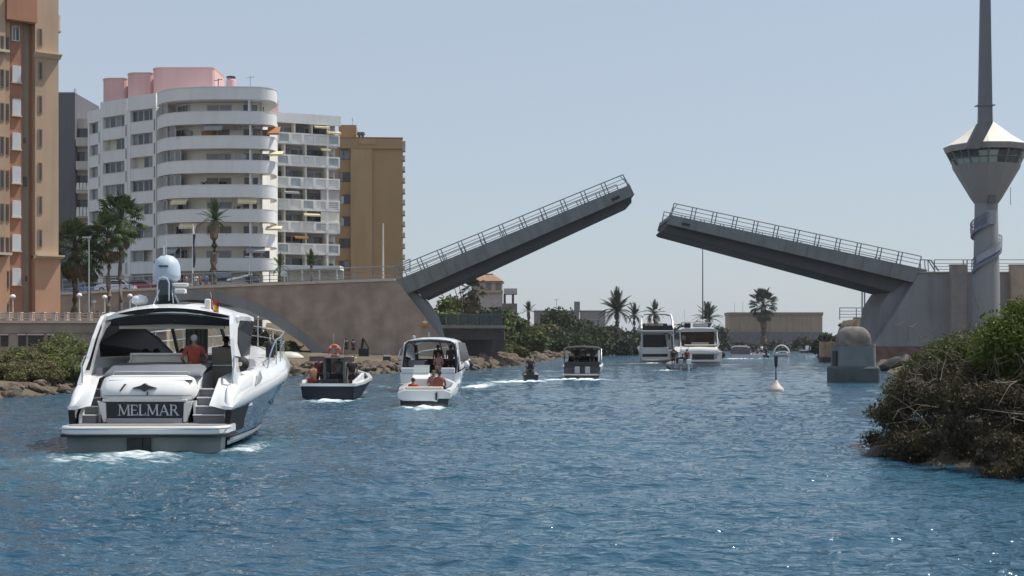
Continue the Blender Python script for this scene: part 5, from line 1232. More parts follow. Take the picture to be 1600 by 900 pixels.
for s in (-1, 1):      # dark intake panel at the after end of the hull side, raked
    q = []
    for y in (.95, 1.5, 2.1, 2.75):
        b0, b1, z1 = lerp_st(ST, y, 2), lerp_st(ST, y, 1), lerp_st(ST, y, 3)
        q.append([(s*(b0+(b1-b0)*.36+.02), y-.0, .44), (s*(b0+(b1-b0)*.5+.02), y, .7), (s*(b1+.018), y+(.25 if y > 2 else 0), z1-.03)])
    obj('side_intake', MB().loft(q), mat('matt_black_panel', (.013, .013, .016), .55, spec=.25), ya, smooth=60)
    for y, r in ((7.2, .16), (9.4, .15)):
        b0, b1, z0, z1 = lerp_st(ST, y, 2), lerp_st(ST, y, 1), lerp_st(ST, y, 4), lerp_st(ST, y, 3); zp = z0+(z1-z0)*.62; xx = b0+(b1-b0)*.56
        M = Matrix.Translation((s*(xx+.02), y, zp)) @ Matrix.Rotation(R(90*s), 4, 'Y') @ Matrix.Diagonal((.8, 1.25, 1, 1))
        ph_ = obj('porthole', MB().lathe([(r*1.3, -.03), (r*1.3, .02), (r, .03)], 14, (0, 0, 0), M), chrome, ya, smooth=40)
        obj('pane', MB().lathe([(r*.98, .0), (r*.9, .035)], 14, (0, 0, 0), M), tint, ph_)
    q = [[(s*(lerp_st(ST, y, 2)+(lerp_st(ST, y, 1)-lerp_st(ST, y, 2))*f+.014), y, lerp_st(ST, y, 4)+(lerp_st(ST, y, 3)-lerp_st(ST, y, 4))*f2) for f, f2 in ((.5, .55), (.66, .70))] for y in (10.2, 10.8, 11.4, 11.8)]
    obj('hull_window', MB().loft(q), tint, ya)
# stern: bottom, swim platform
obj('stern_bottom', MB().prism([(-1.98, .46), (-1.9, -.5), (1.9, -.5), (1.98, .46)], .3, .949), bott, ya)
obj('exhaust', MB().box(-.42, .18, .2, .298, -.4, .42).box(-.18, -.02, .16, .199, -.3, .36), mat('dark_exhaust', (.035, .04, .042), .7), ya)
def plat(w, y0, y1, r=.5, n=6):
    return [(-w, y1)]+[(-w+r-r*math.cos(R(90*i/n)), y0+r-r*math.sin(R(90*i/n))) for i in range(n+1)]+[(w-r+r*math.sin(R(90*i/n)), y0+r-r*math.cos(R(90*i/n))) for i in range(n+1)]+[(w, y1)]
pl_ = obj('swim_platform', MB().prism(plat(2.14, 0, 1.5), .44, .66, 'z'), gel, ya, smooth=40, bevel=.04)
obj('rub_rail', MB().prism(plat(2.17, -.03, 1.5), .38, .437, 'z'), rubber, pl_, smooth=40)
obj('teak_deck', MB().prism(plat(2.0, .14, 1.6), .661, .672, 'z'), teak, pl_)
obj('platform_trim', MB().tube([(-2.15, .6, .60), (-2.1, .15, .60), (-1.7, -.012, .60), (1.7, -.012, .60), (2.1, .15, .60), (2.15, .6, .60)], .018, 6), chrome, pl_)
# transom: sunpad module between the two stairs
TP = [(1.25, .67), (1.22, .80), (1.30, .84), (1.42, 1.20), (1.24, 1.26), (1.20, 1.36), (1.34, 1.62), (1.62, 1.86), (1.95, 1.95)]
def hw(z): return float(np.interp(z, [.67, 1.2, 1.3, 1.7, 2.0], [.98, 1.06, 1.26, 1.34, 1.30]))
TX = lambda z, f: f*hw(z)+.09
def tsec(pts): 
    S = []
    for y, z in pts:
        w = hw(z); S.append([(f*w+.0, y+(.28*max(0, abs(f)-.72)/.28)**1*(.5 if z > 1.25 else 0)**1+(.35*max(0, (abs(f)-.8)/.2)**2 if z > 1.25 else 0), z-.10*max(0, (abs(f)-.75)/.25)**2*(z > 1.5)) for f in (-1, -.95, -.88, -.75, -.4, 0, .4, .75, .88, .95, 1)])
    return S
obj('transom', MB().loft(tsec(TP[3:])), gel, ya, smooth=65)
obj('transom_base', MB().box(-.98, .98, 1.24, 3, .673, .80), gelg, ya)
for x_ in (-1.26, 1.24): obj('transom_side', MB().prism([(1.5, .68), (1.47, 1.25), (1.9, 1.25), (2.1, 1.8), (2.4, 1.93), (4.2, 2.0), (4.2, .68)], x_, x_+.06, 'x'), gel, ya)
obj('transom_frame', MB().prism([(-1.25, 1.26), (-1.09, .69), (-1.0, .69), (-1.02, 1.2)], 1.30, 1.5).prism([(1.25, 1.26), (1.09, .69), (1.0, .69), (1.02, 1.2)], 1.30, 1.5).box(-1.1, 1.1, 1.24, 1.5, 1.235, 1.30), gel, ya, bevel=.02)
nb = obj('name_board', MB().prism([(-1.01, 1.233), (-.98, .81), (.98, .81), (1.01, 1.233)], 1.33, 1.45), blackp, ya)
def letters(mb, word, x0, z0, hgt, y0, y1):
    A = {'M': (1.12, [((.12, 0), (.16, 1), .07), ((.16, 1), (.56, .08), .15), ((.56, .08), (.96, 1), .07), ((.96, 1), (1.0, 0), .15)], [(.12, 0), (1.0, 0), (.13, 1), (.98, 1)]),
         'E': (.74, [((.14, 0), (.14, 1), .15), ((.14, .97), (.64, .97), .07), ((.14, .5), (.54, .5), .07), ((.14, .03), (.66, .03), .07), ((.64, .97), (.64, .78), .05), ((.66, .03), (.68, .24), .05)], [(.14, 0), (.14, 1)]),
         'L': (.72, [((.14, 0), (.14, 1), .15), ((.14, .03), (.62, .03), .07), ((.62, .03), (.66, .27), .05)], [(.14, 0), (.14, 1)]),
         'A': (.96, [((.10, 0), (.46, 1), .07), ((.46, 1), (.84, 0), .15), ((.24, .34), (.68, .34), .07)], [(.10, 0), (.84, 0)]),
         'R': (.90, [((.14, 0), (.14, 1), .15), ((.14, .97), (.45, .97), .07), ((.45, .97), (.60, .86), .10), ((.60, .86), (.60, .64), .13), ((.60, .64), (.45, .52), .10), ((.45, .52), (.14, .52), .07), ((.40, .52), (.78, 0), .14)], [(.14, 0), (.14, 1), (.80, 0)])}
    x = x0
    for ch in word:
        w, sk, sf = A[ch]
        for (a, b, c), (d, e, f) in [((s_[0][0], s_[0][1], s_[2]), (s_[1][0], s_[1][1], s_[2])) for s_ in sk]:
            p = Vector((a, b)); q = Vector((d, e)); t = (q-p).normalized(); nn = Vector((-t.y, t.x))*c/2; ex = t*.02
            mb.prism([(x+v.x*hgt, z0+v.y*hgt) for v in (p-nn-ex, q-nn+ex, q+nn+ex, p+nn-ex)], y0+random.uniform(0, .002), y1)
        for a, b in sf: mb.prism([(x+(a-.15)*hgt, z0+(b-.025)*hgt), (x+(a+.15)*hgt, z0+(b-.025)*hgt), (x+(a+.15)*hgt, z0+(b+.025)*hgt), (x+(a-.15)*hgt, z0+(b+.025)*hgt)], y0-.002, y1)
        x += (w+.05)*hgt
    return mb, x
lm, xe = letters(MB(), 'MELMAR', -.70, .875, .275, 1.312, 1.34)
obj('name_lettering', lm, mat('silver_letters', (.58, .60, .62), .35, metal=.4), nb)
obj('emblem', MB().prism([(-.32, 1.60), (-.1, 1.66), (0, 1.72), (.1, 1.66), (.32, 1.60), (.1, 1.57), (0, 1.50), (-.1, 1.57)], 1.24, 1.5), mat('dark_emblem', (.05, .055, .06), .3), ya)
obj('hatch_seam', MB().box(-1.05, 1.25, 1.17, 1.21, 1.40, 1.412).box(.08, .10, 1.17, 1.4, 1.41, 1.5).prism([(-.66, 1.52), (-.63, 1.52), (-.5, 1.70), (-.53, 1.70)], 1.26, 1.6).box(-1.0, 1.2, 1.55, 1.7, 1.785, 1.80), mat('dark_seam', (.06, .06, .065), .6), ya)
sp_ = obj('sunpad', MB().loft([[(-1.22, y, z-.06), (-1.15, y, z), (.09, y, z+.03), (1.33, y, z), (1.40, y, z-.06)] for y, z in ((1.86, 1.93), (1.98, 2.02), (2.6, 2.16), (3.3, 2.22), (3.5, 2.15))], cap0=True), greyv, ya, smooth=60)
obj('grab_rail', MB().tube([(-.95, 1.75, 1.95), (-.9, 1.72, 2.03), (1.05, 1.72, 2.03), (1.1, 1.75, 1.95)], .018, 6), chrome, sp_)
for c_ in children(ya):
    if c_.name.split('.')[0] in ('transom', 'transom_base', 'transom_side', 'transom_frame', 'name_board', 'emblem', 'hatch_seam', 'sunpad'): c_.location.x -= .22
# stairs with white nosings
for x0, x1 in ((-1.86, -1.48), (1.08, 1.98)):
    for i, (y, z) in enumerate(((1.22, .90), (1.47, 1.12), (1.72, 1.34), (1.97, 1.56))):
        zb_ = .672 if i == 0 else (.90, 1.12, 1.34)[i-1]
        st_ = obj('step', MB().box(x0, x1, y, 2.9, zb_+.002, z-.035), mat('grey_riser', (.19, .19, .20), .6), ya)
        obj('tread', MB().box(x0-.02, x1+.02, y-.05, y+.3, z-.033, z), gel, st_, bevel=.01)
    obj('stair_side', MB().prism([(1.1, .68), (1.15, .9), (1.5, 1.15), (2.0, 1.5), (2.0, .68)], (x0 if x0 < 0 else x1)-.035, (x0 if x0 < 0 else x1)+.035, 'x'), gel, ya)
# after quarters: white fairings closing the hull sides round the stairs
for s in (-1, 1):
    S = []
    for y, z, w in ((.94, 1.06, .16), (.96, 1.14, .15), (1.1, 1.32, .18), (1.5, 1.6, .24), (2.3, 1.85, .38), (3.4, 2.0, .40)):
        b1 = lerp_st(ST, max(1, y), 1); zlo = .68
        S.append([(s*(b1-.02), y, 1.04), (s*(b1+.01), y, z-.12 if z > 1.2 else 1.05), (s*(b1-.08), y, z), (s*(b1-w), y+.03, z-.01), (s*(b1-w-.02), y+.06, z-.25)])
    obj('quarter_fairing', MB().loft(S, cap0=True, cap1=True), gel, ya, smooth=60)
# cockpit
obj('cockpit_sole', MB().prism([(-1.75, 2.9), (1.85, 2.9), (1.25, 8.2), (-1.25, 8.2)], 1.1, 1.2, 'z'), teak, ya)
obj('cockpit_liner', MB().prism([(-1.98, 2.9), (-1.75, 2.9), (-1.15, 8.4), (-1.3, 8.4)], 1.2, 2.1, 'z').prism([(1.85, 2.95), (1.98, 2.95), (1.3, 8.4), (1.2, 8.4)], 1.2, 2.1, 'z').box(-1.2, 1.2, 8.2, 8.4, 1.2, 2.3), gelg, ya)
se = obj('bench_seat', MB().box(-1.6, .55, 3.55, 4.4, 1.2, 1.65).box(-1.45, -.8, 4.4, 6.4, 1.2, 1.65), creamv, ya, bevel=.05)
obj('seat_back', MB().prism([(3.5, 1.65), (3.7, 1.65), (3.62, 2.5), (3.48, 2.5)], -1.15, .62, 'x').prism([(-1.45, 1.65), (-1.3, 1.65), (-1.38, 2.25), (-1.45, 2.25)], 4.4, 6.4), creamv, se, bevel=.04)
obj('seat_piping', MB().tube([(-1.15, 3.46, 2.2), (-1.05, 3.46, 2.46), (.5, 3.46, 2.46), (.62, 3.46, 2.2)], .03, 6), gel, se)
obj('helm_console', MB().prism([(7.0, 1.2), (6.9, 2.0), (7.5, 2.4), (8.2, 2.4), (8.2, 1.2)], .2, 1.25, 'x'), gelg, ya)
hs = obj('helm_seat', MB().box(.75, 1.55, 5.4, 6.0, 1.75, 1.9).prism([(5.35, 1.9), (5.55, 1.9), (5.45, 2.65), (5.3, 2.65)], .78, 1.52, 'x').box(1.0, 1.3, 5.5, 5.8, 1.2, 1.75), creamv, ya, bevel=.05)
obj('wet_bar', MB().box(1.05, 1.82, 3.9, 4.9, 1.2, 2.12), mat('taupe_panel', (.27, .235, .205), .5), ya, bevel=.03)
obj('bar_top', MB().box(1.0, 1.84, 3.85, 4.95, 2.121, 2.16), gel, ya)
# hardtop
RT = [(2.85, 3.52, 3.72), (3.3, 3.58, 3.86), (5, 3.60, 3.95), (7, 3.56, 3.92), (8.3, 3.44, 3.74)]
def roofsec(y, ze, zc, t=0., w=1.72):
    w -= max(0, y-6.6)*.27
    return [(f*w+.02, y+(.38*abs(f)**3 if y < 3.4 else 0), zc+(ze-zc)*abs(f)**2.2-t) for f in (-1.08, -1, -.85, -.6, -.3, 0, .3, .6, .85, 1, 1.08)]
rt = obj('hardtop', MB().loft([roofsec(*q)+roofsec(*q, t=.12)[::-1] for q in RT], closed=True, cap0=True, cap1=True), gel, ya, smooth=50)
obj('sunroof', MB().loft([roofsec(y, ze+.02, zc+.02, 0, 1.2)+roofsec(y, ze+.02, zc+.02, .03, 1.2)[::-1] for y, ze, zc in RT[1:4]], closed=True, cap0=True, cap1=True), blackp, rt, smooth=50)
VA = []
for f in np.linspace(-1, 1, 13):
    zt1 = 3.72+(3.50-3.72)*abs(f)**2.2; VA.append([(f*1.60+.04, 2.80+.38*abs(f)**3, zt1+.02), (f*1.66+.04, 2.92+.36*abs(f)**3, zt1-.22), (f*1.72+.04, 3.10+.3*abs(f)**3, 3.30-.06*abs(f))])
obj('aft_canopy', MB().loft(VA), canv, rt, smooth=70)
obj('beam', MB().box(-1.4, 1.5, 3.35, 3.5, 3.17, 3.3), creamv, rt)
obj('headliner', MB().loft([roofsec(*q, t=.15, w=1.6) for q in RT]), creamv, rt, smooth=60)
for s in (-1, 1):
    # side: swept pillar aft, window, screen post forward; leans in towards the roof
    def sx(z, y=0): return s*(2.02-(z-2.0)*.17-max(0, y-6.6)*.27)
    def side(pts, t0, t1): 
        a = [(sx(z, y)+s*t1, y, z) for y, z in pts]; b = [(sx(z, y)+s*t0, y, z) for y, z in pts]; n_ = len(pts)
        return MB().add(a+b, [tuple(range(n_)), tuple(range(n_, 2*n_))[::-1]]+[(i, n_+i, n_+(i+1) % n_, (i+1) % n_) for i in range(n_)])
    pil = [(1.75, 1.62), (1.95, 2.0), (2.2, 2.35), (2.45, 2.9), (2.75, 3.3), (3.0, 3.52), (3.9, 3.64), (5.2, 3.62), (6.6, 3.54), (6.5, 3.42), (5.2, 3.46), (4.0, 3.4), (3.4, 3.18), (2.95, 2.75), (2.75, 2.35), (2.75, 2.0), (2.5, 1.62)]
    ps = obj('hardtop_side', side(pil, -.05, .05), gel, ya)
    obj('side_panel', side([(2.76, 1.62), (2.752, 2.0), (2.752, 2.35), (2.952, 2.748), (3.3, 2.38), (9.6, 2.38), (10, 2.15), (10, 1.62)], -.045, .045), gel, ps)
    obj('side_window', side([(2.9, 2.76), (3.41, 3.17), (4.0, 3.39), (5.2, 3.45), (6.5, 3.41), (8.2, 2.95), (9.5, 2.39), (3.2, 2.39)], -.02, .062), mat('smoked_glass', (.008, .009, .011), .4, spec=.15), ps)
    obj('pillar_glass', side([(2.0, 2.05), (2.25, 2.36), (2.5, 2.9), (2.78, 3.28), (2.9, 3.2), (2.66, 2.85), (2.5, 2.4), (2.4, 2.05)], -.056, -.051), tint, ps)
obj('windscreen', MB().loft([[(f*1.05, 8.32+.35*(1-f*f), 3.55-.1*f*f), (f*1.10, 9.7+.9*(1-f*f), 2.5-.1*f*f)] for f in np.linspace(-1, 1, 9)]), glassmat('windscreen_glass', (.10, .13, .14), .04, .35), ya, smooth=60)
fr = MB()
for f in (-1, -.35, .35, 1): fr.bar((f*1.05, 8.32+.35*(1-f*f), 3.56-.1*f*f), (f*1.10, 9.7+.9*(1-f*f), 2.5-.1*f*f), .09)
obj('windscreen_post', fr, canv, ya)
obj('dash', MB().loft([[(f*1.28, 8.0, 2.36), (f*1.05, 9.7+.9*(1-f*f), 2.42)] for f in np.linspace(-1, 1, 9)]), canv, ya)
obj('curtain', MB().loft([[(x, 7.9+.06*math.sin(i*1.4), 2.35), (x, 7.9+.06*math.sin(i*1.4), 3.2)] for i, x in enumerate(np.linspace(-.5, .2, 22))]), mat('pale_curtain', (.55, .56, .55), .8), ya)
# radar post, dome, lights, aerials
ro_ = obj('radar_post', MB().loft([[(c_-w, y-.3, z), (c_+w, y-.3, z), (c_+w*.8, y+.3, z), (c_-w*.8, y+.3, z)] for c_, w, y, z in ((-.2, .32, 4.2, 3.86), (-.2, .22, 4.0, 4.12), (-.2, .19, 3.9, 4.52))], closed=True, cap0=True, cap1=True), mat('grey_green_post', (.075, .10, .105), .4), ya, bevel=.03)
obj('radome', MB().lathe([(.24, 4.50), (.37, 4.56), (.385, 4.7), (.37, 4.95), (.30, 5.12), (.18, 5.22), (.02, 5.26)], 22, (-.22, 3.95, 0)), domeb, ro_, smooth=60)
obj('radome_badge', MB().box(-.36, -.10, 3.55, 3.60, 4.91, 4.945), mat('dark_badge', (.03, .035, .05), .5), ro_)
obj('radar_hoop', MB().tube([(-.38, 3.5, 3.95), (-.38, 3.5, 4.45), (-.33, 3.5, 4.57), (-.22, 3.5, 4.61), (-.11, 3.5, 4.57), (-.06, 3.5, 4.45), (-.06, 3.5, 3.95)], .022, 8), domeb, ro_)
obj('radar_bar', MB().box(-.1, .42, 3.7, 3.85, 4.36, 4.46).box(.05, .36, 3.65, 3.9, 4.16, 4.3), gel, ro_, bevel=.03)
obj('stay', MB().tube([(-.55, 2.95, 3.4), (-.35, 3.7, 4.3)], .02, 5).tube([(.22, 2.95, 3.4), (-.02, 3.7, 4.3)], .02, 5), chrome, ro_)
obj('satellite_dome', MB().lathe([(.1, 3.84), (.22, 3.9), (.24, 3.97), (.18, 4.08), (.02, 4.13)], 16, (-.92, 3.7, 0)), gel, ya, smooth=60)
obj('horn', MB().box(.98, 1.14, 3.2, 3.35, 3.7, 4.0), gel, ya, bevel=.04)
obj('aerial', MB().tube([(-.22, 3.9, 5.25), (-.22, 3.9, 5.75)], .012, 5).tube([(-.22, 3.6, 5.2), (-.22, 3.6, 5.5)], .03, 6), chrome, ro_)
flg = thing('flag', 'small red and yellow striped flag on a short staff on the yacht hardtop', 'flag', (0, 0, 0))
M = ya.matrix_basis.copy(); p = M @ Vector((1.28, 3.1, 3.66)); flg.location = p
obj('staff', MB().tube([(0, 0, 0), (-.12, 0, .52)], .012, 5), chrome, flg)
for z0, z1, nm, c in ((.34, .46, 'stripe', (.50, .02, .02)), (.18, .34, 'stripe', (.75, .42, .03)), (.06, .18, 'stripe', (.45, .02, .02))):
    q = [[(-.10+.20*t+.02*math.sin(t*7), .03*math.sin(t*9), z0-.26*t), (-.11+.20*t+.02*math.sin(t*7+1), .03*math.sin(t*9), z1-.26*t)] for t in np.linspace(0, 1, 7)]
    obj(nm, MB().loft(q), mat('flag_red' if c[1] < .1 else 'flag_yellow', c, .8), flg)
# rails, fenders, vents
for s in (-1, 1):
    b = lambda y: s*(lerp_st(ST, y, 1)-.18); zr = lambda y: lerp_st(ST, y, 3)+.6
    obj('hoop_rail', MB().tube([(s*1.98, 1.75, 1.7), (s*2.02, 1.85, 2.2), (s*2.0, 2.1, 2.42), (s*2.0, 2.7, 2.40), (s*2.0, 3.1, 2.0)], .025, 7), chrome, ya)
    ys = [6.4, 6.8, 7.4, 8.3, 9.5, 11, 12.5, 14, 15.2]
    obj('bow_rail', MB().tube([(b(6.1), 6.1, zr(6.1))]+[(b(y), y, zr(y)+min(.72, .3+(y-6.4)*.5)) for y in ys]+[(0, 15.5, zr(15.4)+.72)], .022, 6).tube([(b(y), y, zr(y)+.38) for y in ys[3:]]+[(0, 15.4, zr(15.4)+.38)], .016, 5), chrome, ya)
    for y in ys[2:-1]: obj('stanchion', MB().tube([(b(y), y, zr(y)-.04), (b(y), y, zr(y)+.72)], .018, 6), chrome, ya)
    obj('hull_vent', MB().prism([(3.6, 1.62), (4.9, 1.66), (4.3, 1.98)], s*(lerp_st(ST, 4, 1)-.02) if s > 0 else s*(lerp_st(ST, 4, 1)-.02), s*(lerp_st(ST, 4, 1)+.02), 'x'), gelg, ya)
    obj('side_vent', MB().prism([(4.2, 2.05), (5.4, 2.1), (4.9, 2.3), (4.2, 2.32)], s*2.0, s*2.075, 'x'), gelg, ya)
for px_, x, y, z, lab in ((0, 2.08, 2.75, 2.2, 'black ball fender in its holder at the right side of the motor yacht'),):
    p = M @ Vector((x, y, z)); f_ = thing('ball_fender', lab, 'fender', p)
    obj('ball', MB().sphere((0, 0, 0), .21, 14, 8), rubber, f_, smooth=80); obj('cap', MB().lathe([(.06, 0), (.06, .03)], 8, (0, 0, 0), Matrix.Translation((.0, -.2, 0)) @ Matrix.Rotation(R(90), 4, 'X')), creamv, f_)
for x, y, z, lab in ((1.95, 9.0, 2.55, 'black cylindrical fender hanging inside the yacht bow rail, nearer one'), (1.92, 9.9, 2.6, 'black cylindrical fender hanging inside the yacht bow rail, further one')):
    f_ = thing('fender', lab, 'fender', M @ Vector((x, y, z))); obj('body', MB().lathe([(.04, -.42), (.13, -.34), (.14, .1), (.13, .2), (.04, .28)], 10), rubber, f_, smooth=60); obj('rope', MB().tube([(0, 0, .28), (0, 0, .5)], .015, 4), creamv, f_)
def on(o, x, y, z): v = o.matrix_basis @ Vector((x, y, z)); return v.x, v.y, v.z
person('grey-haired person in a rust red shirt standing in the motor yacht cockpit', *on(ya, .72, 3.1, 1.2), 'hip', 18, C_RED, C_GRY, HAIRG, scale=1.02)
person('person in dark clothes seated low at the left of the yacht cockpit', *on(ya, -1.05, 5.0, 1.25), 'sit', -90, C_BLK, C_BLK)
person('person with dark hair sitting behind the yacht sunpad, centre of the cockpit', *on(ya, .1, 4.6, 1.26), 'sit', 180, C_BLK, C_NAVY)
person('person in red sitting deep in the left corner of the yacht cockpit', *on(ya, -.95, 5.9, 1.25), 'sit', -60, C_RED2, C_BLK)
person('person in black standing at the yacht helm under the hardtop', *on(ya, 1.1, 5.9, 1.2), 'stand', 0, C_BLK, C_BLK, scale=1.0)
wake(PX(215, 35.3), 35.2, PX(130, 29), 29.2, 2.7, 3.4, .86); wake(PX(120, 34), 34.3, PX(-40, 32.5), 32.5, 1.5, 2.2, .88); wake(PX(230, 34.6), 34.6, PX(340, 34.4), 34.4, .6, .8, .85); wake(PX(372, 36.3), 36.3, PX(440, 41), 41.5, .9, 1.2, .95); wake(PX(300, 34.3), 34.3, PX(420, 33.5), 33, .7, 1.0, .5)

# ---------------- navy workboat with an open wheelhouse
nv = thing('navy_boat', 'dark navy motorboat with a white gunwale and open grey wheelhouse, left of the cabin cruiser', 'boat', (PX(512, 67), 67, 0), R(-4))
S2 = [(0, 1.30, 1.22, .66, .1, -.3), (2, 1.42, 1.25, .72, .12, -.35), (4, 1.42, 1.0, .85, .2, -.3), (5.6, 1.0, .5, 1.02, .35, -.2), (6.8, .08, .05, 1.2, .6, 0)]
nvh = mat('navy_hull_paint', (.013, .016, .028), .5, var=.1, spec=.25)
obj('hull', hull(MB(), S2), nvh, nv, smooth=50)
obj('gunwale', MB().loft([[(-b-.04, y, z), (-b-.05, y, z+.12), (-b+.16, y, z+.14), (-b+.16, y, z)] for y, b, _, z, *_r in S2], closed=True, cap0=True, cap1=True).loft([[(b+.04, y, z), (b+.05, y, z+.12), (b-.16, y, z+.14), (b-.16, y, z)] for y, b, _, z, *_r in S2], closed=True, cap0=True, cap1=True).box(-1.34, 1.34, -.04, .14, .661, .79), gel, nv, smooth=40)
obj('cockpit_sole', MB().box(-1.2, 1.2, .14, 4, .2, .3), teak, nv)
obj('quarter_moulding', MB().prism([(.15, .795), (.25, .92), (1.6, 1.1), (2.6, 1.25), (2.6, .795)], 1.14, 1.30, 'x').prism([(.15, .795), (.25, .95), (1.6, 1.0), (2.6, 1.1), (2.6, .795)], -1.30, -1.12, 'x'), gel, nv, bevel=.03)
wg_ = mat('grey_wheelhouse', (.14, .15, .15), .6, var=.1); 
wh = obj('wheelhouse', MB().box(-.55, -.42, 1.6, 3.0, .3, 1.95).box(.42, .55, 1.6, 3.0, .3, 1.95).box(-.6, .6, 1.5, 3.1, 1.951, 2.03).box(-.42, .42, 2.9, 3.0, .3, 1.2), wg_, nv, bevel=.02)
obj('windscreen', MB().box(-.42, .42, 2.92, 2.96, 1.201, 1.95), glassmat('pale_glass', (.45, .5, .48), .08, .6), wh)
obj('engine_box', MB().box(-.42, .32, .5, 1.3, .3, .98).box(-.3, -.1, .9, 1.1, .98, 1.3), blackp, nv, bevel=.05)
obj('towel', MB().box(-1.2, -.45, 1.46, 1.52, 1.82, 2.06).box(.5, 1.0, 1.46, 1.52, 1.80, 2.04), mat('pinkish_canvas', (.16, .11, .10), .9), wh)
obj('aerial', MB().tube([(-.2, 2.5, 2.03), (-.2, 2.5, 3.2)], .015, 5).tube([(.25, 2.5, 2.03), (.35, 2.5, 2.9)], .015, 5), chrome, wh)
rb = mat('orange_lifebuoy', (.62, .12, .05), .6)
lb_ = thing('lifebuoy', 'orange lifebuoy on top of the navy boat wheelhouse', 'lifebuoy', on(nv, -.05, 1.9, 2.33))
obj('ring', MB().tube([(math.cos(R(a))*.26, 0, math.sin(R(a))*.26) for a in range(0, 360, 24)], .075, 8, closed=True), rb, lb_, smooth=60)
bd_ = MB()
for a in (0, 90, 180, 270): c, s = math.cos(R(a+45)), math.sin(R(a+45)); bd_.box(c*.26-.05, c*.26+.05, -.082, .082, s*.26-.05, s*.26+.05)
obj('band', bd_, gel, lb_)
person('person with dark top standing at the left side of the navy boat wheelhouse', *on(nv, -.85, 2.2, .3), 'stand', 0, cloth('maroon_cloth', (.12, .03, .03)), C_BLK)
person('person in black leaning on the right side of the navy boat wheelhouse', *on(nv, .82, 1.9, .3), 'stand', 20, C_BLK, C_BLK, HAIRG)
person('person with bare tanned back sitting at the left quarter of the navy boat', *on(nv, -.88, .75, .42), 'sit', 40, None, C_RED, HAIRB)
person('person steering inside the navy boat wheelhouse', *on(nv, .1, 2.3, .3), 'stand', 0, C_GRY, C_NAVY)
wake(PX(512, 66), 66.2, PX(505, 63.5), 63.5, 1.9, 2.4, 1.35); wake(PX(560, 67), 67.5, PX(600, 72), 73, .6, .8, .7)

# ---------------- white cabin cruiser
cc = thing('cabin_cruiser', 'white cabin cruiser with a rounded hardtop, dark side windows and open stern', 'cabin cruiser', (PX(668, 78), 78, 0), R(-4.5))
S3 = [(0, 1.55, 1.45, 1.0, .12, -.4), (2, 1.66, 1.5, 1.12, .14, -.45), (4.5, 1.68, 1.3, 1.32, .2, -.45), (6.5, 1.45, .9, 1.55, .3, -.35), (8.2, .8, .35, 1.72, .5, -.2), (9.3, .05, .03, 1.85, .8, .1)]
obj('hull', hull(MB(), S3), gel, cc, smooth=50)
obj('swim_platform', MB().box(-1.5, 1.5, -.7, 0, .35, .45), gelg, cc, bevel=.03)
q = lambda s: MB().loft([[(s*(lerp_st(S3, y, 2)+(lerp_st(S3, y, 1)-lerp_st(S3, y, 2))*f+.02), y, lerp_st(S3, y, 4)+(lerp_st(S3, y, 3)-lerp_st(S3, y, 4))*f2) for f, f2 in ((.45, .48), (.75, .8+.0*y))] for y in (4.2, 5.4, 6.6, 7.4)])
for s in (-1, 1): obj('hull_window', q(s), tint, cc)
obj('transom', MB().box(-1.5, .05, .02, .35, 1.0, 1.32).box(.75, 1.5, .02, .35, 1.0, 1.32), gel, cc, bevel=.05)
obj('cockpit_sole', MB().box(-1.5, 1.5, .3, 4.5, .7, .8), teak, cc)
obj('bench_seat', MB().box(-1.4, .0, .4, 1.0, .8, 1.25), gel, cc, bevel=.04)
obj('galley', MB().box(-1.45, -.5, 2.5, 3.6, .8, 1.7), gelg, cc, bevel=.04)
T3 = [(1.0, 1.36, 2.72, 2.92), (1.6, 1.44, 2.78, 3.0), (3.5, 1.46, 2.78, 3.02), (5, 1.36, 2.68, 2.92)]
rs3 = lambda y, w, ze, zc, t=0: [(f*w, y+.0*f, zc+(ze-zc)*abs(f)**3-t) for f in (-1, -.9, -.7, -.35, 0, .35, .7, .9, 1)]
obj('hardtop', MB().loft([rs3(*a)+rs3(*a, t=.13)[::-1] for a in T3], closed=True, cap0=True, cap1=True), gel, cc, smooth=50)
obj('hardtop_trim', MB().tube([(-1.5, 1.15, 1.3), (-1.42, 1.05, 2.2), (-1.36, 1.0, 2.6), (-1.2, .99, 2.74), (0, .98, 2.82), (1.2, .99, 2.74), (1.36, 1.0, 2.6), (1.42, 1.05, 2.2), (1.5, 1.15, 1.3)], .07, 8), blackp, cc, smooth=60)
for s in (-1, 1):
    sd3 = lambda z: s*(1.66-(z-1.2)*.14)
    for nm, pts, m in (('cabin_side', [(1.2, 1.18), (1.6, 1.2), (1.7, 2.2), (1.9, 2.75), (1.3, 2.72), (1.1, 2.3)], gel), ('cabin_side', [(1.62, 1.2), (7.0, 1.62), (6.6, 1.75), (1.64, 1.45)], gel), ('side_window', [(1.65, 1.47), (6.6, 1.76), (5.2, 2.68), (1.95, 2.72), (1.72, 2.2)], tint)):
        a = [(sd3(z)+s*.05, y, z) for y, z in pts]; b = [(sd3(z)-s*.03, y, z) for y, z in pts]; n_ = len(pts)
        obj(nm, MB().add(a+b, [tuple(range(n_)), tuple(range(n_, 2*n_))[::-1]]+[(i, n_+i, n_+(i+1) % n_, (i+1) % n_) for i in range(n_)]), m, cc)
    obj('hoop_rail', MB().tube([(s*1.62, .2, 1.05), (s*1.66, .2, 1.9), (s*1.6, .5, 2.3), (s*1.5, 1.0, 2.42)], .03, 7), chrome, cc)
    for i, y in enumerate((3.3, 5.2)):
        fb = obj('fender', MB().sphere((s*1.80, y, 1.42), .19, 10, 6, (1, 1, 1.3)), rubber if i else gel, cc, smooth=70)
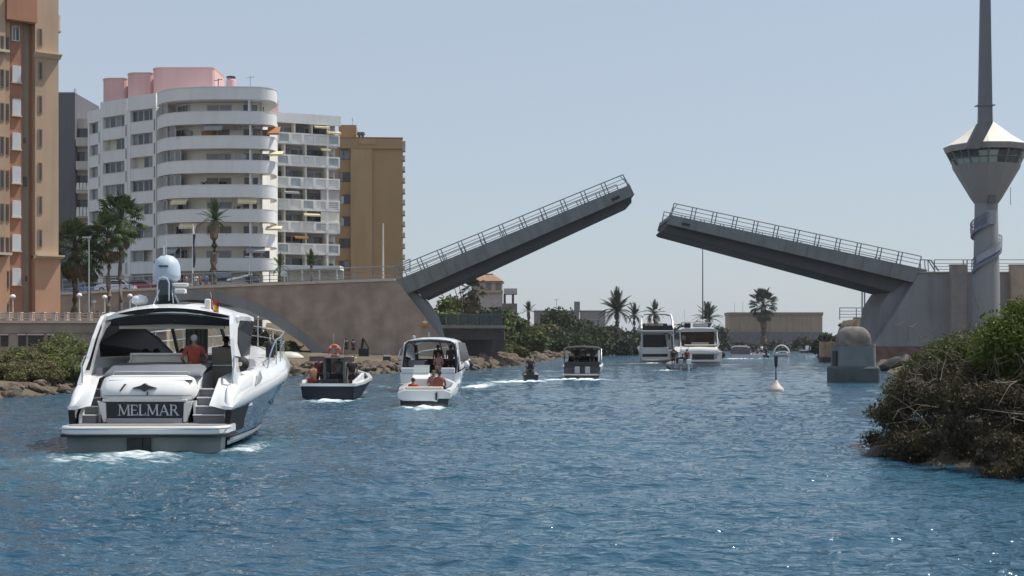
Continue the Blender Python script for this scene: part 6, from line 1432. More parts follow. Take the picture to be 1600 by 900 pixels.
obj('windscreen', MB().loft([[(f*1.36, 5.0+.2*(1-f*f), 2.7), (f*1.5, 6.6+.7*(1-f*f), 1.75)] for f in np.linspace(-1, 1, 7)]), glassmat('windscreen_glass', (.1, .13, .14), .04, .35), cc, smooth=60)
obj('windscreen_post', MB().bar((-1.36, 5, 2.7), (-1.5, 6.6, 1.75), .1).bar((0, 5.2, 2.72), (0, 7.3, 1.75), .08).bar((1.36, 5, 2.7), (1.5, 6.6, 1.75), .1), canv, cc)
obj('foredeck', MB().loft([[(-b, y, z), (0, y, z+.12), (b, y, z)] for y, b, _, z, *_r in S3[2:]]), gel, cc, smooth=60)
obj('dash', MB().box(-1.4, 1.4, 4.6, 5.2, .8, 1.75), canv, cc)
obj('bow_rail', MB().tube([(1.55, 5, 1.5), (1.5, 5.6, 2.05), (1.25, 7, 2.2), (.7, 8.4, 2.3), (0, 9.2, 2.4), (-.7, 8.4, 2.3), (-1.25, 7, 2.2), (-1.5, 5.6, 2.05)], .025, 6), chrome, cc)
obj('roof_light', MB().lathe([(.09, 0), (.1, .12), (.03, .17)], 8, (-1.05, 1.9, 2.95)).tube([(-.15, 1.6, 3.0), (-.15, 1.6, 3.3)], .03, 6), gelg, cc)
person('person seen from behind at the helm of the cabin cruiser, shirtless with dark hair', *on(cc, .15, 3.3, .8), 'stand', 0, C_BLK, C_BLK, scale=1.0)
person('person in olive clothes standing under the right side of the cabin cruiser hardtop', *on(cc, .95, 2.8, .8), 'stand', 0, cloth('olive_cloth', (.10, .085, .05)), C_BLK)
person('person with tanned skin sitting low in the cabin cruiser doorway', *on(cc, .45, 1.3, .8), 'sit', 180, C_PNK, C_WHT, HAIRB)
wake(PX(672, 76.5), 76.8, PX(690, 74), 74, 1.6, 1.2, .6); wake(PX(735, 82), 84, PX(790, 96), 97, 1.3, 1.6, 1.3); wake(PX(615, 80), 82, PX(560, 92), 94, .7, .8, .7)

# ---------------- small open boat astern of the cruiser
sb_ = thing('small_open_boat', 'small white open boat with a black bottom and two people sitting with their backs turned', 'boat', (PX(663, 60.2), 60.2, 0), R(-2))
S4 = [(0, 1.05, 1.02, .42, .02, -.3), (1.5, 1.2, 1.05, .48, .04, -.3), (3.2, 1.15, .8, .58, .1, -.25), (4.6, .7, .3, .72, .25, -.1), (5.3, .05, .03, .85, .5, .05)]
obj('hull', hull(MB(), S4), blackp, sb_, smooth=50)
obj('gunwale', MB().loft([[(-b-.05, y, z-.02), (-b-.10, y, z+.12), (-b-.04, y, z+.32), (-b+.16, y, z+.34), (-b+.2, y, z-.02)] for y, b, _, z, *_r in S4], closed=True, cap0=True, cap1=True).loft([[(b+.05, y, z-.02), (b+.10, y, z+.12), (b+.04, y, z+.32), (b-.16, y, z+.34), (b-.2, y, z-.02)] for y, b, _, z, *_r in S4], closed=True, cap0=True, cap1=True), gel, sb_, smooth=50)
obj('transom', MB().prism([(-1.14, .36), (-.9, .26), (.3, .26), (.55, .22), (.6, .36), (1.14, .36), (1.16, .62), (.85, .74), (-.85, .74), (-1.16, .62)], -.06, .3), gel, sb_, bevel=.04)
obj('stern_cushion', MB().box(-.85, .78, .05, .4, .741, .86), creamv, sb_, bevel=.04)
obj('cockpit_sole', MB().box(-.98, .98, .3, 3.8, .15, .25), teak, sb_)
obj('seat', MB().box(-.9, .9, .42, .95, .25, .62), creamv, sb_, bevel=.04)
obj('console', MB().prism([(2.0, .25), (1.95, 1.15), (2.3, 1.4), (2.6, 1.2), (2.6, .25)], -.75, .05, 'x'), gel, sb_, bevel=.05)
obj('windscreen', MB().prism([(2.2, 1.41), (2.3, 1.41), (2.55, 1.75), (2.5, 1.75)], -.7, 0, 'x'), glassmat('pale_glass', (.45, .5, .48), .08, .6), sb_)
obj('fitting', MB().box(.48, .56, -.14, -.062, .3, .62), rubber, sb_)
person('person in a red top sitting low on the left of the small open boat', *on(sb_, -.55, .65, .02), 'sit', 0, C_RED2, C_NAVY, scale=.9)
person('person with a bare sunburnt back sitting on the right of the small open boat', *on(sb_, .58, .7, .18), 'sit', 0, None, C_RED, HAIRD, mat('sunburnt_skin', (.27, .085, .055), .55), scale=1.02)
person('person facing back amidships in the small open boat, wearing white shorts', *on(sb_, .22, 1.9, .25), 'sit', 180, C_PNK, C_WHT, HAIRB, scale=.95)
wake(PX(663, 59.4), 59.4, PX(668, 57), 57, 1.7, 2.0, 1.35); wake(PX(710, 59), 60, PX(760, 60), 61, .6, .7, .6)

# ---------------- jet ski
jk = thing('jet_ski', 'black jet ski with a rider seen from behind, left of the black sport boat', 'jet ski', (PX(830, 97), 97, 0), R(3))
S5 = [(0, .50, .46, .34, .05, -.2), (1, .56, .48, .40, .06, -.2), (2, .48, .34, .5, .12, -.15), (2.9, .05, .04, .62, .35, .1)]
obj('hull', hull(MB(), S5), blackp, jk, smooth=50)
obj('deck', MB().loft([[(-b-.03, y, z-.02), (-b, y, z+.1), (-.18, y, z+.14), (-.16, y, z+.34), (.16, y, z+.34), (.18, y, z+.14), (b, y, z+.1), (b+.03, y, z-.02)] for y, b, _, z, *_r in S5[:3]], cap0=True, cap1=True), blackp, jk, smooth=30)
obj('handlebar', MB().tube([(-.35, 1.45, 1.0), (0, 1.5, .95), (.35, 1.45, 1.0)], .03, 6).box(-.1, .1, 1.4, 1.9, .7, .96), blackp, jk)
obj('seat', MB().box(-.14, .14, .2, 1.3, .72, .84), C_BLK, jk, bevel=.04)
person('person in a black vest riding the jet ski', *on(jk, 0, .75, .40), 'ride', 0, C_BLK, C_BLK, HAIRD, SKIN)
wake(PX(826, 96), 96.3, PX(735, 92), 93, 2.0, 3.2, 1.5); wake(PX(812, 98), 98, PX(760, 99), 99, .8, 1.0, .9)

# ---------------- black sport boat under a bimini
bk = thing('sport_boat', 'dark sport boat with a black bimini canopy, right of the jet ski', 'boat', (PX(909, 102.5), 102.5, 0), R(-5))
S6 = [(0, 1.32, 1.25, .85, .1, -.35), (2.5, 1.45, 1.25, .95, .12, -.4), (5, 1.35, .9, 1.1, .2, -.3), (7, .7, .3, 1.25, .45, -.1), (8, .05, .03, 1.35, .7, .1)]
obj('hull', hull(MB(), S6), mat('charcoal_hull', (.05, .052, .06), .3, coat=.4), bk, smooth=50)
obj('topside', MB().loft([[(b+.03, y, z-.3), (b+.05, y, z+.02), (b-.1, y, z+.10)] for y, b, _, z, *_r in S6]).loft([[(-b-.03, y, z-.3), (-b-.05, y, z+.02), (-b+.1, y, z+.10)] for y, b, _, z, *_r in S6]), gel, bk, smooth=60)
obj('transom', MB().box(-1.28, 1.28, -.06, .3, .86, 1.25), blackp, bk, bevel=.05)
obj('swim_platform', MB().box(-1.42, 1.25, -.75, -.062, .28, .38), gelg, bk, bevel=.03)
obj('outdrive', MB().box(-.5, -.15, -.4, -.063, .4, .9).box(.25, .6, -.4, -.063, .4, .9), gelg, bk, bevel=.04)
obj('cockpit', MB().box(-1.25, 1.25, .3, 4.5, .5, 1.1), canv, bk)
bm_ = obj('bimini', MB().loft([[(-1.35, y, z-.1), (-1.1, y, z), (0, y, z+.06), (1.1, y, z), (1.35, y, z-.1)] for y, z in ((.6, 2.26), (1.4, 2.36), (2.6, 2.38), (3.4, 2.26))]), canv, bk, smooth=60)
fr = MB()
for s in (-1, 1): fr.tube([(s*1.35, .6, 2.16), (s*1.38, 2.0, 1.1)], .025, 5).tube([(s*1.35, 3.4, 2.16), (s*1.38, 2.0, 1.1)], .025, 5).tube([(s*1.35, 1.4, 2.26), (s*1.38, 2.0, 1.1)], .025, 5)
obj('bimini_frame', fr, chrome, bm_)
obj('windscreen', MB().loft([[(f*1.25, 4.2+.5*(1-f*f), 1.1), (f*1.1, 3.8+.4*(1-f*f), 1.6)] for f in np.linspace(-1, 1, 7)]), tint, bk)
obj('flag_board', MB().box(1.18, 1.3, .2, .32, 1.26, 2.1), gel, bk)
person('person in dark clothes standing under the left half of the black bimini', *on(bk, -.5, 2.5, .75), 'stand', 0, C_BLK, C_BLK, scale=.92)
person('person in a blue top sitting under the right half of the black bimini', *on(bk, .7, 2.3, 1.02), 'sit', 0, C_NAVY, C_BLK)
wake(PX(908, 101), 101.3, PX(960, 97), 98.5, 2.2, 3, 1.5); wake(PX(880, 101), 101, PX(830, 97), 97, 1.4, 2.2, 1.4); wake(PX(940, 102), 102, PX(990, 100), 100, .7, .8, .6)

# ---------------- flybridge yacht
fy = thing('flybridge_yacht', 'grey-white flybridge yacht with dark saloon doors, left one of the two big far yachts', 'motor yacht', (PX(1028, 172), 172, 0), R(-2))
S7 = [(0, 2.05, 1.9, 1.3, .1, -.5), (4, 2.2, 1.95, 1.5, .15, -.6), (8, 2.1, 1.5, 1.9, .3, -.5), (12, 1.2, .5, 2.3, .6, -.3), (14, .06, .04, 2.5, 1, .1)]
gelh = mat('hazy_white_gelcoat', (.56, .57, .58), .35, var=.05, coat=.3)
obj('hull', hull(MB(), S7), gelh, fy, smooth=50)
obj('swim_platform', MB().box(-2.0, 2.0, -1.1, 0, .3, .5), gelg, fy, bevel=.04)
obj('transom', MB().box(-2.0, 1.3, .0, .4, 1.301, 1.9), gelh, fy, bevel=.06)
obj('deckhouse', MB().loft([[(-1.9*f, y, 1.6), (-1.8*f, y, 3.2), (-1.6*f, y, 3.7), (1.6*f, y, 3.7), (1.8*f, y, 3.2), (1.9*f, y, 1.6)] for y, f in ((2.6, 1), (6, 1), (8.5, .8), (10, .5))], cap0=True, cap1=True), gelh, fy, smooth=35)
obj('saloon_door', MB().box(-1.65, 1.65, 2.5, 2.59, 1.75, 3.45), tint, fy)
fo_ = obj('fly_deck', MB().prism([(.3, 3.72), (.2, 3.95), (9.5, 4.2), (9.8, 3.72)], -2.0, 2.0, 'x'), gelh, fy, bevel=.06)
obj('fly_coaming', MB().loft([[(s*1.95, 1.5, 4.0), (s*2.0, 1.2, 4.5)] for s in (-1, 1)]).box(-1.9, -1.75, 1.2, 9, 4.1, 4.7).box(1.75, 1.9, 1.2, 9, 4.1, 4.7).box(-1.7, 1.7, 8.4, 8.6, 4.2, 4.9), gelh, fy)
obj('valance', MB().box(-1.85, 1.85, .5, .6, 4.0, 4.55), canv, fy)
obj('arch', MB().tube([(1.95, 1.0, 4.2), (1.9, 2.0, 5.2), (1.75, 2.6, 5.9)], .14, 8).tube([(-1.95, 1.0, 4.2), (-1.9, 2.0, 5.2), (-1.75, 2.6, 5.9)], .14, 8), gel, fy, smooth=60)
obj('bimini', MB().loft([[(-1.8, y, z-.15), (-1.3, y, z), (0, y, z+.06), (1.3, y, z), (1.8, y, z-.15)] for y, z in ((2.2, 5.95), (4, 6.05), (6, 5.95))]), canv, fo_, smooth=60)
for s in (-1, 1): obj('cockpit_pillar', MB().prism([(.3, 1.8), (.7, 1.8), (1.2, 3.7), (.8, 3.7)], s*1.95-.08, s*1.95+.08, 'x'), gelh, fy)
person('person with pale top on the flybridge of the left far yacht, left of its helm', *on(fy, -.8, 3.6, 4.2), 'stand', 0, C_PNK, C_WHT, scale=.9)
person('person in white on the flybridge of the left far yacht, at the middle', *on(fy, .1, 3.9, 4.2), 'stand', 0, C_WHT, C_GRY, scale=.9)
wake(PX(1020, 170), 170.3, PX(1000, 167), 167.5, 2, 3, 1.3)

# ---------------- white motor yacht
my = thing('white_motor_yacht', 'bright white motor yacht with brown cockpit interior, right one of the two big far yachts', 'motor yacht', (PX(1094, 159), 159, 0), R(-2.5))
S8 = [(0, 2.5, 2.35, 1.45, .1, -.5), (4, 2.6, 2.35, 1.7, .15, -.6), (9, 2.45, 1.7, 2.1, .3, -.5), (13, 1.4, .6, 2.5, .6, -.3), (15.5, .06, .04, 2.7, 1, .1)]
obj('hull', hull(MB(), S8), gel, my, smooth=50)
obj('swim_platform', MB().box(-2.4, 2.2, -1.2, 0, .35, .55), gel, my, bevel=.05)
obj('stern_locker', MB().box(-.9, 1.6, -.08, -.004, .6, 1.2), blackp, my)
obj('transom', MB().loft([[(-2.3, y, z), (0, y-.1, z+.05), (2.0, y, z)] for y, z in ((-.05, 1.25), (-.1, 1.6), (.3, 1.95), (1.4, 2.1))]), gel, my, smooth=60)
obj('sunpad', MB().box(-1.7, 1.9, .5, 1.8, 2.11, 2.3), creamv, my, bevel=.06)
obj('cockpit_shade', MB().box(-1.9, 1.9, 3.2, 3.3, 1.9, 3.75), mat('brown_interior', (.085, .045, .032), .8, var=.4, scale=1.2), my)  # dark sheet stands in for the shaded brown interior
for s in (-1, 1):
    obj('hardtop_side', MB().prism([(.9, 2.0), (2.2, 3.9), (8, 3.9), (10, 2.6), (10, 2.0)], s*2.1-.06, s*2.1+.06, 'x'), gel, my, bevel=.04)
    obj('side_window', MB().prism([(2.9, 2.9), (3.2, 3.7), (7.8, 3.7), (9.2, 2.9)], s*2.1-.02+s*.06, s*2.1+.02+s*.06, 'x'), tint, my)
    for y in (2.0, 4.6): obj('fender', MB().sphere((s*2.78, y, 1.15), .3, 10, 6, (.9, .9, 1.4)), rubber, my, smooth=70)
obj('hardtop', MB().loft([[(-2.2, y, ze), (-1.8, y, zc-.04), (0, y, zc), (1.8, y, zc-.04), (2.2, y, ze), (2.1, y, ze-.14), (-2.1, y, ze-.14)] for y, ze, zc in ((1.6, 3.95, 4.15), (4, 4.05, 4.3), (8, 3.9, 4.1))], closed=True, cap0=True, cap1=True), gelh, my, smooth=50)
obj('deck_box', MB().box(-1.6, -.9, 2.0, 2.6, 4.2, 4.75), canv, my, bevel=.06)
obj('rail', MB().tube([(2.5, 3, 2.2), (2.5, 5, 3.0), (2.3, 10, 3.3), (1.3, 13, 3.5)], .04, 6), chrome, my)
obj('boarding_frame', MB().tube([(-2.2, -.6, .6), (-2.2, -.6, 2.0), (-1.4, -.6, 2.1), (-1.4, -.6, .6)], .05, 6), gel, my)
person('person in dark shorts standing on the side deck of the bright white far yacht', *on(my, 2.3, 6.0, 2.0), 'stand', 0, cloth('maroon_cloth', (.12, .03, .03)), C_BLK)
person('person standing in the left corner of the bright white yacht cockpit', *on(my, -1.7, 2.4, 1.9), 'stand', 0, C_GRY, C_BLK, scale=.95)
wake(PX(1100, 157), 157.3, PX(1115, 155), 154.5, 1.8, 2.4, .7); wake(PX(1135, 159), 160, PX(1160, 162), 164, 1.0, 1.2, .8)
obj('upper_rail', MB().tube([(-1.7, 2.2, 4.3), (-1.7, 2.4, 4.85), (1.7, 2.4, 4.85), (1.7, 2.2, 4.3)], .04, 6).tube([(-1.7, 2.4, 4.85), (-1.6, 6, 4.85)], .04, 6).tube([(1.7, 2.4, 4.85), (1.6, 6, 4.85)], .04, 6), chrome, my)
obj('upper_seat', MB().box(-.4, 1.3, 4.6, 5.2, 4.28, 4.75), gelg, my, bevel=.06)
obj('radar', MB().lathe([(.1, 4.2), (.12, 4.9), (.34, 4.95), (.36, 5.12), (.2, 5.2)], 12, (.6, 6.5, 0)), gel, my, smooth=50)
obj('aerial', MB().tube([(-1.2, 6, 4.2), (-1.3, 6, 6.4)], .025, 5).tube([(1.3, 6, 4.2), (1.4, 6, 5.8)], .025, 5), chrome, my)
obj('cockpit_table', MB().box(-.8, 1.2, 2.2, 2.9, 2.0, 2.55), creamv, my, bevel=.04)
obj('step', MB().box(2.0, 2.4, -.05, .5, .7, 1.1), gel, my); obj('passerelle', MB().bar((1.6, -.9, .7), (1.9, .3, 1.9), .35, .06), gelg, my)
for s in (-1, 1): obj('side_window', MB().prism([(3.2, 2.6), (3.6, 3.4), (8.0, 3.4), (8.6, 2.6)], s*1.86-.03, s*1.86+.03, 'x'), tint, fy)
obj('fly_screen', MB().loft([[(-1.8, 7.4, 4.15), (-1.7, 7.7, 4.9)], [(0, 8.3, 4.2), (0, 8.5, 4.95)], [(1.8, 7.4, 4.15), (1.7, 7.7, 4.9)]]), tint, fy)
obj('fly_seat', MB().box(-1.2, 1.0, 5.4, 5.9, 4.1, 4.9), creamv, fy, bevel=.05); obj('ladder', MB().bar((1.4, .6, 1.9), (1.1, 1.6, 3.75), .45, .05), gelg, fy)
obj('radar', MB().lathe([(.06, 5.9), (.08, 6.3), (.3, 6.34), (.3, 6.5), (.1, 6.58)], 12, (0, 3.0, 0)), gel, fy, smooth=50)
obj('hull_band', MB().box(-1.9, 1.2, -.012, -.004, .75, 1.1), tint, fy)
# ---------------- inflatable in front of it
ri = thing('inflatable_boat', 'grey inflatable dinghy with two outboards and people, in front of the bright white far yacht', 'inflatable boat', (PX(1068, 133), 133, 0), R(4))
obj('tube', MB().tube([(-1.05, 0, .32), (-1.08, 1.8, .34), (-.9, 3.2, .42), (-.4, 4.1, .52), (.4, 4.1, .52), (.9, 3.2, .42), (1.08, 1.8, .34), (1.05, 0, .32)], .27, 10), mat('grey_hypalon', (.16, .17, .18), .6), ri, smooth=60)
obj('floor', MB().box(-.9, .9, .05, 3.4, .02, .2), teak, ri); obj('transom', MB().box(-.9, .9, 0, .12, .15, .62), gelg, ri)
for x in (-.3, .45): o_ = obj('outboard', MB().box(x-.2, x+.2, -.45, .05, .5, 1.0).box(x-.08, x+.08, -.3, -.1, -.3, .499), gel if x > 0 else gelg, ri, bevel=.06)
obj('console', MB().box(-.35, .35, 1.6, 2.1, .2, 1.15), canv, ri, bevel=.05)
person('person in dark maroon standing right of the inflatable dinghy console', *on(ri, .62, 1.5, .2), 'stand', 0, cloth('maroon_cloth', (.12, .03, .03)), C_BLK)
person('person in black standing at the left of the inflatable dinghy', *on(ri, -.75, 1.2, .2), 'stand', -10, C_BLK, C_BLK)
person('person in navy sitting at the inflatable dinghy console', *on(ri, .1, .9, .2), 'sit', 0, C_NAVY, C_BLK)
wake(PX(1050, 131.5), 131.5, PX(1010, 130), 130, 1.2, 1.6, 1.3); wake(PX(1090, 132), 132, PX(1105, 130), 130, .8, 1, .7)

# ---------------- far small boats at the mouth
def farboat(name, label, px, Y, L, b, zs, rot, hm):
    o = thing(name, label, 'boat', (PX(px, Y), Y, 0), R(rot)); S = [(0, b, b*.92, zs, .05, -.3), (L*.5, b*1.05, b*.85, zs*1.1, .1, -.3), (L*.8, b*.7, b*.4, zs*1.35, .25, -.2), (L, .04, .03, zs*1.6, .5, .1)]
    obj('hull', hull(MB(), S), hm, o, smooth=50)
    obj('gunwale', MB().loft([[(-q-.03, y, z-.1), (-q-.05, y, z+.05), (-q+.2, y, z+.06)] for y, q, _, z, *_r in S]).loft([[(q+.03, y, z-.1), (q+.05, y, z+.05), (q-.2, y, z+.06)] for y, q, _, z, *_r in S]).box(-b, b, -.04, .15, zs*.7, zs+.05), gel, o)
    obj('cockpit_sole', MB().box(-b*.85, b*.85, .15, L*.6, zs*.5, zs*.6), teak, o); return o
o = farboat('covered_boat', 'small boat under a dull purple-grey canopy, right of the bright white far yacht', 1157, 212, 5, 1.35, .6, -8, gel)
obj('canopy', MB().loft([[(-1.45, y, z-1.1), (-1.4, y, z-.2), (-.9, y, z), (.9, y, z), (1.4, y, z-.2), (1.45, y, z-1.1)] for y, z in ((-.2, 1.75), (1.5, 1.95), (3, 1.9))], cap0=True, cap1=True), mat('mauve_canopy', (.15, .125, .14), .8), o, smooth=50)
o = farboat('open_boat', 'low white open boat carrying a group of people through a white wake', 1184, 222, 5.5, 1.2, .45, -10, gel)
for i, (x, y, c, lab) in enumerate(((-.7, 1, C_BLK, 'person in black at the left of the low white open boat'), (.0, 1.8, C_GRY, 'person in grey amid the low white open boat'), (.6, .7, C_WHT, 'person in white at the stern of the low white open boat'))):
    person(lab, *on(o, x, y, .27), 'stand' if i != 1 else 'sit', 10*i, c, C_BLK)
jk2 = thing('jet_ski', 'far black jet ski beside the low white open boat', 'jet ski', (PX(1197, 216), 216, 0), R(-10))
for c in children(jk): k_ = c.copy(); COL.objects.link(k_); k_.parent = jk2
person('person in black riding the far jet ski', *on(jk2, 0, .75, .40), 'ride', 0, C_BLK, C_BLK)
o = farboat('arch_boat', 'small boat with a curved white arch canopy behind the channel buoy', 1221, 228, 5.5, 1.05, .55, -14, gelg)
obj('arch_canopy', MB().loft([[(1.15*math.cos(R(a))*(1 if a < 90 else .95), y, .6+1.25*math.sin(R(a))) for a in range(-5, 186, 19)] for y in (.3, 1.6)]), mat('dark_plum_canopy', (.10, .085, .11), .7), o, smooth=60)
obj('arch_rim', MB().tube([(1.2*math.cos(R(a)), .2, .6+1.3*math.sin(R(a))) for a in range(-25, 186, 15)], .12, 8), gel, o, smooth=60)
o = farboat('motor_boat', 'small white motorboat with a dark hull line nearest the dark scrub, far right', 1254, 300, 5, 1.1, .6, -62, mat('dark_hull', (.03, .032, .04), .4))
obj('cabin', MB().box(-.8, .8, 1.4, 2.8, .66, 1.5), gel, o, bevel=.1); obj('windscreen', MB().prism([(2.82, .8), (3.2, .8), (2.9, 1.45), (2.82, 1.45)], -.75, .75, 'x'), tint, o)
wake(PX(1150, 208), 208.5, PX(1200, 206), 206, 2.6, 3, 1.5); wake(PX(1190, 214), 214, PX(1235, 222), 222, 2, 1.6, .9)
# ---------------- channel buoy
YB2 = 79.0; k = YB2/F; by = thing('channel_buoy', 'slim channel marker buoy with a cream cone float and dark cylinder topmark', 'buoy', (PX(1212.5, YB2), YB2, 0))
z_ = lambda py: PZ(py, YB2)
obj('float', MB().lathe([(10*k, -.3), (12*k, -.06), (12.6*k, z_(609)), (12*k, z_(607)), (7*k, z_(602)), (3.5*k, z_(597)), (1.8*k, z_(594))], 20), mat('cream_buoy_paint', (.62, .55, .47), .5, var=.12, streak=.4), by, smooth=50)
obj('pole', MB().lathe([(1.7*k, z_(594)), (1.2*k, z_(574))], 10), mat('blue_grey_pole', (.14, .18, .26), .5), by, smooth=50)
obj('topmark', MB().lathe([(1.6*k, z_(574)), (2.6*k, z_(571)), (3*k, z_(561)), (3*k, z_(556)), (1, z_(556)) if False else (.02, z_(555.5))], 12), mat('dark_topmark', (.02, .028, .05), .5), by, smooth=50)
obj('lantern', MB().lathe([(.8*k, z_(555.4)), (.8*k, z_(552)), (.02, z_(551.5))], 8), mat('grey_lantern', (.35, .38, .42), .4), by)
# ================================================================== on the approach road and quay
zr = lambda px: PZ(ctop(px), YB)-.1
white_car = mat('silver_car_paint', (.55, .57, .60), .25, var=.02, coat=.7, metal=.2); red_car = mat('dark_red_car_paint', (.20, .02, .03), .25, coat=.7); blue_car = mat('blue_car_paint', (.08, .12, .28), .25, coat=.7)
tyre = mat('tyre_rubber', (.02, .02, .02), .85); rimm = mat('alloy_rim', (.45, .46, .48), .35, metal=.8)
headl = mat('lamp_lens', (.7, .72, .75), .1); taill = mat('tail_lens', (.45, .02, .02), .2)
def car(label, px, Y, z, m, rot):
    o = thing('parked_car', label, 'car', (PX(px, Y), Y, z), R(rot), 'cars on the bridge approach')
    prof = [(-2.1, .35), (-2.15, .62), (-2.05, .88), (-1.5, .95), (-1.0, 1.38), (.25, 1.44), (1.0, .98), (1.85, .86), (2.1, .66), (2.12, .35)]
    w = lambda z_: .86-.16*max(0, (z_-.9)/.5)
    obj('body', MB().loft([[(x, -w(zz_)*f, zz_) for x, zz_ in prof] for f in (1, .96, 0, -.96, -1)], closed=True, cap0=True, cap1=True), m, o, smooth=35, bevel=.03)
    for s in (-1, 1):
        sg = MB(); q = [(-1.35, .98), (-.95, 1.32), (.2, 1.37), (.8, 1.0)]
        sg.add([(x, s*(w(zz_)+.004), zz_) for x, zz_ in q]+[(x, s*(w(zz_)-.03), zz_) for x, zz_ in q], [(0, 1, 2, 3), (4, 7, 6, 5), (0, 4, 5, 1), (1, 5, 6, 2), (2, 6, 7, 3), (3, 7, 4, 0)]); obj('side_window', sg, tint, o)
        for x in (-1.3, 1.3):
            M = Matrix.Translation((x, s*.80, .32)) @ Matrix.Rotation(R(90), 4, 'X')
            wl_ = obj('wheel', MB().lathe([(.2, -.1), (.31, -.1), (.32, 0), (.31, .1), (.2, .1)], 16, (0, 0, 0), M), tyre, o, smooth=40); obj('rim', MB().lathe([(.19, -.105), (.19, .105)], 12, (0, 0, 0), M), rimm, wl_)
        obj('headlight', MB().box(2.0, 2.1, s*.65-.15, s*.65+.15, .64, .76), headl, o); obj('tail_light', MB().box(-2.16, -2.04, s*.68-.1, s*.68+.1, .66, .86), taill, o)
    for q in (((.28, 1.42), (.95, 1.02)), ((-1.03, 1.36), (-1.48, .98))):
        (xa, za), (xb, zb_) = q; d = .012*(1 if xb > 0 else -1); obj('windscreen', MB().add([(xa+d, -w(za)*.9, za+.01), (xa+d, w(za)*.9, za+.01), (xb+d, w(zb_)*.9, zb_+.02), (xb+d, -w(zb_)*.9, zb_+.02)], [(0, 1, 2, 3)]), tint, o)
    return o
car('silver car behind the approach railing, left of the yacht radar dome', 181, 154.5, zr(181), white_car, 180)
car('blue car behind the fan palm trunks on the approach road', 140, 157, zr(140), blue_car, 180)
car('dark red car just left of the yacht radar dome', 222, 157, zr(222), red_car, 0)
for px, Y, kd, rot, sh, so, ha, lab in ((282, 153, 'stand', 100, C_BLK, C_BLK, HAIRD, 'person in black behind the approach railing, right of the radar dome'), (291, 152.6, 'walk', 80, C_PNK, C_NAVY, HAIRB, 'person in pink on the approach road, left of the banner pole'),
        (306, 153, 'stand', 170, C_WHT, C_GRY, HAIRD, 'person in white on the approach road, right of the banner pole'), (313, 153.4, 'walk', -80, C_RED, C_BLK, HAIRB, 'person in red on the approach road, left of the lone palm'), (322, 152.6, 'stand', 0, C_BLU, C_NAVY, HAIRD, 'person in blue closest to the lone palm trunk')):
    person(lab, PX(px, Y), Y, zr(px)-.1 , kd, rot, sh, so, ha)
person('person in dark trousers standing at the left end of the quay railing', PX(1308, 186), 186, gz(PX(1308, 186), 186)-.03, 'walk', 60, C_BLK, C_BLK, scale=1.08)
# dark figures and gear on the bank under the stone wall
for px, lab, sh in ((541, 'person in black by the stone wall, left one of the pair behind the navy boat', C_BLK), (552, 'person in navy by the stone wall, right one of the pair behind the navy boat', C_NAVY)):
    Y = 140; person(lab, PX(px, Y), Y, gz(PX(px, Y), Y), 'stand', 30, sh, C_BLK)
Y = 141; dr = thing('equipment_box', 'dark equipment box with a slanted post by the stone wall, behind the navy boat', 'equipment', (PX(568, Y), Y, gz(PX(568, Y), Y)))
obj('box', MB().box(-.5, .5, 0, .8, 0, .9), C_BLK, dr, bevel=.04); obj('post', MB().bar((-.2, .2, .9), (-.05, .2, 1.9), .25).bar((.0, .2, 1.8), (.5, .2, .9), .1), C_BLK, dr)
Y = 124; pb = thing('utility_box', 'dark utility box with a white lid on the rocks, left of the cabin cruiser', 'box', (PX(604, Y), Y, gz(PX(604, Y), Y)))
zl = PZ(557, Y)-pb.location.z
obj('body', MB().box(-.32, .32, 0, .6, -.2, zl), mat('dark_bin', (.04, .042, .045), .6), pb, bevel=.02); obj('lid', MB().box(-.26, .26, -.03, .6, zl+.002, zl+.14), gel, pb)
for px, Y, top, r, lab in ((403, 130, 496, .05, 'thin pale post in front of the arch bushes'), (556, 132, 560, .05, 'short pale stake on the rocks behind the navy boat')):
    z0 = gz(PX(px, Y), Y); tag(obj('post', MB().tube([(PX(px, Y), Y, z0-.2), (PX(px, Y), Y, PZ(top, Y))], r, 6).sphere((PX(px, Y), Y, PZ(top, Y)), r*2.4, 8, 5), mat('cream_paint_metal', (.62, .58, .5), .5)), lab, 'post')
# overturned pale hulls and sandy store on the bank in the arch
for px, py, Y, lab, L in ((440, 545, 128, 'pale overturned dinghy on the bank, upper one behind the yacht bow', 2.6), (455, 553, 126, 'pale overturned dinghy on the bank, lower one beside the yacht bow', 2.2)):
    z0 = gz(PX(px, Y), Y); o = thing('upturned_dinghy', lab, 'dinghy', (PX(px, Y), Y, z0), R(12))
    obj('hull', MB().loft([[(x, -.62*f, 0), (x, -.55*f, .28*f), (x, 0, .52*f+.02), (x, .55*f, .28*f), (x, .62*f, 0)] for x, f in ((-L/2, .8), (-L/4, 1), (0, 1), (L/4, .85), (L/2, .15))], cap0=True, cap1=True), mat('pale_dinghy', (.55, .52, .47), .5), o, smooth=60)
    obj('keel', MB().bar((-L/2, 0, .45), (L/3, 0, .5), .05), gelg, o)
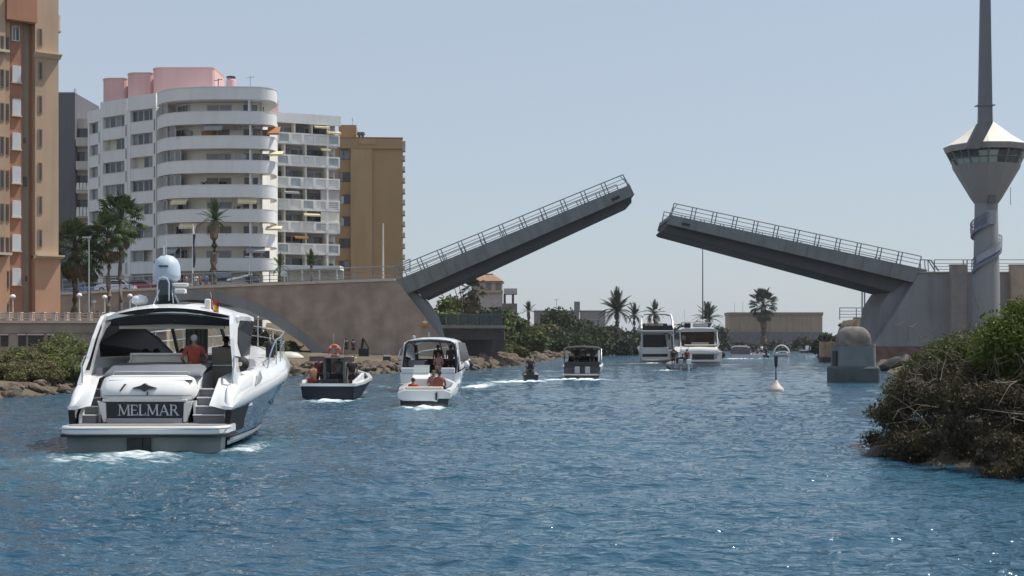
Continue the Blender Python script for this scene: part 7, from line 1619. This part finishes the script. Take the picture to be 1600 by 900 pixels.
# flag poles
Y = 152; o = thing('banner_pole', 'tall pole with a furled black and white banner behind the approach railing', 'banner pole', (PX(301, Y), Y, zr(301)-.1))
hh = PZ(350, Y)-o.location.z
obj('pole', MB().tube([(0, 0, 0), (0, 0, hh)], [.06, .045], 8), gel, o)
z1 = PZ(366, Y)-o.location.z; z0 = PZ(418, Y)-o.location.z
obj('banner', MB().loft([[(.02, .0, z), (.16+.05*math.sin(z*3), .08*math.sin(z*2), z), (.26+.06*math.sin(z*2.3), .02, z-.03), (.1, -.07, z)] for z in np.linspace(z0, z1, 10)], closed=True, cap0=True, cap1=True), C_NAVY, o, smooth=60)
obj('banner_top', MB().loft([[(.03, 0, z), (.15, .06, z), (.22*(1-.7*(z-z1)/.9), 0, z), (.1, -.06, z)] for z in np.linspace(z1+.01, z1+.9, 5)], closed=True, cap0=True, cap1=True), C_WHT, o, smooth=60)
Y = 153; o = thing('flagpole', 'bare cream flagpole before the ochre building', 'flagpole', (PX(598.5, Y), Y, zr(598)-.1))
obj('pole', MB().tube([(0, 0, 0), (0, 0, PZ(349, Y)-o.location.z)], [.12, .08], 8), mat('cream_paint_metal', (.62, .58, .5), .5), o); obj('base', MB().box(-.25, .25, -.25, .25, 0, .5), gelg, o)
o = thing('barrier_arm', 'white tilted barrier arm beside the lone palm, on the approach road', 'barrier', (PX(362, 153), 153, zr(362)-.1))
obj('arm', MB().bar((-.5, 0, .95), (2.2, 0, 1.55), .16, .2), gel, o); obj('post', MB().box(1.85, 2.2, -.2, .2, 0, 1.45), C_BLK, o)
o = thing('street_lamp', 'slim grey street lamp rising from the promenade between the fan palms', 'street lamp', (PX(139, 112), 112, 4.4))
obj('post', MB().tube([(0, 0, 0), (0, 0, PZ(372, 112)-4.4)], [.07, .04], 8), gal, o); obj('head', MB().box(-.5, .1, -.1, .1, PZ(372, 112)-4.4, PZ(372, 112)-4.28), gal, o)
o = thing('street_lamp', 'pale street lamp behind the approach railing, right of the lone palm', 'street lamp', (PX(389, 158), 158, zr(389)-.1))
obj('post', MB().tube([(0, 0, 0), (0, 0, PZ(402, 158)-o.location.z)], [.06, .04], 8), gal, o); obj('head', MB().box(-.45, .45, -.1, .1, PZ(402, 158)-o.location.z, PZ(402, 158)-o.location.z+.12), gal, o)
o = thing('plaza_shelter', 'flat white shelter roof behind the approach railing, at the foot of the white wing', 'shelter', (PX(440, 165), 165, 5))
obj('roof', MB().box(0, PX(531, 165)-PX(440, 165), 0, 4, PZ(421, 165)-5, PZ(415, 165)-5), wht, o)
for f in (.05, .35, .65, .95): obj('post', MB().box(6.8*f-.08, 6.8*f+.08, .1, .3, 0, PZ(421.1, 165)-5), wht, o)
obj('back_wall', MB().box(0, 6.8, 3.6, 3.8, 0, PZ(421.1, 165)-5), wht2, o)
water_mesh()
# ---- thin summer haze: one closed box of even, pale air round everything
hz = obj('haze', MB().box(-4400, 4800, -1000, 7600, -3.6, 60), None)
hm = bpy.data.materials.new('haze_air'); hm.use_nodes = True; nt = hm.node_tree; nt.nodes.clear()
pv = nt.nodes.new('ShaderNodeVolumePrincipled'); pv.inputs['Color'].default_value = (.92, .95, 1, 1); pv.inputs['Density'].default_value = .00013; pv.inputs['Anisotropy'].default_value = .3
mo = nt.nodes.new('ShaderNodeOutputMaterial'); nt.links.new(pv.outputs[0], mo.inputs['Volume']); hz.data.materials.append(hm); hz['kind'] = 'stuff'
